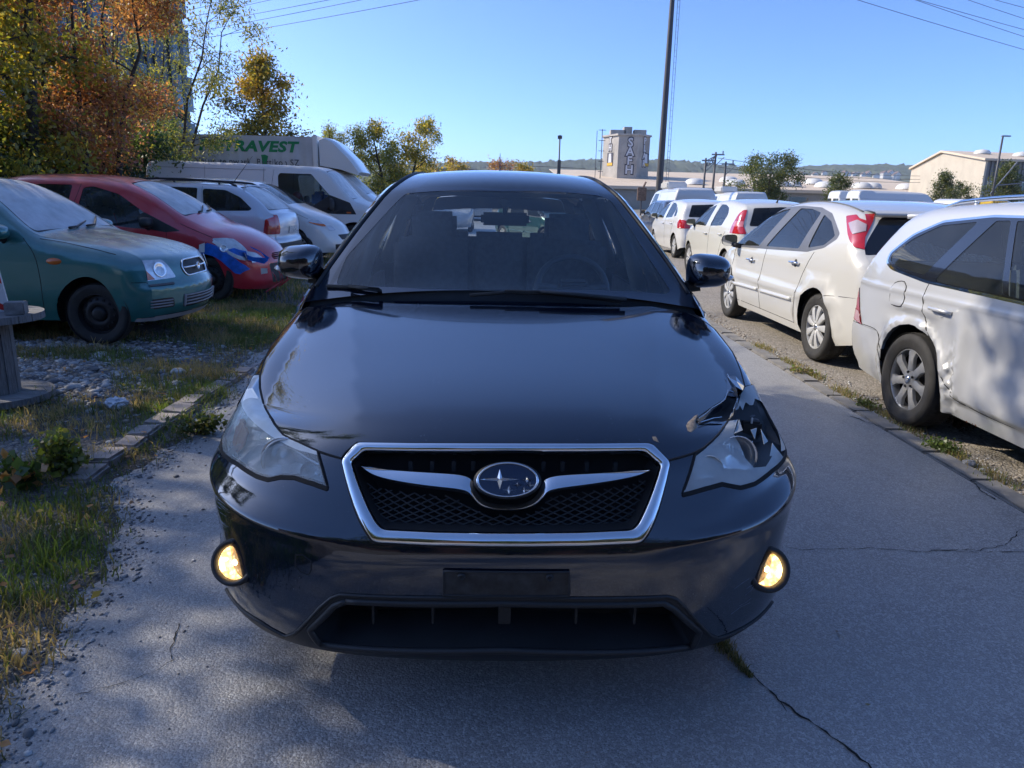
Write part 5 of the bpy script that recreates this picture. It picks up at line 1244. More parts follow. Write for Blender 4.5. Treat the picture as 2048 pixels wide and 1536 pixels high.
# ------------------------------------------------------------------ right-hand row
# --- pearl white hatchback, tail towards the camera
M['lens_pink'] = plain('pale_pink_lens', (.42, .34, .36), .15, .1, coat=1.0)
FOC = dict(L=4.34, W=.90, paint=p_cream, axles=(.89, 3.53), rw=.317, ra=.375, tw=.205, wheel='cap', zsill=.20, lean=19, zs=.74, tuck=.18, bowF=.34, bowR=.13,
    sil=[(.14,.20),(.02,.30),(.0,.45),(.05,.63),(.20,.76),(.55,.87),(.92,.965),(1.10,1.03),(1.6,1.27),(1.95,1.405),(2.3,1.462),(2.8,1.478),(3.3,1.45),(3.62,1.405),(3.80,1.365),(3.88,1.30),(4.10,1.03),(4.18,.97),(4.26,.84),(4.30,.66),(4.34,.58),(4.33,.42),(4.24,.27)],
    plan=[(0,.74),(.4,.85),(.9,.895),(2,.90),(3.4,.90),(3.9,.875),(4.34,.80)], belt=[(0,.85),(1.0,.93),(2,.965),(3.4,1.02),(4.3,1.05)], fillet=[(0,.1),(.9,.12),(1.3,.05),(2,.07),(3.7,.07),(4.1,.08),(4.34,.09)], crown=[(0,.03),(1,.04),(2,.03),(3.7,.03),(4.1,.05),(4.34,.02)],
    relief=[lambda d, z: .018*np.exp(-((z-.585)/.05)**2)*((d > .3) & (d < 4.0)), lambda d, z: .032*np.clip(1-(np.abs(np.hypot(d-3.53, z-.317)-.42))/.10, 0, 1)**.8*(z > .25), lambda d, z: .02*np.clip(1-(np.abs(np.hypot(d-.89, z-.317)-.41))/.07, 0, 1)*(z > .25)],
    side=[('door', [(1.12,.27),(1.10,.85),(1.20,.97),(1.7,1.30),(2.1,1.41),(2.42,1.43),(2.12,.97),(2.02,.55),(2.02,.27)], .03, p_cream, 0), ('rear_door', [(2.04,.27),(2.04,.55),(2.14,.97),(2.46,1.43),(3.0,1.42),(3.24,1.36),(3.34,1.0),(3.14,.72),(3.05,.5),(3.0,.27)], .03, p_cream, 0),
          ('window_trim', [(.90,.925),(1.0,1.01),(1.62,1.31),(2.05,1.415),(2.5,1.437),(3.0,1.425),(3.3,1.375),(3.66,1.20),(3.66,1.15),(3.5,1.06),(3.18,1.0),(2.1,.955),(1.3,.925)], .03, plain('grey_window_trim', (.12,.125,.14), .4), .001),
          ('window', [(1.0,.955),(1.15,1.07),(1.65,1.295),(2.05,1.385),(2.24,1.40),(1.86,.975),(1.3,.945)], .02, M['glass'], -.005), ('window', [(2.08,.985),(2.50,1.41),(2.80,1.408),(3.06,1.375),(2.97,1.02)], .03, M['glass_dark'], -.005), ('window', [(3.17,1.04),(3.15,1.36),(3.38,1.30),(3.60,1.175),(3.48,1.085)], .03, M['glass_dark'], -.005),
          ('tail_light', [(3.60,1.355),(3.72,1.37),(3.98,1.26),(4.5,1.13),(4.5,1.03),(4.05,1.065),(3.95,1.10),(3.80,1.20)], .015, LR, .006), ('tail_light:white', [(3.72,1.295),(3.80,1.325),(3.93,1.255),(3.87,1.20)], .01, M['lens_pink'], .010),
          ('rear_bumper', [(3.64,.23),(3.62,.62),(3.70,.64),(4.5,.70),(4.5,.2)], .01, p_cream, .0025)],
    seams=[[(2.13,.965),(2.03,.55),(2.03,.27)], [(3.34,1.01),(3.14,.72),(3.06,.5),(3.02,.27)], [(1.11,.27),(1.09,.85),(1.13,.93)], [(3.64,.60),(3.70,.635),(4.3,.68)], [(1.1,.275),(3.0,.275)]],
    glass=[('windshield', 1.12, 1.93, .93, .9, GD, -.003)],
    ends=[('rear_window', [(-.77,1.035),(.77,1.035),(.70,1.17),(.55,1.345),(-.55,1.345),(-.70,1.17)], True, plain('dark_rear_glass', (.008,.009,.011), .06, coat=1.0), -.003, .06, False), ('tail_light', [(.58,1.372),(.72,1.375),(.95,1.20),(1.0,1.03),(.80,1.035),(.73,1.17)], True, LR, .006, .015, True), ('rear_bumper', [(-.95,.25),(.95,.25),(.95,.64),(-.95,.64)], True, p_cream, .0025, .02, False), ('bumper_insert', [(-.7,.26),(.7,.26),(.7,.40),(-.7,.40)], True, BP, .004, .02, False), ('number_plate', [(-.26,.78),(.26,.78),(.26,.89),(-.26,.89)], True, M['plate_white'], .006, .01, False),
          ('headlight', [(.45,.58),(.85,.6),(.85,.78),(.5,.74)], False, LW, .004, .04, True), ('grille', [(-.4,.5),(.4,.5),(.42,.68),(-.42,.68)], False, BP, -.004, .04, False)],
    fit=[('handle', 1.72, .80, .20, CH), ('handle', 2.98, .875, .20, CH), ('mould', 1.55, .47, .88, p_cream), ('mould', 2.52, .49, .90, p_cream)], cab=(1.12, 3.9), seat1=2.1)
foc, fsh = build_car(FOC, 'white_hatchback', 'pearl white five door hatchback with tall red tail lamps facing away', 'car', (3.92, 10.3, 0), -PI/2, 'cars parked on the right')
m_ = mirror_shell('wing_mirror', foc, Vector((1.22, -1.02, 1.0)), (.11, .19, .14), -1, BP, CH); b = MB(); b.tube([(1.24, -.98, .95), (1.25, -.87, .93)], .03, 8); b.build('mirror_arm', BP, m_, True)
m_ = mirror_shell('wing_mirror', foc, Vector((1.22, 1.02, 1.0)), (.11, .19, .14), 1, p_cream, CH); b = MB(); b.tube([(1.24, .98, .95), (1.25, .87, .93)], .03, 8); b.build('mirror_arm', BP, m_, True)
b = MB(); ys = np.linspace(-.62, .62, 15); vs = [(d+.05*(1-(y/.62)**2)*f, y, z) for d, z, f in ((3.60,1.428,0), (3.86,1.40,1), (3.90,1.375,1), (3.84,1.355,1)) for y in ys]; b.add(vs, [(r*15+i, r*15+i+1, (r+1)*15+i+1, (r+1)*15+i) for r in range(3) for i in range(14)]); b.build('roof_spoiler', p_cream, foc, True)
for sg in (1, -1):
    b = MB(); q = np.array([(fsh.s_of_d(d), sg*.97) for d in np.linspace(1.9, 3.7, 14)]); p, n = surf_eval(fsh.evC(), q); b.tube(p+n*.002, .008, 6); b.build('roof_seam', M['interior_grey'], foc, True)

# --- silver estate, nose towards the camera, right flank dented
def dents(d, z):
    o = np.zeros_like(d)
    o -= .035*np.exp(-((d-3.22)/.16)**2-((z-.62)/.13)**2)                    # above the wheel arch, in front of it
    o -= .030*np.exp(-((d-3.52)/.22)**2-((z-.735)/.045)**2)
    o += .018*np.exp(-((d-3.45)/.25)**2-((z-.80)/.03)**2)
    o -= .045*np.exp(-((d-2.55)/.42)**2-((z-.60)/.16)**2)                    # hollow in the rear door
    o += .018*np.exp(-((d-2.95)/.06)**2-((z-.55)/.3)**2)
    cr = np.exp(-((d-3.02)/.055)**2-((z-.45)/.16)**2)                        # crumpled edge behind the door
    o += cr*(.013*np.sin(z*62+d*40)+.008*np.sin(z*105-d*70)-.018)
    o += .008*np.sin(d*26+z*12)*np.exp(-((d-3.35)/.2)**2-((z-.70)/.07)**2)
    return o
M['gloss_black'] = paint('gloss_black_trim', (.006, .006, .007), 0, .2, .02)
GOL = dict(step=.032, L=4.56, W=.89, paint=p_golf, axles=(.88, 3.46), rw=.317, ra=.375, tw=.205, wheel='seven', zsill=.20, lean=18, zs=.76, tuck=.2, bowF=.32, bowR=.16,
    sil=[(.14,.2),(.02,.3),(.0,.45),(.05,.64),(.2,.75),(.6,.87),(1.0,.98),(1.9,1.42),(2.2,1.475),(2.8,1.49),(3.5,1.47),(3.86,1.435),(4.02,1.38),(4.22,1.19),(4.38,1.02),(4.46,.93),(4.50,.80),(4.51,.62),(4.55,.56),(4.56,.42),(4.50,.28),(4.40,.22)],
    plan=[(0,.74),(.4,.85),(.9,.885),(3.4,.89),(4.1,.87),(4.56,.80)], belt=[(0,.9),(1.1,.95),(3.3,.985),(4.5,1.05)], fillet=[(0,.1),(1.2,.08),(1.9,.07),(3.8,.08),(4.2,.08),(4.56,.07)], crown=[(0,.03),(1,.04),(2,.03),(3.8,.03),(4.56,.02)],
    relief=[dents, lambda d, z: .010*np.exp(-((z-.885)/.018)**2)*(d > 1), lambda d, z: .022*np.clip(1-np.abs(np.hypot(d-3.46, z-.317)-.40)/.05, 0, 1)*(z > .2), lambda d, z: -.02*np.clip((.33-z)/.03, 0, 1)*((d > 1.3) & (d < 3.05))],
    side=[('door', [(1.1,.28),(1.1,.95),(1.85,1.40),(2.15,1.43),(2.08,.28)], .03, p_golf, 0), ('rear_door', [(2.10,.31),(2.17,1.43),(3.1,1.42),(3.36,1.01),(3.37,.88),(3.26,.62),(3.06,.42),(2.98,.335),(2.80,.30)], .03, p_golf, 0),
          ('window_trim', [(1.2,.97),(1.9,1.385),(2.25,1.42),(3.1,1.415),(3.55,1.37),(3.80,1.27),(3.97,1.13),(3.96,1.06),(3.86,1.02),(3.4,.975),(2.1,.955)], .04, CH, .002),
          ('window_frame', [(1.25,.985),(1.9,1.368),(2.25,1.405),(3.1,1.40),(3.54,1.355),(3.78,1.26),(3.945,1.125),(3.94,1.07),(3.85,1.037),(3.4,.992),(2.1,.972)], .04, M['gloss_black'], .0035),
          ('window', [(1.4,1.0),(1.95,1.345),(2.15,1.38),(2.12,.99)], .03, GD, .0), ('window', [(2.22,.99),(2.26,1.385),(2.88,1.385),(2.62,.99)], .02, GD, 0), ('window', [(2.67,.99),(2.93,1.385),(3.05,1.38),(3.30,1.02),(3.28,.995)], .015, GD, 0), ('window', [(3.44,1.02),(3.20,1.37),(3.54,1.335),(3.76,1.24),(3.92,1.12),(3.91,1.08),(3.82,1.05)], .03, GD, 0),
          ('tail_light', [(4.16,.575),(4.7,.60),(4.7,.83),(4.33,.83),(4.25,.68)], .015, LR, .006), ('tail_light:white', [(4.18,.585),(4.7,.61),(4.7,.68),(4.25,.665)], .01, plain('pink_clear_lens', (.55,.30,.30), .15, coat=1.), .010),
          ('fuel_flap', [(3.585,.815),(3.60,.93),(3.635,.955),(3.75,.935),(3.775,.90),(3.77,.81),(3.74,.79),(3.61,.795)], .02, p_golf, .004),
          ('rear_bumper', [(3.80,.2),(3.83,.50),(3.88,.575),(4.7,.56),(4.7,.15)], .02, p_golf, .004)],
    seams=[[(2.16,1.43),(2.10,.95),(2.09,.3)], [(3.34,1.02),(3.375,.92),(3.35,.80),(3.26,.62),(3.07,.42),(2.98,.335),(2.80,.30),(2.1,.305)], [(3.585,.815),(3.60,.93),(3.635,.957),(3.75,.937),(3.777,.90),(3.772,.81),(3.74,.788),(3.61,.793),(3.585,.815)], [(3.80,.45),(3.84,.53),(3.90,.575),(4.3,.57)]],
    glass=[('windshield', 1.05, 1.88, .93, .9, GD, -.003), ('rear_window', 4.02, 4.36, .84, .90, GD, -.003)],
    ends=[('tail_light', [(.62,.62),(.95,.60),(.95,.83),(.66,.83)], True, LR, .006, .02, True), ('rear_bumper', [(-.95,.24),(.95,.24),(.95,.56),(-.95,.56)], True, p_golf, .004, .02, False), ('headlight', [(.45,.58),(.85,.6),(.85,.78),(.5,.74)], False, LW, .004, .04, True), ('grille', [(-.4,.3),(.4,.3),(.4,.72),(-.4,.72)], False, BP, -.004, .04, False)],
    fit=[('handle', 3.16, .828, .20, p_golf), ('handle', 1.98, .81, .20, p_golf), ('mirror', 1.45, .98, 0, p_golf)], cab=(1.05, 4.2), seat1=2.05)
gol, gsh = build_car(GOL, 'silver_estate_car', 'silver estate car with crumpled rear flank and seven spoke wheel on the right', 'car', (3.63, 1.23, 0), PI/2, 'cars parked on the right')
rails(gol, gsh, 1.7, 3.8, CH, .93, .014, .03)
b = MB(); b.box((2.6, .1, 1.02), (.02, .012, .10), bev=.004, mat=Matrix.Rotation(.9, 3, 'X')); b.build('red_belt_clip', LR, gol)
b = MB(); b.tube([(4.02+.16*abs(k)**2, .62*k, 1.41-.03*k*k) for k in np.linspace(-1, 1, 13)], .03, 8, flat=.6); b.build('rear_spoiler', p_golf, gol, True)
for k in range(9):       # torn rusty sill in front of the rear wheel
    d = 2.98-.028*k; z = .215+RNG.uniform(0, .012); b = MB(); b.prism([(d, .80, z), (d+.014, .80, z-RNG.uniform(.008, .03)), (d+.03, .802, z)], (0, -.012, 0)); b.build('rusty_sill_edge', M['rust'], gol)
# ------------------------------------------------------------------ ground
def fast_mesh(name, V, Fq, mats, fm=None, parent=None, smooth=False):
    """V (n,3), Fq (m,k) arrays"""
    me = bpy.data.meshes.new(name); V = np.asarray(V, np.float32); Fq = np.asarray(Fq, np.int32); m, k = Fq.shape
    me.vertices.add(len(V)); me.vertices.foreach_set('co', V.ravel())
    me.loops.add(m*k); me.loops.foreach_set('vertex_index', Fq.ravel())
    me.polygons.add(m); me.polygons.foreach_set('loop_start', np.arange(0, m*k, k, dtype=np.int32)); me.polygons.foreach_set('loop_total', np.full(m, k, np.int32))
    for x in mats: me.materials.append(x)
    if fm is not None: me.polygons.foreach_set('material_index', np.asarray(fm, np.int32))
    if smooth: me.polygons.foreach_set('use_smooth', np.ones(m, bool))
    me.update(calc_edges=True); me.validate()
    return link(bpy.data.objects.new(name, me), parent)
def fbm(x, y, s, seed=0, octv=4):
    """cheap value noise, -1..1"""
    r = np.random.default_rng(seed); out = 0*x; a = 1.0; tot = 0
    for o in range(octv):
        g = r.uniform(-1, 1, (64, 64)); u, v = x/s+17.3*o, y/s+9.1*o
        i, j = np.floor(u).astype(int), np.floor(v).astype(int); fu, fv = u-i, v-j
        fu, fv = fu*fu*(3-2*fu), fv*fv*(3-2*fv); i %= 64; j %= 64; i2, j2 = (i+1) % 64, (j+1) % 64
        out = out+a*((g[i, j]*(1-fu)+g[i2, j]*fu)*(1-fv)+(g[i, j2]*(1-fu)+g[i2, j2]*fu)*fv); tot += a; a *= .55; s = s*.5
    return out/tot*1.6
# the lane: worn asphalt with its chippings showing
m, t, b = newmat('worn_asphalt'); co = coords(t)
v1 = N(t, 'ShaderNodeTexVoronoi', Scale=120.0); t.links.new(co, v1.inputs['Vector'])
v2 = N(t, 'ShaderNodeTexVoronoi', Scale=260.0); t.links.new(co, v2.inputs['Vector'])
big = noise(t, co, .55, 5, .6); mid = noise(t, co, 5, 5, .65); fine = noise(t, co, 190, 3, .7)
base = ramp(t, mid, [(.3, (.235, .233, .232)), (.55, (.29, .288, .286)), (.75, (.345, .342, .337))])
chip = mixc(t, ramp(t, v1.outputs['Color'], [(.45, 0.0), (.85, 1.0)]), base, (.45, .45, .448))
chip = mixc(t, ramp(t, v2.outputs['Color'], [(.86, 0.0), (.93, .8)]), chip, (.58, .58, .58))
chip = mixc(t, ramp(t, fine, [(.36, .8), (.52, 0.0)]), chip, (.075, .075, .077))
chip = mixc(t, ramp(t, big, [(.45, 0.0), (.75, .45)]), chip, (.28, .262, .23))
st = noise(t, coords(t, (1, .25, 1)), 1.1, 5, .7, .6); chip = mixc(t, ramp(t, st, [(.52, 0.0), (.7, .40)]), chip, (.12, .118, .115))
st2 = noise(t, co, 2.6, 6, .75); chip = mixc(t, ramp(t, st2, [(.58, 0.0), (.72, .5)]), chip, (.36, .335, .29))
t.links.new(chip, b.inputs['Base Color']); b.inputs['Roughness'].default_value = .46; b.inputs['Specular IOR Level'].default_value = .9
h = math_(t, 'ADD', math_(t, 'MULTIPLY', v1.outputs['Distance'], -.7), fine); bump(t, b, h, .75, .003); M['asphalt'] = m
# gravel of the yard
m, t, b = newmat('yard_gravel'); co = coords(t)
v1 = N(t, 'ShaderNodeTexVoronoi', Scale=62.0); t.links.new(co, v1.inputs['Vector']); big = noise(t, co, .35, 5, .6); mid = noise(t, co, 3, 4)
c = ramp(t, v1.outputs['Color'], [(.1, (.19, .165, .135)), (.5, (.30, .265, .215)), (.95, (.46, .42, .36))])
c = mixc(t, ramp(t, big, [(.4, 0.0), (.7, .6)]), c, (.20, .18, .15)); c = mixc(t, ramp(t, mid, [(.55, 0.0), (.75, .5)]), c, (.34, .29, .23))
t.links.new(c, b.inputs['Base Color']); b.inputs['Roughness'].default_value = .9; bump(t, b, math_(t, 'MULTIPLY', v1.outputs['Distance'], -1.0), .8, .012); M['gravel'] = m
# earth of the verge
m, t, b = newmat('verge_earth'); co = coords(t)
v1 = N(t, 'ShaderNodeTexVoronoi', Scale=75.0); t.links.new(co, v1.inputs['Vector']); mid = noise(t, co, 2.2, 6, .65); fn = noise(t, co, 40, 4, .7)
c = ramp(t, v1.outputs['Color'], [(.1, (.12, .113, .10)), (.6, (.20, .19, .172)), (.95, (.33, .323, .31))])
c = mixc(t, ramp(t, mid, [(.42, 0.0), (.6, .85)]), c, (.085, .073, .055)); c = mixc(t, ramp(t, fn, [(.5, 0.0), (.8, .5)]), c, (.10, .085, .055))
t.links.new(c, b.inputs['Base Color']); b.inputs['Roughness'].default_value = .95; bump(t, b, math_(t, 'ADD', math_(t, 'MULTIPLY', v1.outputs['Distance'], -1.0), fn), .9, .012); M['earth'] = m
M['field'] = plain('far_ground', (.20, .185, .15), .95, var=.3, scale=.02)
def sheet(name, x0, x1, y0, y1, z, mat):
    o = mesh_obj(name, [(x0, y0, z), (x1, y0, z), (x1, y1, z), (x0, y1, z)], [(0, 1, 2, 3)], mat, None, False); return tag(o, kind='structure')
sheet('terrain', -6000, 6000, -400, 9000, -.02, M['field'])
sheet('gravel_yard', 2.60, 95, -14, 92, -.006, M['gravel'])
sheet('lane', -2.9, 2.585, -14, 60, 0, M['asphalt'])
sheet('rear_yard', -3.0, 2.6, 60, 92, -.004, M['gravel'])
def edge(y):         # where the asphalt gives way to the verge
    e = np.interp(y, [-14, 1.2, 2.2, 2.9, 3.5, 4.2, 5.0, 7, 40], [-1.2, -1.28, -1.42, -1.62, -1.84, -1.84, -1.98, -2.1, -2.2])
    return e+.10*fbm(y*0+3.3, y, .7, 5)+.05*fbm(y*0+1.1, y, .16, 6)
def verge_h(x, y):
    d = edge(y)-x
    h = np.where(d < 0, -.06, np.minimum(.012+d*.03, .012)+np.clip((d-.2)/1.3, 0, 1)*.085)
    h = np.where(d < .12, -.06+(h+.06)*np.clip((d+.02)/.14, 0, 1)**.5, h)
    return h+.016*fbm(x, y, .5, 2)*np.clip(d*2, 0, 1)+.006*fbm(x, y, .08, 3)*np.clip(d*3, 0, 1)
xs = np.concatenate([np.linspace(-26, -6, 26)[:-1], np.linspace(-6, -1.0, 125)]); ys = np.concatenate([np.linspace(-14, .8, 20)[:-1], np.linspace(.8, 9, 200)[:-1], np.linspace(9, 45, 70)])
X, Y = np.meshgrid(xs, ys, indexing='ij'); Z = verge_h(X, Y); nx, ny = X.shape
idx = np.arange(nx*ny).reshape(nx, ny); Fq = np.stack([idx[:-1, :-1], idx[1:, :-1], idx[1:, 1:], idx[:-1, 1:]], -1).reshape(-1, 4)
o = fast_mesh('verge', np.stack([X, Y, Z], -1).reshape(-1, 3), Fq, [M['earth']], smooth=True); tag(o, kind='structure')
# kerbs: single stones
M['kerb'] = plain('kerb_stone_old', (.29, .255, .235), .85, var=.3, scale=9, bmp=.5, bscale=50)
M['kerb2'] = plain('kerb_concrete', (.21, .20, .185), .9, var=.25, scale=7, bmp=.4, bscale=60)
kb = thing('kerb', 'sunken row of worn kerb stones between lane and grassy verge', 'kerb', (-2.12, 3, 0))
y = 3.42; i = 0
while y < 16:
    ln = RNG.uniform(.19, .27); b = MB(); b.box((0, 0, 0), (.15+RNG.uniform(-.02, .02), ln-.012, .10), bev=.015); me = None
    o = b.build('kerb_stone', M['kerb'], kb); o.location = (RNG.uniform(-.015, .015)+(.02 if y > 5 else 0), y+ln/2-3, verge_h(np.array([-2.12]), np.array([y]))[0]-.028+RNG.uniform(-.012, .014)+(.012 if 3.3 < y < 5.4 else 0)); o.rotation_euler = (RNG.uniform(-.05, .05), RNG.uniform(-.08, .08), RNG.uniform(-.06, .06)); y += ln
kb2 = thing('kerb', 'flush concrete kerb slabs along the sunny gravel yard', 'kerb', (2.66, 3, 0))
y = -1.0
while y < 24:
    ln = RNG.uniform(.42, .52); b = MB(); b.box((0, 0, 0), (.14, ln-.014, .10), bev=.012); o = b.build('kerb_slab', M['kerb2'], kb2)
    o.location = (RNG.uniform(-.01, .01), y+ln/2-3, -.036+RNG.uniform(-.006, .006)); o.rotation_euler = (RNG.uniform(-.006, .006), RNG.uniform(-.012, .012), RNG.uniform(-.012, .012)); y += ln
# cracks in the asphalt: thin gaping strips
M['crack'] = plain('crack_dirt', (.012, .012, .012), .95)
def crack(pts, w):
    p = crspline(pts, .02); n = len(p); j = np.cumsum(RNG.normal(0, .004, n)); j -= np.linspace(0, j[-1], n)
    tg = np.gradient(p, axis=0); tg /= np.linalg.norm(tg, axis=1)[:, None]; nn = np.stack([-tg[:, 1], tg[:, 0]], 1)
    c = p+nn*(j+RNG.normal(0, .003, n))[:, None]; ww = w*np.clip(RNG.normal(.6, .35, n), .12, 1.4)
    a, e = c+nn*ww[:, None]/2, c-nn*ww[:, None]/2
    V = np.concatenate([np.c_[a, np.full(n, .003)], np.c_[e, np.full(n, .003)]]); F_ = [(i, i+1, n+i+1, n+i) for i in range(n-1)]
    tag(mesh_obj('road_crack', V, F_, M['crack'], None, False), kind='structure')
def gpx(*pts): return [tuple(at(px, py, z=0)[:2]) for px, py in pts]
crack(gpx((1440,1290),(1480,1340),(1560,1400),(1640,1455),(1700,1500),(1760,1550),(1850,1650)), .009)
crack(gpx((1575,1097),(1660,1100),(1760,1096),(1860,1100),(1980,1094),(2046,1060)), .005)
crack(gpx((1860,1098),(1960,1102),(2100,1110)), .004)
crack(gpx((362,1248),(350,1290),(346,1320)), .006); crack(gpx((346,1320),(300,1345),(230,1370),(150,1390)), .004)
crack(gpx((1560,1400),(1580,1440)), .003)
for a in (((1700,833),(1800,870),(1900,930),(1990,1000)),): crack(gpx(*a), .012)
# loose stones and grit along the edge
def icos(): 
    bm = bmesh.new(); bmesh.ops.create_icosphere(bm, subdivisions=1, radius=1); bm.verts.index_update(); v = np.array([q.co[:] for q in bm.verts]); f = np.array([[q.index for q in p.verts] for p in bm.faces]); bm.free(); return v, f
IV, IF = icos()
def scatter_stones(name, pos, size, mats, flat=.55):
    n = len(pos); r = RNG
    sc = size[:, None]*r.uniform(.6, 1.3, (n, 3)); sc[:, 2] *= flat
    V = IV[None]*(1+r.uniform(-.22, .22, (n, len(IV), 1)))*sc[:, None, :]
    a = r.uniform(0, 2*PI, n); c, s_ = np.cos(a), np.sin(a)
    x, y = V[..., 0]*c[:, None]-V[..., 1]*s_[:, None], V[..., 0]*s_[:, None]+V[..., 1]*c[:, None]
    V = np.stack([x, y, V[..., 2]], -1)+pos[:, None, :]
    F_ = (IF[None]+np.arange(n)[:, None, None]*len(IV)).reshape(-1, 3)
    fm = np.repeat(r.integers(0, len(mats), n), len(IF))
    o = fast_mesh(name, V.reshape(-1, 3), F_, mats, fm); return tag(o, kind='stuff')
ST = [plain('stone_grey', (.28, .285, .29), .8, var=.3, scale=30), plain('stone_pale', (.46, .46, .45), .8, var=.25, scale=30), plain('stone_dark', (.16, .16, .163), .85, var=.3, scale=30), plain('stone_warm', (.30, .26, .215), .85, var=.3, scale=30)]
n = 9000; x = RNG.uniform(-4.6, -2.25, n*3); y = RNG.uniform(3.6, 7.0, n*3); dens = np.exp(-((x+3.15)/.75)**2-((y-5.35)/.55)**2)+.7*np.exp(-((x+3.6)/1.2)**2-((y-6.5)/.3)**2)+.05
k = RNG.uniform(0, 1, n*3) < dens*.8; x, y = x[k][:n], y[k][:n]
scatter_stones('gravel', np.c_[x, y, verge_h(x, y)], np.exp(RNG.normal(-4.35, .5, len(x))), ST)
n = 3000; y = RNG.uniform(.9, 6.5, n); x = edge(y)+RNG.normal(-.03, .07, n)+np.where(RNG.uniform(0, 1, n) < .06, RNG.uniform(0, .4, n), 0); z = np.maximum(verge_h(x, y), .002)
scatter_stones('roadside_grit', np.c_[x, y, z], np.exp(RNG.normal(-5.45, .5, n)), ST)
n = 2500; y = RNG.uniform(1.0, 9, n); x = RNG.uniform(-7, -1.6, n); k = x < edge(y); x, y = x[k], y[k]
scatter_stones('verge_pebbles', np.c_[x, y, verge_h(x, y)], np.exp(RNG.normal(-4.5, .45, len(x))), ST)
n = 1500; y = RNG.uniform(2.5, 10, n); x = 2.74+np.abs(RNG.normal(0, .12, n))
scatter_stones('yard_edge_grit', np.c_[x, y, np.full(n, -.003)], np.exp(RNG.normal(-5.1, .45, n)), [ST[1], ST[3], ST[3]])
# grass and weeds
def leafmat(name, col, trans=.6, var=.35, rough=.6):
    m, t, b = newmat(name); t.nodes.remove(b); out = t.nodes['Material Output']; co = coords(t)
    n = noise(t, co, 2.5, 3); r = N(t, 'ShaderNodeTexWhiteNoise'); 
    geo = t.nodes.new('ShaderNodeNewGeometry')
    f = math_(t, 'ADD', math_(t, 'MULTIPLY', geo.outputs['Random Per Island'], .6), math_(t, 'MULTIPLY', n, .5))
    c = mixc(t, f, tuple(x*(1-var) for x in col), tuple(min(1, x*(1+var)) for x in col))
    d = N(t, 'ShaderNodeBsdfDiffuse'); tr = N(t, 'ShaderNodeBsdfTranslucent'); g = N(t, 'ShaderNodeBsdfGlossy', Roughness=.45); t.nodes.remove(r)
    t.links.new(c, d.inputs[0]); c2 = mixc(t, 1.0, c, (1.25, 1.15, .7), 'MULTIPLY'); t.links.new(c2, tr.inputs[0])
    mx = t.nodes.new('ShaderNodeMixShader'); mx.inputs[0].default_value = trans; t.links.new(d.outputs[0], mx.inputs[1]); t.links.new(tr.outputs[0], mx.inputs[2])
    m3 = t.nodes.new('ShaderNodeMixShader'); m3.inputs[0].default_value = .05; t.links.new(mx.outputs[0], m3.inputs[1]); t.links.new(g.outputs[0], m3.inputs[2])
    t.links.new(m3.outputs[0], out.inputs[0]); return m
GR = [leafmat('grass_green', (.10, .15, .036)), leafmat('grass_olive', (.155, .165, .055)), leafmat('grass_dry', (.36, .29, .15)), leafmat('grass_fresh', (.14, .21, .045))]
def blades(name, x, y, z, ln, w, fm, lean=.9, mats=None):
    n = len(x); a = RNG.uniform(0, 2*PI, n); b = RNG.uniform(0, 2*PI, n); k = RNG.uniform(.15, lean, n)*ln
    dx, dy = np.cos(a)*w/2, np.sin(a)*w/2; lx, ly = np.cos(b)*k, np.sin(b)*k; h = np.sqrt(np.maximum(ln**2-k**2, (.15*ln)**2))
    P0 = np.stack([x-dx, y-dy, z-.004], -1); P1 = np.stack([x+dx, y+dy, z-.004], -1)
    M0 = np.stack([x-dx*.8+lx*.4, y-dy*.8+ly*.4, z+h*.65], -1); M1 = np.stack([x+dx*.8+lx*.4, y+dy*.8+ly*.4, z+h*.65], -1)
    T0 = np.stack([x+lx, y+ly, z+h], -1); T1 = np.stack([x+lx+dx*.15, y+ly+dy*.15, z+h*.99], -1)
    V = np.stack([P0, P1, M1, M0, T1, T0], 1).reshape(-1, 3); i = np.arange(n)[:, None]*6
    F_ = np.concatenate([i+np.array([[0, 1, 2, 3]]), i+np.array([[3, 2, 4, 5]])], 1).reshape(-1, 4)
    return tag(fast_mesh(name, V, F_, mats or GR, np.repeat(fm, 2)), kind='stuff')
def grass_mask(x, y):
    g = fbm(x, y, .9, 21, 4)
    bare = np.exp(-((x+3.15)/.65)**2-((y-5.3)/.42)**2)*1.7+1.2*np.exp(-((y-6.45)/.22)**2)*(x < -2.9)
    d = edge(y)-x
    return np.clip(.72+g*.9-bare, 0, 1)*np.clip(d*4+.15, 0, 1)
n = 330000; y = .8+8.6*RNG.uniform(0, 1, n)**1.25; x = RNG.uniform(-8.0, -1.25, n); ok = (x > -1.1-y*.78) & (RNG.uniform(0, 1, n) < grass_mask(x, y)); x, y = x[ok], y[ok]
cl = fbm(x, y, .35, 31); fm = np.where(cl > .35, 3, np.where(cl < -.25, 2, RNG.integers(0, 2, len(x)))); fm = np.where(RNG.uniform(0, 1, len(x)) < .22, RNG.integers(0, 4, len(x)), fm)
tall = 1+.9*np.clip(fbm(x, y, .3, 41), 0, 1)
blades('grass', x, y, verge_h(x, y), RNG.uniform(.03, .075, len(x))*tall, RNG.uniform(.0032, .0075, len(x)), fm)
n = 26000; y = RNG.uniform(8.5, 20, n); x = RNG.uniform(-4.4, -1.9, n); ok = RNG.uniform(0, 1, n) < np.clip(.5+fbm(x, y, .9, 22), 0, 1); x, y = x[ok], y[ok]
blades('grass', x, y, verge_h(x, y), RNG.uniform(.05, .16, len(x)), RNG.uniform(.008, .014, len(x)), RNG.integers(0, 3, len(x)))
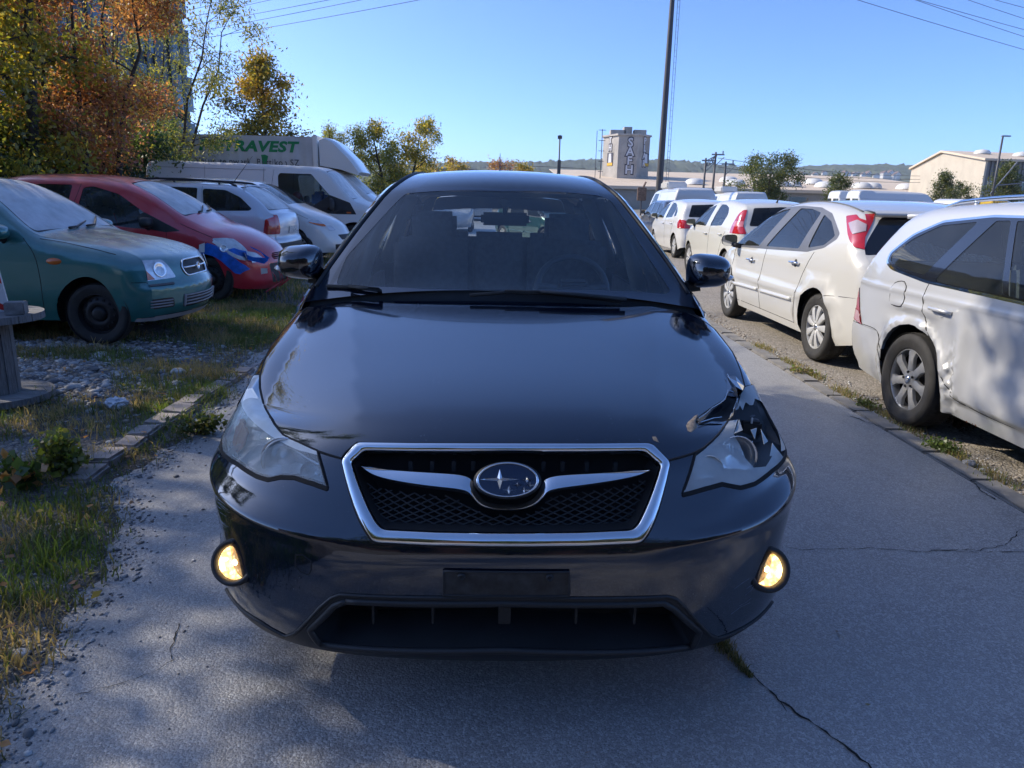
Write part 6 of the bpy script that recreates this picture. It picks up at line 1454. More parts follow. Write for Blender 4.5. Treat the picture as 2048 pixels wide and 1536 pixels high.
# small growth on the sunny edge of the right kerb
n = 2300; c = RNG.choice(np.array([4.1, 4.6, 4.95, 5.5, 6.1, 6.6, 7.3, 3.7]), n); y = c+RNG.normal(0, .11, n); x = 2.77+RNG.normal(0, .045, n)
blades('kerb_weeds', x, y, np.full(n, .0), RNG.uniform(.015, .05, n), RNG.uniform(.003, .006, n), RNG.choice(np.array([1, 2, 2, 2, 3]), n))
n = 700; y = RNG.normal(0, 1, n); p0 = np.array(gpx((1440,1285))[0]); p1 = np.array(gpx((1500,1355))[0]); tt = RNG.uniform(0, 1, n)**1.3; q = p0[None]*(1-tt)[:, None]+p1[None]*tt[:, None]+RNG.normal(0, .012, (n, 2))*(1.3-tt)[:, None]
blades('crack_moss', q[:, 0], q[:, 1], np.full(n, .0), RNG.uniform(.008, .028, n), RNG.uniform(.002, .004, n), RNG.choice(np.array([1, 1, 2]), n))
# ------------------------------------------------------------------ trees and bushes
M['bark'] = plain('bark', (.055, .045, .036), .9, var=.4, scale=12, bmp=.6, bscale=40)
LV = dict(green=[leafmat('leaf_green', (0.088, 0.149, 0.032), .65), leafmat('leaf_green_dark', (0.052, 0.096, 0.025), .65), leafmat('leaf_lime', (0.228, 0.263, 0.038), .65)],
    dark=[leafmat('leaf_deep_green', (0.038, 0.074, 0.025), .65), leafmat('leaf_deep_blue_green', (0.035, 0.079, 0.044), .65), leafmat('leaf_mid_green', (0.079, 0.119, 0.028), .65)],
    orange=[leafmat('leaf_russet', (.36, .16, .075), .65), leafmat('leaf_orange', (.52, .27, .10), .65), leafmat('leaf_brown', (.27, .15, .075), .6), leafmat('leaf_gold', (.50, .40, .10), .65), leafmat('leaf_pink', (.48, .20, .15), .65)],
    willow=[leafmat('leaf_willow', (0.210, 0.254, 0.079), .65), leafmat('leaf_grey_green', (0.166, 0.201, 0.084), .65), leafmat('leaf_yellow_green', (0.350, 0.333, 0.061), .65)],
    yellow=[leafmat('leaf_yellow', (0.525, 0.411, 0.052), .65), leafmat('leaf_ochre', (0.420, 0.271, 0.049), .65), leafmat('leaf_olive', (0.175, 0.184, 0.038), .65)],
    far=[leafmat('leaf_far_green', (0.096, 0.131, 0.035), .65), leafmat('leaf_far_olive', (0.149, 0.158, 0.042), .65), leafmat('leaf_far_dark', (0.056, 0.088, 0.032), .65)])
def leaf_cloud(centers, spread, n, size, rng, droop=0.0, aspect=.5, stretch=(1, 1, 1)):
    k = rng.integers(0, len(centers), n); p = centers[k]+np.clip(rng.normal(0, 1, (n, 3)), -1.7, 1.7)*np.asarray(spread)[k][:, None]*np.array(stretch)
    d = rng.normal(0, 1, (n, 3)); d[:, 2] -= droop; d /= np.linalg.norm(d, axis=1)[:, None]
    u = np.cross(d, rng.normal(0, 1, (n, 3))); u /= np.linalg.norm(u, axis=1)[:, None]+1e-9; w = np.cross(d, u)
    L = size*rng.uniform(.55, 1.3, n)[:, None]; W = L*aspect
    V = np.stack([p, p+d*L*.5+u*W*.5+w*L*.08, p+d*L, p+d*L*.5-u*W*.5+w*L*.08], 1).reshape(-1, 3)
    return V, np.arange(n*4).reshape(-1, 4), k
def tree(name, label, loc, h, r, leaves, n, size, trunk=.12, base=.25, tips=70, top=1.0, seed=1, multi=1, cat='tree', droop=0.0, aspect=.5, group=None, sp=.30, shape='round', cover=(0, 1), lean=(0, 0), weights=None):
    rng = np.random.default_rng(seed); root = thing(name, label, cat, loc, 0, group); tb = MB(); cs, sps = [], []
    for s in range(multi):
        a0 = 2*PI*s/max(1, multi)+rng.uniform(0, 1); off = np.array((math.cos(a0), math.sin(a0), 0))*(r*.22 if multi > 1 else 0)
        lead = [off*.3]; nseg = 7
        for i in range(1, nseg+1):
            f = i/nseg; lead.append(np.array((off[0]*(1+f*2.2)+lean[0]*f+rng.normal(0, .03*h*.3), off[1]*(1+f*2.2)+lean[1]*f+rng.normal(0, .03*h*.3), h*f*.93)))
        lead = np.array(lead); rad = [trunk*(1-.9*i/nseg) for i in range(nseg+1)]; tb.tube(lead, rad, 7)
        nb = max(4, tips//multi//4)
        for b_ in range(nb):
            f = base+(1-base)*((b_+.5)/nb)*.97; pi = f*nseg; i0 = min(nseg-1, int(pi)); st = lead[i0]*(1-(pi-i0))+lead[i0+1]*(pi-i0)
            g = (f-base)/(1-base)
            if shape == 'round': rr = r*math.sqrt(max(.05, 1-(2*g-1)**2*.92))
            elif shape == 'cone': rr = r*(1.02-g)**.75*(.55+.45*min(1, g*5))
            else: rr = r*(.45+.9*g)*(1.0 if g < .8 else (1.25-g)/.45)
            a = b_*2.4+rng.uniform(-.5, .5); ln = rr*rng.uniform(.7, 1.08)/(multi**.25); up = rng.uniform(.15, .6)*ln
            e = st+np.array((math.cos(a)*ln, math.sin(a)*ln, up)); e[2] = min(e[2], h*.99); md = (st+e)/2+np.array((0, 0, .08*ln))+rng.normal(0, .05*ln, 3)
            r0 = max(.008, trunk*(1-.85*f)*.5); tb.tube([st, md, e], [r0, r0*.6, r0*.2], 5, caps=False)
            for q in range(4):
                ff = rng.uniform(.35, 1.0); pq = st*(1-ff)**2+2*ff*(1-ff)*md+e*ff**2; tip = pq+rng.normal(0, 1, 3)*np.array((1, 1, .7))*ln*.22; 
                tb.tube([pq, (pq+tip)/2+rng.normal(0, .02, 3), tip], [r0*.35, r0*.25, .003], 4, caps=False); cs.append(tip); sps.append(sp*rng.uniform(.55, 1.25))
                cs.append((pq+tip)/2); sps.append(sp*.6)
        cs.append(lead[-1]); sps.append(sp*.7)
    cs = np.array(cs); V, F_, k = leaf_cloud(cs, sps, n, size, rng, droop, aspect)
    tone = rng.choice(len(leaves), len(cs), p=weights); fm = np.where(rng.uniform(0, 1, n) < .72, tone[k], rng.choice(len(leaves), n, p=weights))
    V[:, 2] = np.maximum(V[:, 2], .03)
    tb.build('trunk', M['bark'], root, True); fast_mesh('crown', V, F_, leaves, fm, root)
    return root
G1 = 'bushy autumn trees behind the left row'
tree('autumn_tree', 'large russet and orange autumn tree behind the red car', (-7.9, 14.6, GL), 5.75, 2.0, LV['orange'], 46000, .085, .08, .06, 170, seed=3, multi=6, sp=.28, shape='vase', weights=[.34, .24, .22, .12, .08])
tree('green_tree', 'yellow green leafy tree at the far left edge behind the teal car', (-7.9, 12.2, GL), 7.4, 1.6, [LV['green'][2], LV['willow'][2], LV['yellow'][0]], 22000, .10, .13, .15, 110, seed=4, multi=3, sp=.30, shape='round', weights=[.45, .25, .30])
tree('willow_tree', 'thin pale green willow bending over the tarpaulin truck', (-8.7, 18.6, GL), 6.4, 2.1, LV['willow'], 18000, .10, .055, .10, 210, seed=5, multi=5, sp=.24, droop=.5, aspect=.30, shape='round', lean=(1.3, 0))
tree('yellow_tree', 'golden yellow pointed tree rising behind the tarpaulin truck', (-10.2, 34, 0), 7.6, 2.5, LV['yellow'], 15000, .15, .14, .2, 90, seed=6, sp=.34, shape='cone')
tree('willow_tree', 'feathery grey green willow between golden tree and lime tree', (-12.0, 60, 0), 7.0, 2.1, LV['willow'], 12000, .17, .14, .12, 90, seed=7, sp=.36, droop=.8, aspect=.3, multi=3)
tree('lime_tree', 'bright yellow green spreading tree left of the black car roof', (-7.0, 55, 0), 6.7, 2.6, [LV['yellow'][0], LV['green'][2], LV['yellow'][2]], 16000, .17, .16, .12, 100, seed=8, sp=.40, multi=2)
tree('bush', 'dark green undergrowth bush behind the silver estate roof', (-8.8, 16.9, GL), 2.5, 1.4, LV['dark'], 15000, .10, .05, .05, 70, seed=9, multi=6, cat='bush', sp=.26, shape='vase')
tree('bush', 'deep green bush at the left edge behind the red car roof', (-8.9, 12.9, GL), 2.3, 1.5, [LV['dark'][2], LV['green'][0], LV['yellow'][2]], 16000, .095, .05, .05, 70, seed=10, multi=6, cat='bush', sp=.28, shape='vase')
tree('bush', 'low mixed bush under the russet tree', (-9.3, 15.2, GL), 2.7, 1.8, [LV['dark'][2], LV['orange'][2], LV['yellow'][2]], 15000, .10, .05, .05, 70, seed=11, multi=6, cat='bush', sp=.30, shape='vase')
tree('bush', 'tall bush behind the white panel van', (-10.4, 19.8, GL), 3.0, 1.6, LV['dark'], 14000, .11, .05, .05, 70, seed=12, multi=6, cat='bush', sp=.30, shape='vase')
# trees beside the camera whose shade falls on the lane
for i, (x, y, h, r, s, n, lab) in enumerate([(-8.9, 6.9, 8.0, 2.2, 13, 16000, 'tall tree beside the teal hatchback, its shade on the lane'), (-7.6, 4.0, 9.4, 3.2, 14, 26000, 'spreading roadside tree beside the cable reel'), (-11.4, 10.4, 6.6, 2.0, 17, 14000, 'second row tree behind the teal hatchback')]):
    tree('roadside_tree', lab, (x, y, .05), h, r, LV['green'], n, .12, .14, (.53 if i == 1 else .25), (60 if i == 1 else 100), seed=s, multi=2, sp=(.32 if i == 1 else .40), group='roadside trees on the left')
# far side of the yard
tree('round_tree', 'rounded dark green tree in front of the long warehouse wall', (22.9, 62, 0), 5.3, 2.25, LV['far'], 15000, .17, .14, .08, 110, seed=20, sp=.42, multi=3)
tree('young_tree', 'small slim tree right of the rounded tree at the warehouse', (32.6, 70, 0), 4.3, 1.3, LV['far'], 5000, .18, .08, .2, 50, seed=21, sp=.34)
tree('young_tree', 'loose tree before the sunny gable of the big hall', (45.2, 74, 0), 5.0, 1.9, LV['far'], 6500, .18, .09, .2, 60, seed=22, sp=.36, shape='cone')
tree('young_tree', 'slender twin tree close to the gable door of the hall', (48.4, 76, 0), 4.0, 1.1, LV['far'], 3500, .18, .07, .2, 40, seed=24, sp=.30)
tree('corner_tree', 'taller tree at the dark corner of the big hall', (48.8, 70.5, 0), 5.9, 2.3, LV['far'], 10500, .18, .11, .15, 90, seed=23, sp=.40, shape='cone')
for i, (px, w, top, Y, lv, lab) in enumerate([(908, 2.0, 316, 90, 'yellow', 'small yellow tree by the low beige building'), (1000, 2.2, 321, 95, 'orange', 'reddish brown tree behind the low beige building'), (1048, 1.5, 326, 92, 'yellow', 'little golden tree at the right end of the beige building'), (850, 2.0, 316, 80, 'yellow', 'round golden bush tree beside the bright lime tree'), (780, 2.6, 300, 75, 'far', 'dark green tree behind the lime tree'), (700, 3.0, 296, 78, 'willow', 'pale tree far behind the willow')]):
    p = at(px, top, y=Y); tree('far_tree', lab, (p.x, Y, 0), p.z, w, LV[lv], 3800, .24, .12, .1, 40, seed=40+i, sp=.5)

# unseen, added behind the camera to darken reflections: hedge trees and a shed
for i in range(7):
    tree('unseen_hedge_tree', ('dense unseen evergreen of the hedge behind the camera, first from the verge', 'dense unseen evergreen second along the hedge behind the camera', 'dense unseen evergreen third along the hedge behind the camera', 'dense unseen evergreen in the middle of the hedge behind the camera', 'dense unseen evergreen fifth along the hedge behind the camera', 'dense unseen evergreen sixth along the hedge behind the camera', 'dense unseen evergreen at the yard end of the hedge behind the camera')[i], (-9+i*3.1, -8.5-.5*(i % 2), 0), 4.6+.7*((i*37) % 3), 2.0, LV['dark'], 5200, .20, .12, .05, 50, seed=60+i, sp=.5, group='unseen evergreens added behind the camera')
# ------------------------------------------------------------------ buildings
def col_img(px, y, py=380): return at(px, py, y=y).x
M['panel_dark'] = plain('dark_facade_panel', (.05, .055, .066), .35, .3, var=.18, scale=.8)
M['panel_edge'] = plain('dark_facade_edge', (.035, .037, .042), .5)
M['window_far'] = plain('far_window', (.02, .028, .035), .08, 0, coat=1.0)
M['blind'] = plain('window_blind', (.16, .20, .22), .5)
# dark clad building behind the trees: it runs along the lane, slightly turned
BH = 17.2
bd = thing('clad_building', 'dark grey metal clad office block behind the autumn trees', 'building', (col_img(374, 62, 150), 62, 0), -.137)
b = MB(); b.box((-9, -24, BH/2-.1), (18, 48, BH-.2)); b.build('wall', M['panel_edge'], bd)
for k in range(32):
    win = k % 3 != 2
    y = -.7-k*1.5
    b = MB(); b.box((.05, y, BH/2), (.16, .50 if win else 1.42, BH-.1), bev=.01); b.build('facade_panel', M['panel_dark'], bd)
    if win:
        for fl in range(5):
            b = MB(); b.box((.06, y+.72, 1.9+fl*3.45), (.06, .9, 2.6)); w = b.build('window', M['window_far'], bd)
            if k < 20:
                b = MB()
                for s_i in range(8): b.box((.11, y+.72, 3.1+fl*3.45-s_i*.13), (.02, .86, .08))
                b.build('blind', M['blind'], w)
for fl in range(5):      # end wall towards the yard
    b = MB(); b.box((-1.4, .04, 1.9+fl*3.45), (1.2, .06, 2.4)); b.build('window', M['window_far'], bd)
b = MB(); b.box((-9, -24, BH+.1), (18.4, 48.4, .3)); b.build('roof', M['panel_edge'], bd)
# long unseen brick shed, added to darken reflections
sb = thing('unseen_shed', 'long dark unseen brick shed added behind the camera', 'building', (4, -19, 0)); b = MB(); b.box((0, -4, 4), (60, 8, 8)); b.build('wall', plain('dark_brick', (.10, .055, .04), .85, var=.3, scale=4), sb)
b = MB(); b.prism([(-31, 0.4, 7.9), (-31, -8.4, 7.9), (-31, -4, 10)], (62, 0, 0)); b.build('roof', M['panel_edge'], sb)
for k in range(10): b = MB(); b.box((-27+k*6, .03, 3), (2.4, .1, 2.6)); b.build('window', M['window_far'], sb)
# low beige shed in the middle distance
M['beige'] = plain('beige_cladding', (.42, .37, .29), .7, var=.08, scale=.5)
M['roof_beige'] = plain('sandy_roof_sheet', (.60, .49, .36), .7, var=.08, scale=.3)
M['wall_grey'] = plain('grey_wall', (.30, .28, .245), .8, var=.12, scale=.4)
x0, x1 = col_img(862, 100), col_img(1000, 100)
sh = thing('low_building', 'low beige building with flat gable left of the black car roof', 'building', (x0, 100, 0))
b = MB(); w = x1-x0; b.prism([(0, 0, 0), (w, 0, 0), (w, 0, 4.3), (w*.45, 0, 5.0), (0, 0, 4.7)], (0, 12, 0)); b.build('wall', M['beige'], sh)
b = MB(); b.box((w*.35, -.04, 2.6), (2.6, .05, 1.0)); b.box((w*.75, -.04, 2.2), (2, .05, 1.6)); b.build('window', M['window_far'], sh)
b = MB(); b.prism([(-.2, -.2, 4.72), (w*.45, -.2, 5.03), (w+.2, -.2, 4.3), (w+.2, -.2, 4.45), (w*.45, -.2, 5.2), (-.2, -.2, 4.9)], (0, 12.4, 0)); b.build('roof', M['wall_grey'], sh)
# long warehouse with domes on its roof
wx0, wx1 = col_img(1150, 128), col_img(1990, 128); WYF, WYB = 128, 176
ez, rz_ = at(1500, 379, y=WYF).z, at(1500, 349, y=WYB).z
wh = thing('warehouse', 'long beige warehouse with white roof domes across the yard', 'building', (0, 0, 0))
b = MB(); b.prism([(wx0, WYF, 0), (wx0, WYB, 0), (wx0, WYB, rz_-.1), (wx0, WYF, ez-.1)], (wx1-wx0, 0, 0)); b.build('wall', M['wall_grey'], wh)
b = MB(); n_ = 60
for k in range(n_):
    xa = wx0-1+(wx1-wx0+2)*k/n_; xb = xa+(wx1-wx0+2)/n_
    b.prism([(xa+.05, WYF-.6, ez), (xb, WYF-.6, ez), (xb, WYB, rz_), (xa+.05, WYB, rz_)], (0, 0, .12))
b.box(((wx0+wx1)/2, WYF-.62, ez-.15), (wx1-wx0+2, .08, .5)); b.build('roof', M['roof_beige'], wh)
M['dome'] = plain('milky_roof_dome', (.62, .61, .57), .4)
for px in (1388, 1455, 1470, 1560, 1582, 1625, 1648, 1722, 1742, 1812, 1838, 1875):
    f = .16 if px % 2 == 0 else .34; Y = WYF+(WYB-WYF)*f; b = MB(); b.lathe([(1.75, 0), (1.75, .25), (1.5, .75), (.9, 1.05), (.01, 1.12)], 16); o = b.build('roof_dome', M['dome'], wh, True)
    o.location = (col_img(px, Y), Y, ez+(rz_-ez)*f+.1); o.scale = (1, 1.2, 1)
for px in (1340, 1420, 1600, 1700, 1790):
    b = MB(); b.box((0, 0, 0), (3.2, .06, 1.1)); o = b.build('window', M['window_far'], wh); o.location = (col_img(px, WYF), WYF-.04, ez-1.6)
# concrete tower with sprayed letters
TY0 = 150; tw_l, tw_m, tw_r = col_img(1204, TY0+2), col_img(1232, TY0-2), col_img(1289, TY0+3)
tz = at(1240, 272, y=TY0).z
M['concrete_tower'] = plain('weathered_concrete', (.36, .33, .29), .85, var=.22, scale=.35)
tw = thing('concrete_tower', 'concrete silo tower with sprayed white letters above the warehouse', 'tower', (0, 0, 0))
tmid = tw_m*.45+tw_r*.55
foot = [(tw_l, TY0+3.5, 0), (tw_m, TY0-2, 0), (tmid, TY0-2.6, 0), (tw_r, TY0+.6, 0), (tw_r-.6, TY0+8, 0), (tw_l+.8, TY0+8, 0)]
b = MB(); b.prism(foot, (0, 0, tz)); b.build('wall', M['concrete_tower'], tw)
b = MB(); b.prism([(x+(.25 if i in (2, 3) else -.25 if i in (0, 1) else 0), y-(.25 if i < 4 else -.2), tz-.05) for i, (x, y, z) in enumerate(foot)], (0, 0, .35)); b.build('parapet', M['concrete_tower'], tw)
for px, w, hh in ((1228, 3.0, .9), (1247, 1.6, 1.5), (1271, 2.4, 1.0)):
    b = MB(); b.box((col_img(px, TY0+2), TY0+1.5, tz+.3+hh/2), (w, 2, hh), bev=.05); b.build('roof_block', M['concrete_tower'], tw)
M['spray_white'] = plain('white_spray', (.55, .55, .57), .7); M['spray_dark'] = plain('dark_spray', (.05, .05, .07), .8); M['spray_yellow'] = plain('yellow_print', (.62, .36, .03), .7)
def face_letters(a, c, txt, top, step, size, f0=.5, wd=None):
    a, c = Vector((*a[:2], 0)), Vector((*c[:2], 0)); r = (c-a).normalized(); nrm = r.cross(Vector((0, 0, 1)))
    for k, ch in enumerate(txt):
        p = a+(c-a)*f0+Vector((0, 0, top-k*step))
        lettering('sprayed_letter', ch, M['spray_dark'], tw, p+nrm*.06, r, (0, 0, 1), size*1.2, 0, .16, 1, None, .01)
        lettering('sprayed_letter', ch, M['spray_white'], tw, p+nrm*.10, r, (0, 0, 1), size*1.05, 0, .06, 1, None, .01)
zt = lambda py: at(1245, py, y=TY0).z
face_letters(foot[1], foot[2], 'SAFH', zt(287), zt(287)-zt(305), 2.1, .62)
face_letters(foot[0], foot[1], 'TH', zt(281), zt(281)-zt(296), 1.5, .5)
face_letters(foot[2], foot[3], 'PLAR', zt(282), zt(282)-zt(297), 1.6, .55)
for (a, c) in ((foot[0], foot[1]), (foot[2], foot[3])):
    a, c = Vector(a), Vector(c); r = (c-a).normalized(); nrm = r.cross(Vector((0, 0, 1))); m_ = a+(c-a)*(.52 if a.x < tw_m-1 else .72)+nrm*.05; zc = zt(319)
    for nm, w, z0, z1, mt_, o_ in (('poster', 1.1, -1.25, 1.25, M['spray_dark'], 0), ('poster_figure', .6, -.6, 1.1, M['spray_white'], .03), ('poster_band', 1.0, -1.2, -.65, M['spray_yellow'], .03)):
        b = MB(); q = m_+nrm*o_; b.prism([q-r*w+Vector((0, 0, zc+z0)), q+r*w+Vector((0, 0, zc+z0)), q+r*w*(.6 if nm == 'poster_figure' else 1)+Vector((0, 0, zc+z1)), q-r*w*(.8 if nm == 'poster_figure' else 1)+Vector((0, 0, zc+z1))], nrm*.02); b.build(nm, mt_, tw)
# big hall on the right
HYc = 100; A = Vector((col_img(1962, HYc), HYc, 0)); Bc = Vector((col_img(1817, 128), 128, 0)); ha, hb_, hp = at(1962, 325, y=HYc).z, at(1817, 336, y=128).z, at(1893, 303, y=113).z
he = (ha+hb_)/2; gd = (Bc-A); pk = A+gd*.55; ax = Vector((1, .12, 0)).normalized()
hall = thing('gabled_hall', 'big beige hall with sunny gable and dark ribbed long side', 'building', (0, 0, 0))
zs_ = Vector((0, 0, 1)); b = MB(); b.prism([A, Bc, Bc+zs_*he, pk+zs_*hp, A+zs_*he], ax*.3); b.build('gable_wall', plain('sunny_gable_sheet', (.50, .435, .335), .7, var=.08, scale=.6), hall)  # brightness of the sunlit gable is put into this beige
b = MB()
for k in range(90): q = A+ax*(.31+k*.6); b.prism([q, q+ax*.3, q+ax*.4+Vector((.0, .12, 0)), q+ax*.59+Vector((0, .12, 0)), q+ax*.59+Vector((0, .5, 0)), q+Vector((0, .5, 0))], zs_*he)
b.build('ribbed_wall', plain('grey_ribbed_sheet', (.17, .165, .16), .6, .2), hall)  # darker tone of the shaded long side is put into this grey
b = MB(); b.prism([A-ax*.4+zs_*(he+.02)-gd*.015, pk-ax*.4+zs_*(hp+.02), Bc-ax*.4+zs_*(he+.02)+gd*.015, Bc-ax*.4+zs_*(he+.3)+gd*.015, pk-ax*.4+zs_*(hp+.32), A-ax*.4+zs_*(he+.3)-gd*.015], ax*56); b.build('roof', M['roof_beige'], hall)
for k, f in ((4, .35), (9, .25), (17, .38), (24, .28), (33, .36)):
    b = MB(); b.lathe([(1.6, 0), (1.6, .25), (1.3, .7), (.01, 1.0)], 14); o = b.build('roof_dome', M['dome'], hall, True); q = A+ax*k+gd*f; q.z = he+(hp-he)*(f/.55)+.3; o.location = q; o.scale = (.7, .7, .7)
for k in range(5):
    for zz in (1.9, 4.4):
        b = MB(); q = A+ax*(2.4+k*5)+Vector((0, -.06, zz)); b.box(q, (3.2, .1, 1.4)); f_ = b.build('window', M['plate_white'], hall)
        for s in range(3): b = MB(); b.box(q+Vector((-1.05+s*1.05, -.04, 0)), (.9, .08, 1.15)); b.build('pane', M['window_far'], f_)
# ------------------------------------------------------------------ masts, posts, wires
M['mast'] = plain('mast_steel', (.085, .083, .085), .55, .4, var=.12, scale=1.5); M['galv'] = plain('galvanised_steel', (.22, .23, .24), .5, .6)
PYM = 40.0; pxm = col_img(1317, PYM, 395)
mast = thing('line_mast', 'tall tapering steel line mast with a ladder above the yard', 'mast', (pxm, PYM, 0))
b = MB(); b.lathe([(.19, 0), (.18, 3), (.13, 10), (.085, 16.5), (.001, 16.5)], 18); autosmooth(b.build('pole', M['mast'], mast), 50)
b = MB()
for dx in (.34, .46): b.tube([(dx+.0, -.02, 1.2), (dx-.10, -.02, 16)], .012, 4)
for k in range(50): b.tube([(.335-k*.0021, -.02, 1.4+k*.29), (.465-k*.0021, -.02, 1.4+k*.29)], .009, 4, caps=False)
b.build('ladder', M['galv'], mast)
for zz in (13.9, 14.8, 15.7): b = MB(); b.box((0, 0, zz), (3.4, .12, .12)); b.build('crossarm', M['mast'], mast)
def wire(a, c, sag, r, lab, grp):
    a, c = Vector(a), Vector(c); b = MB(); n = 26; b.tube([a+(c-a)*(i/n)-Vector((0, 0, sag*4*(i/n)*(1-i/n))) for i in range(n+1)], r, 4, caps=False)
    tag(b.build('power_line', M['mast'], None), lab, 'power line', grp)
top = Vector((pxm, PYM, 0))
for i, (py, dx, zz) in enumerate(((15, -1.6, 15.7), (30, -.6, 15.7), (46, .6, 14.8), (61, 1.5, 14.8), (76, 1.0, 13.9))):
    e = at(368, py, y=62.0); st = top+Vector((dx, 0, zz)); wire(st, st+(e-st)*1.25, .35, .017, ('topmost', 'second', 'third', 'fourth', 'lowest')[i]+' thin power line left of the tall mast', 'power lines in the sky')
for i, (py, dx, zz) in enumerate(((8, -1.2, 15.7), (30, .8, 15.7), (52, -1.0, 14.8), (66, 1.2, 14.8), (92, 0, 13.9))):
    e = at(2048, py, y=58.0); st = top+Vector((dx, 0, zz)); wire(st, st+(e-st)*1.6, .25, .017, ('topmost', 'second', 'third', 'fourth', 'lowest')[i]+' thin power line right of the tall mast', 'power lines in the sky')
def post(px, py0, y, r, name, lab, cat='post', extra=None):
    p = at(px, py0, y=y); o = thing(name, lab, cat, (p.x, y, 0)); b = MB(); b.tube([(0, 0, 0), (0, 0, p.z)], [r, r*.7], 8); b.build('pole', M['mast'], o, True); return o, p.z
o, z = post(1120, 270, 70, .09, 'signal_mast', 'thin mast with small fittings standing left of the concrete tower', 'mast')
b = MB(); b.box((0, 0, z-.2), (.4, .2, .3)); b.box((0, -.1, z-3.0), (.3, .25, 1.6)); b.tube([(-2.5, 0, z-2.8), (2.5, 0, z-2.9)], .02, 4); b.build('fitting', M['mast'], o)
o, z = post(1205, 258, 146, .10, 'aerial_mast', 'slim aerial mast beside the left edge of the concrete tower', 'mast')
b = MB()
for k in range(5): b.box((0, 0, z-.2-k*1.9), (1.4-.1*k, .08, .10))
b.tube([(-1.0, 0, z-12), (-1.0, 0, z-.3)], .06, 6); b.build('cross_piece', M['mast'], o)
for px, py0, lab in ((1412, 316, 'left post of the railway gantry'), (1432, 304, 'tallest post of the railway gantry'), (1452, 323, 'right post beside the railway gantry')):
    o, z = post(px, py0, 95, .17, 'gantry_post', lab)
    b = MB(); b.box((.3, 0, z-.3), (1.6, .12, .18)); b.box((.9, 0, z-.1), (.14, .14, .5)); b.tube([(-.1, 0, z-1.8), (1.1, 0, z-.6)], .05, 6); b.build('bracket', M['galv'], o)
a, c = at(1412, 322, y=95), at(1434, 310, y=95)
g = thing('gantry_beam', 'lattice beam joining the two left gantry posts', 'beam', a); b = MB()
for dz in (0, -.7): b.tube([(0, 0, dz), Vector(c-a)+Vector((0, 0, dz))], .06, 6)
for k in range(8): b.tube([Vector(c-a)*(k/8)+Vector((0, 0, -.7*(k % 2))), Vector(c-a)*((k+1)/8)+Vector((0, 0, -.7*((k+1) % 2)))], .04, 4)
b.build('lattice', M['galv'], g)
for i, (y0_, y1_) in enumerate(((330, 316), (343, 334), (337, 326))):
    wire(at(1436, y1_, y=95), at(1840, y0_+22, y=120), .5, .03, ('upper', 'lower', 'middle')[i]+' contact wire running right from the railway gantry', 'railway wires')
o, z = post(2006, 272, 60, .10, 'street_lamp', 'tall street lamp with a small head before the dark hall wall', 'street lamp')
b = MB(); b.box((.25, 0, z), (.7, .25, .10), bev=.03); b.build('lamp_head', M['galv'], o); b = MB(); b.tube([(-.2, 0, 2.6), (1.6, 0, 5.2)], .05, 6); b.tube([(.2, 0, 3.3), (2.2, 0, 3.5)], .05, 6); b.build('arm', M['galv'], o)
sg_ = thing('rusty_sign', 'rust brown perforated panel on a post behind the yard cars', 'sign', (col_img(1284, 75), 75, 0)); b = MB(); b.box((0, 0, 2.1), (.9, .25, 1.3), bev=.05); b.tube([(.1, 0, 2.7), (.35, 0, 3.3)], .10, 6); b.build('panel', plain('rust_brown_panel', (.20, .13, .09), .8, var=.5, scale=5), sg_)
b = MB(); b.tube([(0, 0, 0), (0, 0, 1.6)], .08, 6); b.build('post', M['mast'], sg_)
# ------------------------------------------------------------------ wooded hills and their houses
def hill(name, ridge, y, depth, mat, seed):
    r = np.random.default_rng(seed); xs = np.array([at(px, py, y=y).x for px, py in ridge]); zs2 = np.array([at(px, py, y=y).z for px, py in ridge])
    X = np.linspace(xs[0], xs[-1], 420); Zt = np.interp(X, xs, zs2); n = len(X); rows = 26; V = []
    for j in range(rows):
        f = j/(rows-1); yy = y-depth*(1-f); z = -3+(Zt+3)*np.sin(f*PI/2)**1.15
        V.append(np.stack([X, np.full(n, yy)+r.normal(0, depth*.012, n), np.maximum(-3, z*(1+.03*fbm(X, X*0+yy, depth*.3, seed))+(r.normal(0, 2.2, n) if f > .25 else 0))], -1))
    V.append(np.stack([X, np.full(n, y+200.), np.full(n, -3.)], -1))
    V = np.concatenate(V); idx = np.arange((rows+1)*n).reshape(rows+1, n); Fq = np.stack([idx[:-1, :-1], idx[:-1, 1:], idx[1:, 1:], idx[1:, :-1]], -1).reshape(-1, 4)
    return tag(fast_mesh(name, V, Fq, [mat]), kind='structure')
m, t, b = newmat('wooded_hill'); co = coords(t); n1 = noise(t, co, .035, 5, .7); n2 = noise(t, co, .008, 3)
c = ramp(t, n1, [(.35, (.018, .030, .014)), (.55, (.040, .058, .024)), (.75, (.085, .085, .035))]); c = mixc(t, ramp(t, n2, [(.58, 0.0), (.66, .6)]), c, (.11, .12, .05)); t.links.new(c, b.inputs['Base Color']); b.inputs['Roughness'].default_value = 1.0; M['hill'] = m
hill('hill', [(560,340),(700,336),(860,331),(960,325),(1080,326),(1180,321),(1240,318),(1330,321),(1420,333),(1520,339),(1600,335),(1700,333),(1800,335),(1900,345),(2200,352)], 1900, 650, M['hill'], 3)
hill('far_hill', [(500,350),(900,338),(1000,331),(1150,330),(1400,338),(1700,338),(2000,340),(2300,345)], 3000, 500, M['hill'], 4)
M['house_wall'] = plain('far_house_wall', (.62, .60, .56), .8); M['house_roof'] = plain('far_house_roof', (.16, .10, .08), .9)
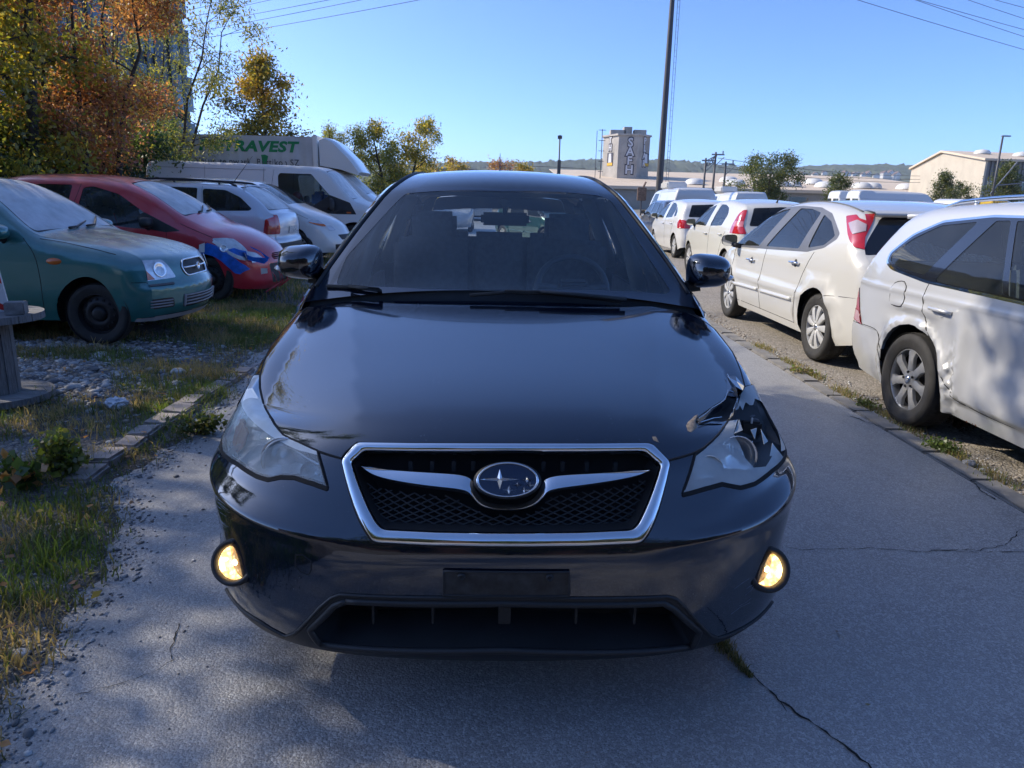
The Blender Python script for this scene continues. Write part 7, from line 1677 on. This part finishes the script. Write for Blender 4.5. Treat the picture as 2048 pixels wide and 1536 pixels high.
for k in range(22):
    px, Y = RNG.uniform(1690, 1812) if k < 16 else RNG.uniform(1540, 1690), RNG.uniform(1480, 1640); p = at(px, RNG.uniform(344, 352) if k < 16 else RNG.uniform(345, 351), y=Y)
    h_ = thing('far_house', ('tiny pale house among the cluster on the wooded hillside' if k < 16 else 'tiny pale house standing apart left of the hillside cluster'), 'house', (p.x, Y, p.z-6), RNG.uniform(-.4, .4), 'clustered houses on the far hill' if k < 16 else 'scattered houses on the far hill'); w = RNG.uniform(8, 13)
    b = MB(); b.prism([(-w/2, 0, -6), (w/2, 0, -6), (w/2, 0, 6), (0, 0, 9.5), (-w/2, 0, 6)], (0, 10, 0)); b.build('wall', M['house_wall'], h_)
    b = MB(); b.prism([(-w/2-.6, -.6, 5.9), (0, -.6, 9.8), (w/2+.6, -.6, 5.9), (w/2+.6, -.6, 6.5), (0, -.6, 10.5), (-w/2-.6, -.6, 6.5)], (0, 11.2, 0)); b.build('roof', M['house_roof'], h_)

# ------------------------------------------------------------------ air
hz = MB(); hz.box((0, 1900, 68), (5200, 4600, 140)); hzo = hz.build('haze', None, None); hzo.data.materials.clear()
m = bpy.data.materials.new('haze_air'); m.use_nodes = True; t = m.node_tree; t.nodes.clear(); o_ = t.nodes.new('ShaderNodeOutputMaterial'); v = t.nodes.new('ShaderNodeVolumePrincipled'); v.inputs['Density'].default_value = .00016; v.inputs['Color'].default_value = (.80, .90, 1.0, 1); v.inputs['Anisotropy'].default_value = .0
t.links.new(v.outputs[0], o_.inputs['Volume']); hzo.data.materials.append(m); tag(hzo, kind='stuff')
# ------------------------------------------------------------------ cars farther off
def recolor(c, swaps, **kw):
    sw = {a.name: b_ for a, b_ in swaps}; f = lambda m_: sw.get(m_.name, m_)
    d = dict(c); d['paint'] = f(c['paint'])
    d['side'] = [(k, p, r, f(m_), o) for k, p, r, m_, o in c.get('side', [])]; d['ends'] = [(k, p, rr, f(m_), o, r, mi) for k, p, rr, m_, o, r, mi in c.get('ends', [])]
    d['fit'] = [(k, a, z, l, f(m_)) for k, a, z, l, m_ in c.get('fit', [])]; d['relief'] = [q for q in c.get('relief', []) if q is not dents]
    d['glass'] = [(k, a, b_, va, vb, f(m_), o) for k, a, b_, va, vb, m_, o in c.get('glass', [])]
    if not c.get('arch_lip'): d.pop('arch_lip', None)
    d.update(kw); return d
# ivory hatchback with upright lamps
PUN = dict(L=4.03, W=.845, paint=p_ivory, axles=(.85, 3.36), rw=.30, ra=.355, tw=.19, wheel='cap', lean=18, zs=.74, bowF=.34, bowR=.14,
    sil=[(.14,.2),(.02,.3),(.0,.45),(.05,.63),(.2,.75),(.6,.88),(.95,1.0),(1.7,1.37),(2.0,1.455),(2.5,1.49),(3.1,1.465),(3.62,1.40),(3.74,1.32),(3.88,1.05),(3.96,.92),(4.0,.7),(4.03,.5),(3.98,.3)],
    plan=[(0,.72),(.4,.81),(.9,.845),(3.3,.845),(3.8,.82),(4.03,.76)], belt=[(0,.86),(1,.95),(4,1.02)], fillet=[(0,.1),(1,.08),(1.7,.07),(3.6,.07),(4.03,.08)], crown=[(0,.03),(1,.04),(2,.04),(3.6,.03),(4.03,.02)],
    side=[('door', [(1.05,.28),(1.05,.9),(1.7,1.34),(2.35,1.44),(2.25,.28)], .03, p_ivory, 0), ('window', [(1.15,1.0),(1.3,1.13),(1.72,1.33),(2.15,1.41),(2.05,1.0)], .04, M['glass'], -.005), ('window', [(2.30,1.01),(2.42,1.42),(2.7,1.415),(2.95,1.36),(3.08,1.25),(3.0,1.04)], .06, M['glass'], -.005), ('tail_light', [(3.52,.93),(3.60,1.24),(3.68,1.34),(3.85,1.30),(3.95,1.05),(3.9,.93)], .03, M['lens_red'], .006), ('tail_light:band', [(3.58,1.05),(3.60,1.14),(3.9,1.14),(3.9,1.05)], .01, plain('pale_red_lens', (.55,.16,.18), .2, coat=1), .009)],
    seams=[[(2.32,.3),(2.34,.9),(2.36,1.43)], [(3.28,.95),(3.1,.72),(3.0,.5)]], glass=[('windshield', 1.0, 1.68, .92, .9, M['glass'], -.003), ('rear_window', 3.72, 3.87, .80, .84, M['glass_dark'], -.003)],
    ends=[('tail_light', [(.66,.93),(.95,.93),(.95,1.28),(.68,1.28)], True, M['lens_red'], .006, .03, True), ('number_plate', [(-.26,.72),(.26,.72),(.26,.83),(-.26,.83)], True, M['plate_white'], .006, .01, False)],
    fit=[('handle', 2.15, .86, .18, p_ivory), ('handle', 3.05, .88, .18, p_ivory), ('mirror', 1.25, 1.0, 0, BP)], cab=(1.0, 3.6), seat1=1.95)
G2 = 'cars parked on the right'
pun, psh = build_car(PUN, 'ivory_hatchback', 'ivory white hatchback with tall upright tail lamps beyond the pearl white hatchback', 'car', (5.00, 16.55, 0), -PI/2, G2)
b = MB(); p = Vector(psh.evC()(np.array([psh.s_of_d(3.4)]), np.array([0.0]))[0]); b.tube([p, p+Vector((.05, 0, .05)), p+Vector((.2, 0, .16))], [.02, .01, .005], 6); b.build('aerial', BP, pun)
C3 = recolor(PUN, [(p_ivory, p_white)], L=4.03, side=[s_ for s_ in PUN['side'] if not s_[0].startswith('tail')]+[('window', [(3.14,1.06),(3.05,1.33),(3.3,1.2),(3.35,1.08)], .04, M['glass'], -.005), ('tail_light', [(3.66,.78),(3.62,.92),(3.72,1.0),(4.1,.98),(4.1,.78)], .04, M['lens_red'], .006)])
C3['side'] = [(k, p, r, p_white if m_ is p_ivory else m_, o) for k, p, r, m_, o in C3['side']]; C3['ends'] = [('tail_light', [(.55,.78),(.9,.78),(.9,.98),(.62,.98)], True, M['lens_red'], .006, .05, True), ('number_plate', [(-.26,.6),(.26,.6),(.26,.71),(-.26,.71)], True, M['plate_white'], .006, .01, False)]
build_car(C3, 'white_hatchback', 'white rounded hatchback with low red and white tail lamps beyond the ivory one', 'car', (5.62, 22.9, 0), -PI/2, G2, lod=1)
def far(spec, swaps, name, lab, x, y, rz, cat='car', lod=0, **kw):
    return build_car(recolor(spec, swaps, **kw), name, lab, cat, (x, y, 0), rz, 'vehicles farther off in the yard', lod)
p_lime = paint('lime_paint', (.42, .50, .05), 0, .35, .1); p_greyp = paint('mid_grey_paint', (.16, .165, .17), .4, .35, .2)
r_, s_ = far(OCT, [(p_silver, p_dark)], 'dark_estate_car', 'dark grey estate with black roof rails just beyond the silver estate', 6.35, 10.0, -PI/2, lod=1); rails(r_, s_, 1.7, 3.9, p_greyp, .93, .02, .06)
far(FOC, [(p_cream, p_lime)], 'lime_hatchback', 'lime green hatchback roof showing behind the ivory hatchback', 8.4, 24.6, -PI/2)
SUV = recolor(OCT, [(p_silver, p_white)], sil=[(d, z*1.1 if z > .5 else z) for d, z in OCT['sil']], belt=[(0,1.0),(4.6,1.1)], side=[(k, [(d, z*1.1 if z > .5 else z) for d, z in p], r, p_white if m_ is p_silver else m_, o) for k, p, r, m_, o in OCT['side']])
far(SUV, [], 'white_suv', 'white boxy estate with dark rear window showing over the pearl hatchback roof', 15.6, 30.2, -PI/2)
far(OCT, [(p_silver, p_white)], 'white_estate_car', 'white estate roof right of the boxy white estate', 19.0, 33.0, -PI/2)
far(FOC, [(p_cream, p_silver)], 'silver_hatchback', 'silver hatchback roof at the right beyond the dark estate', 17.2, 26.0, -PI/2)
far(OCT, [(p_silver, p_bluev)], 'dark_blue_car', 'dark blue car behind the windscreen pillar beyond the white hatchback', 6.6, 29.5, -PI/2)
far(FOC, [(p_cream, p_dark)], 'black_hatchback', 'black hatchback roof left of the rounded tree', 13.4, 31.0, -PI/2)
far(FOC, [(p_cream, p_dark)], 'black_hatchback', 'black hatchback roof below the rounded tree', 16.6, 38.0, -PI/2)
far(FOC, [(p_cream, p_tgreen)], 'sea_green_hatchback', 'sea green hatchback seen through the black car rear window', 2.6, 20.4, PI/2+.45)
far(OCT, [(p_silver, p_silver)], 'silver_estate_car', 'silver estate seen through the black car rear window', 3.1, 26.0, PI/2+.4)
far(PUN, [(p_ivory, p_white)], 'white_hatchback', 'white hatchback seen small through the black car windows', -1.7, 31.0, PI/2)
WV = dict(side=[(k, p, r, p_white if m_ is p_dirty else m_, o) for k, p, r, m_, o in VAN['side']]+[('rear_panel_line', [(5.2,.6),(5.21,1.8),(5.22,1.8),(5.21,.6)], .002, M['interior_grey'], .002)], sil=[(d, z*1.16 if z > .7 else z) for d, z in VAN['sil']], ends=VAN['ends']+[('rear_window', [(.12,1.35),(.78,1.35),(.74,1.85),(.14,1.85)], True, M['window_far'], .004, .05, True), ('tail_light', [(.85,.8),(.97,.8),(.97,1.2),(.85,1.2)], True, M['lens_red'], .004, .02, True)])
far(VAN, [(p_dirty, p_white)], 'white_van', 'white high roof van, left one of two before the warehouse', 27.0, 46.5, PI, 'van', **WV)
far(VAN, [(p_dirty, p_white)], 'white_van', 'white high roof van, right one of two with a dark emblem on its side', 26.6, 43.2, PI, 'van', **WV)
far(VAN, [(p_dirty, p_white)], 'camper_van', 'white camper roof above the white hatchbacks near the windscreen pillar', 8.4, 36.5, -PI/2, 'van')
far(VAN, [(p_dirty, p_white)], 'camper_van', 'white camper with roof boxes between gantry and rounded tree', 13.2, 43.5, -PI/2, 'van')
far(VAN, [(p_dirty, p_white)], 'white_van', 'white van far down the lane behind the black car', -1.0, 52, -PI/2, 'van')
for x, y, lab in ((8.2, 34.0, 'white roof box on the camper by the pillar'), (12.8, 41.0, 'white roof box on the camper by the gantry')):
    b = MB(); b.box((0, 0, .16), (.9, 1.3, .32), bev=.06); o = b.build('roof_box', p_white, None); o.location = (x, y, 1.985); tag(o, lab, 'roof box')
cn = thing('yellow_container', 'yellow ribbed container between two white trailers at the right', 'container', (at(1975, 400, y=42).x, 42, 0)); b = MB(); b.box((0, 0, 1.0), (.9, 2.2, 1.75), bev=.04)
for k in range(6): b.box((-.4+k*.16, -1.12, 1.0), (.07, .05, 1.7))
b.build('shell', plain('yellow_sheet', (.52, .34, .03), .5), cn)
for px, w, lab in ((1940, 1.5, 'white round topped trailer left of the yellow container'), (2007, 1.2, 'white round topped trailer right of the yellow container')):
    tr_ = thing('white_trailer', lab, 'trailer', (at(px, 400, y=42).x, 42, 0)); b = MB(); pr = [(-w/2, 0, .4), (w/2, 0, .4), (w/2, 0, 1.6), (w/2-.15, 0, 1.85), (w/2-.4, 0, 1.95), (-w/2+.4, 0, 1.95), (-w/2+.15, 0, 1.85), (-w/2, 0, 1.6)]; b.prism(pr, (0, 2.4, 0)); b.build('cover', p_white, tr_); b = MB()
    for sx_ in (-1, 1): b.lathe([(.3, -.1), (.3, .1), (.01, .1)], 14, Matrix.Translation((sx_*w*.45, 1.2, .3)) @ Matrix.Rotation(PI/2, 4, 'Y'))
    b.build('wheel', M['rubber'], tr_)
# ------------------------------------------------------------------ cable reel with a barrier board on it
M['wood'], _t, _b = newmat('weathered_wood'); _c = coords(_t, (3, 40, 3)); _n = noise(_t, _c, 3, 5, .7)
_t.links.new(ramp(_t, _n, [(.3, (.12, .115, .11)), (.55, (.24, .235, .23)), (.8, (.36, .35, .34))]), _b.inputs['Base Color']); _b.inputs['Roughness'].default_value = .85; bump(_t, _b, _n, .5, .01)
rx, ry = -3.30, 4.72; rz0 = float(verge_h(np.array([rx]), np.array([ry]))[0])
reel = thing('cable_reel', 'grey weathered wooden cable reel on the gravel at the left edge', 'cable reel', (rx, ry, rz0))
def flange(z):
    R = .32
    for k in range(7):
        y0, y1 = -R+2*R*k/7+.003, -R+2*R*(k+1)/7-.003; pts = []
        n = 5
        for i in range(n+1): y = y0+(y1-y0)*i/n; pts.append((math.sqrt(max(0, R*R-y*y)), y, z))
        for i in range(n+1): y = y1+(y0-y1)*i/n; pts.append((-math.sqrt(max(0, R*R-y*y)), y, z))
        b = MB(); b.prism(pts, (0, 0, .045)); b.build('plank', M['wood'], reel)
flange(.0); flange(.53)
for k in range(12):
    a, c = 2*PI*k/12+.02, 2*PI*(k+1)/12-.02; b = MB(); b.prism([(.13*math.cos(a), .13*math.sin(a), .045), (.13*math.cos(c), .13*math.sin(c), .045), (.11*math.cos(c), .11*math.sin(c), .045), (.11*math.cos(a), .11*math.sin(a), .045)], (0, 0, .485)); b.build('stave', M['wood'], reel)
wb_ = MB(); wb_.box((0, 0, .04), (.11, .10, .08), bev=.006); o = wb_.build('wood_block', M['wood'], None); o.location = (rx+.235, ry-.06, rz0+.576); o.rotation_euler = (0, 0, .3); tag(o, 'grey wooden block holding the barrier board on the cable reel', 'wood block')
bb = thing('barrier_board', 'red and white striped barrier board standing on the cable reel', 'barrier', (rx-.06, ry-.02, rz0+.577), .25)
b = MB(); b.prism([(-.22, 0, 0), (.20, 0, 0), (.09, 0, 1.0), (-.22, 0, 1.0)], (0, .022, 0)); b.build('board', plain('white_reflective', (.62, .62, .62), .35), bb)
MR = plain('red_reflective', (.50, .02, .02), .35)
for k in range(4):
    z0 = -.12+k*.30; b = MB(); f = lambda x, z: (x, -.003, z)
    pts = [(-.22, z0+.42*.6), (.20-.11*max(0, z0), z0+.0), (.20-.11*max(0, z0+.15), z0+.15), (-.22, z0+.42*.6+.15)]
    pts = [(min(x, .20-.11*max(0, z)-.001), min(1, max(0, z))) for x, z in pts]; b.prism([f(*q) for q in pts], (0, .002, 0)); b.build('stripe', MR, bb)
# ------------------------------------------------------------------ small things on the ground
def ground_z(x, y): return max(0.0, float(verge_h(np.array([x]), np.array([y]))[0]))
def rock(px, py, s, lab, mat, z=.05):
    p = at(px, py, z=z); bm = bmesh.new(); bmesh.ops.create_icosphere(bm, subdivisions=2, radius=1)
    for v in bm.verts: v.co = Vector((v.co.x*s*1.2, v.co.y*s*.9, v.co.z*s*.6))*(1+RNG.uniform(-.14, .14))
    me = bpy.data.meshes.new('stone'); bm.to_mesh(me); bm.free(); me.materials.append(mat); o = link(bpy.data.objects.new('stone', me)); o.location = (p.x, p.y, ground_z(p.x, p.y)+s*.3); tag(o, lab, 'stone')
rock(356, 746, .055, 'pale flat stone in the grass below the teal bumper', ST[1]); rock(108, 708, .05, 'grey stone in the grass under the teal sill', ST[0]); rock(300, 744, .035, 'brownish stone left of the pale flat stone', ST[3]); rock(185, 750, .045, 'dark stone at the gravel patch edge', ST[2])
rock(46, 1318, .022, 'small rounded stone at the lower left road edge', ST[1], 0); rock(1938, 930, .035, 'grey stone by the kerb under the silver estate sill', ST[0], 0); rock(60, 808, .05, 'pale stone beside the foot of the cable reel', ST[1]); rock(150, 808, .035, 'flat grey stone right of the reel foot', ST[0])
p = at(232, 806, z=.06); bm = bmesh.new(); bmesh.ops.create_icosphere(bm, subdivisions=3, radius=.055)
for v in bm.verts: v.co = Vector((v.co.x*1.3, v.co.y, v.co.z*.75))*(1+.22*math.sin(v.co.x*190)*math.cos(v.co.y*160+v.co.z*120)+RNG.uniform(-.1, .1))
me = bpy.data.meshes.new('crumpled_paper'); bm.to_mesh(me); bm.free(); me.materials.append(plain('white_paper', (.72, .73, .76), .8)); o = link(bpy.data.objects.new('crumpled_paper', me)); o.location = (p.x, p.y, ground_z(p.x, p.y)+.03); tag(o, 'crumpled white paper lying on the gravel patch', 'paper')
def weed(name, lab, px, py, h, r, mats, n, size, z=.04, aspect=.7):
    p = at(px, py, z=z); g = ground_z(p.x, p.y) if p.x < 0 else 0; root = thing(name, lab, 'weed', (p.x, p.y, g)); st = MB(); cs = []
    for k in range(14):
        a = RNG.uniform(0, 2*PI); e = np.array((math.cos(a)*r*RNG.uniform(.2, 1), math.sin(a)*r*RNG.uniform(.2, 1), h*RNG.uniform(.5, 1))); st.tube([(0, 0, 0), e*.5+np.array((0, 0, .02)), e], [.003, .002, .0012], 4); cs += [e, e*.75, e*.5]
    st.build('stem', M['bark'], root); V, F_, k = leaf_cloud(np.array(cs), np.full(len(cs), r*.14), n, size, RNG, 0, aspect); V[:, 2] = np.maximum(V[:, 2], .002); fast_mesh('leaves', V, F_, mats, RNG.integers(0, len(mats), n), root)
weed('weed_plant', 'sunlit green weed with feathery leaves beside the old kerb', 108, 950, .22, .16, [GR[3], GR[1], LV['green'][2]], 900, .035)
weed('weed_plant', 'broad leaved weed with orange leaves at the left edge', 40, 975, .16, .15, [GR[0], LV['green'][0], LV['orange'][1]], 160, .06)
weed('weed_plant', 'low green weed between kerb stones and headlamp', 390, 858, .12, .16, [GR[0], GR[1]], 700, .03)
weed('dead_shrub', 'dry brown weed under the rusty sill of the silver estate', 1915, 858, .17, .17, [plain('dead_brown_leaf', (.055, .032, .022), .9)], 900, .035, 0, .25)
weed('weed_plant', 'tiny green weed on the sunny kerb before the silver estate wheel', 1735, 815, .05, .10, [GR[3], GR[1]], 260, .022, 0)
weed('weed_plant', 'bright low weed on the kerb below the pearl white hatchback', 1600, 748, .05, .14, [GR[3], GR[2]], 260, .024, 0)
weed('weed_plant', 'green tuft on the shaded kerb right of the silver estate wheel', 1885, 900, .06, .12, [GR[0], GR[3]], 320, .024, 0)
FL = [LV['orange'][1], LV['orange'][2], LV['orange'][3], GR[2]]
n = 900; y = RNG.uniform(1.2, 9, n); x = edge(y)-np.abs(RNG.normal(0, 1.1, n)); pos = np.c_[x, y, np.maximum(verge_h(x, y), 0)+.012]
V, F_, k = leaf_cloud(pos, np.full(n, .001), n, .045, RNG, 0, .7); V[:, 2] = np.minimum(np.maximum(V[:, 2], pos[:, 2].repeat(4)-.01), pos[:, 2].repeat(4)+.012); tag(fast_mesh('fallen_leaves', V, F_, FL, RNG.integers(0, 4, n)), kind='stuff')
n = 60; x = RNG.uniform(-1.5, 2.5, n); y = RNG.uniform(1.2, 6, n); pos = np.c_[x, y, np.full(n, .006)]
V, F_, k = leaf_cloud(pos, np.full(n, .001), n, .022, RNG, 0, .5); V[:, 2] = np.clip(V[:, 2], .003, .012); tag(fast_mesh('loose_bits', V, F_, [FL[1], FL[3], ST[1]], RNG.integers(0, 3, n)), kind='stuff')
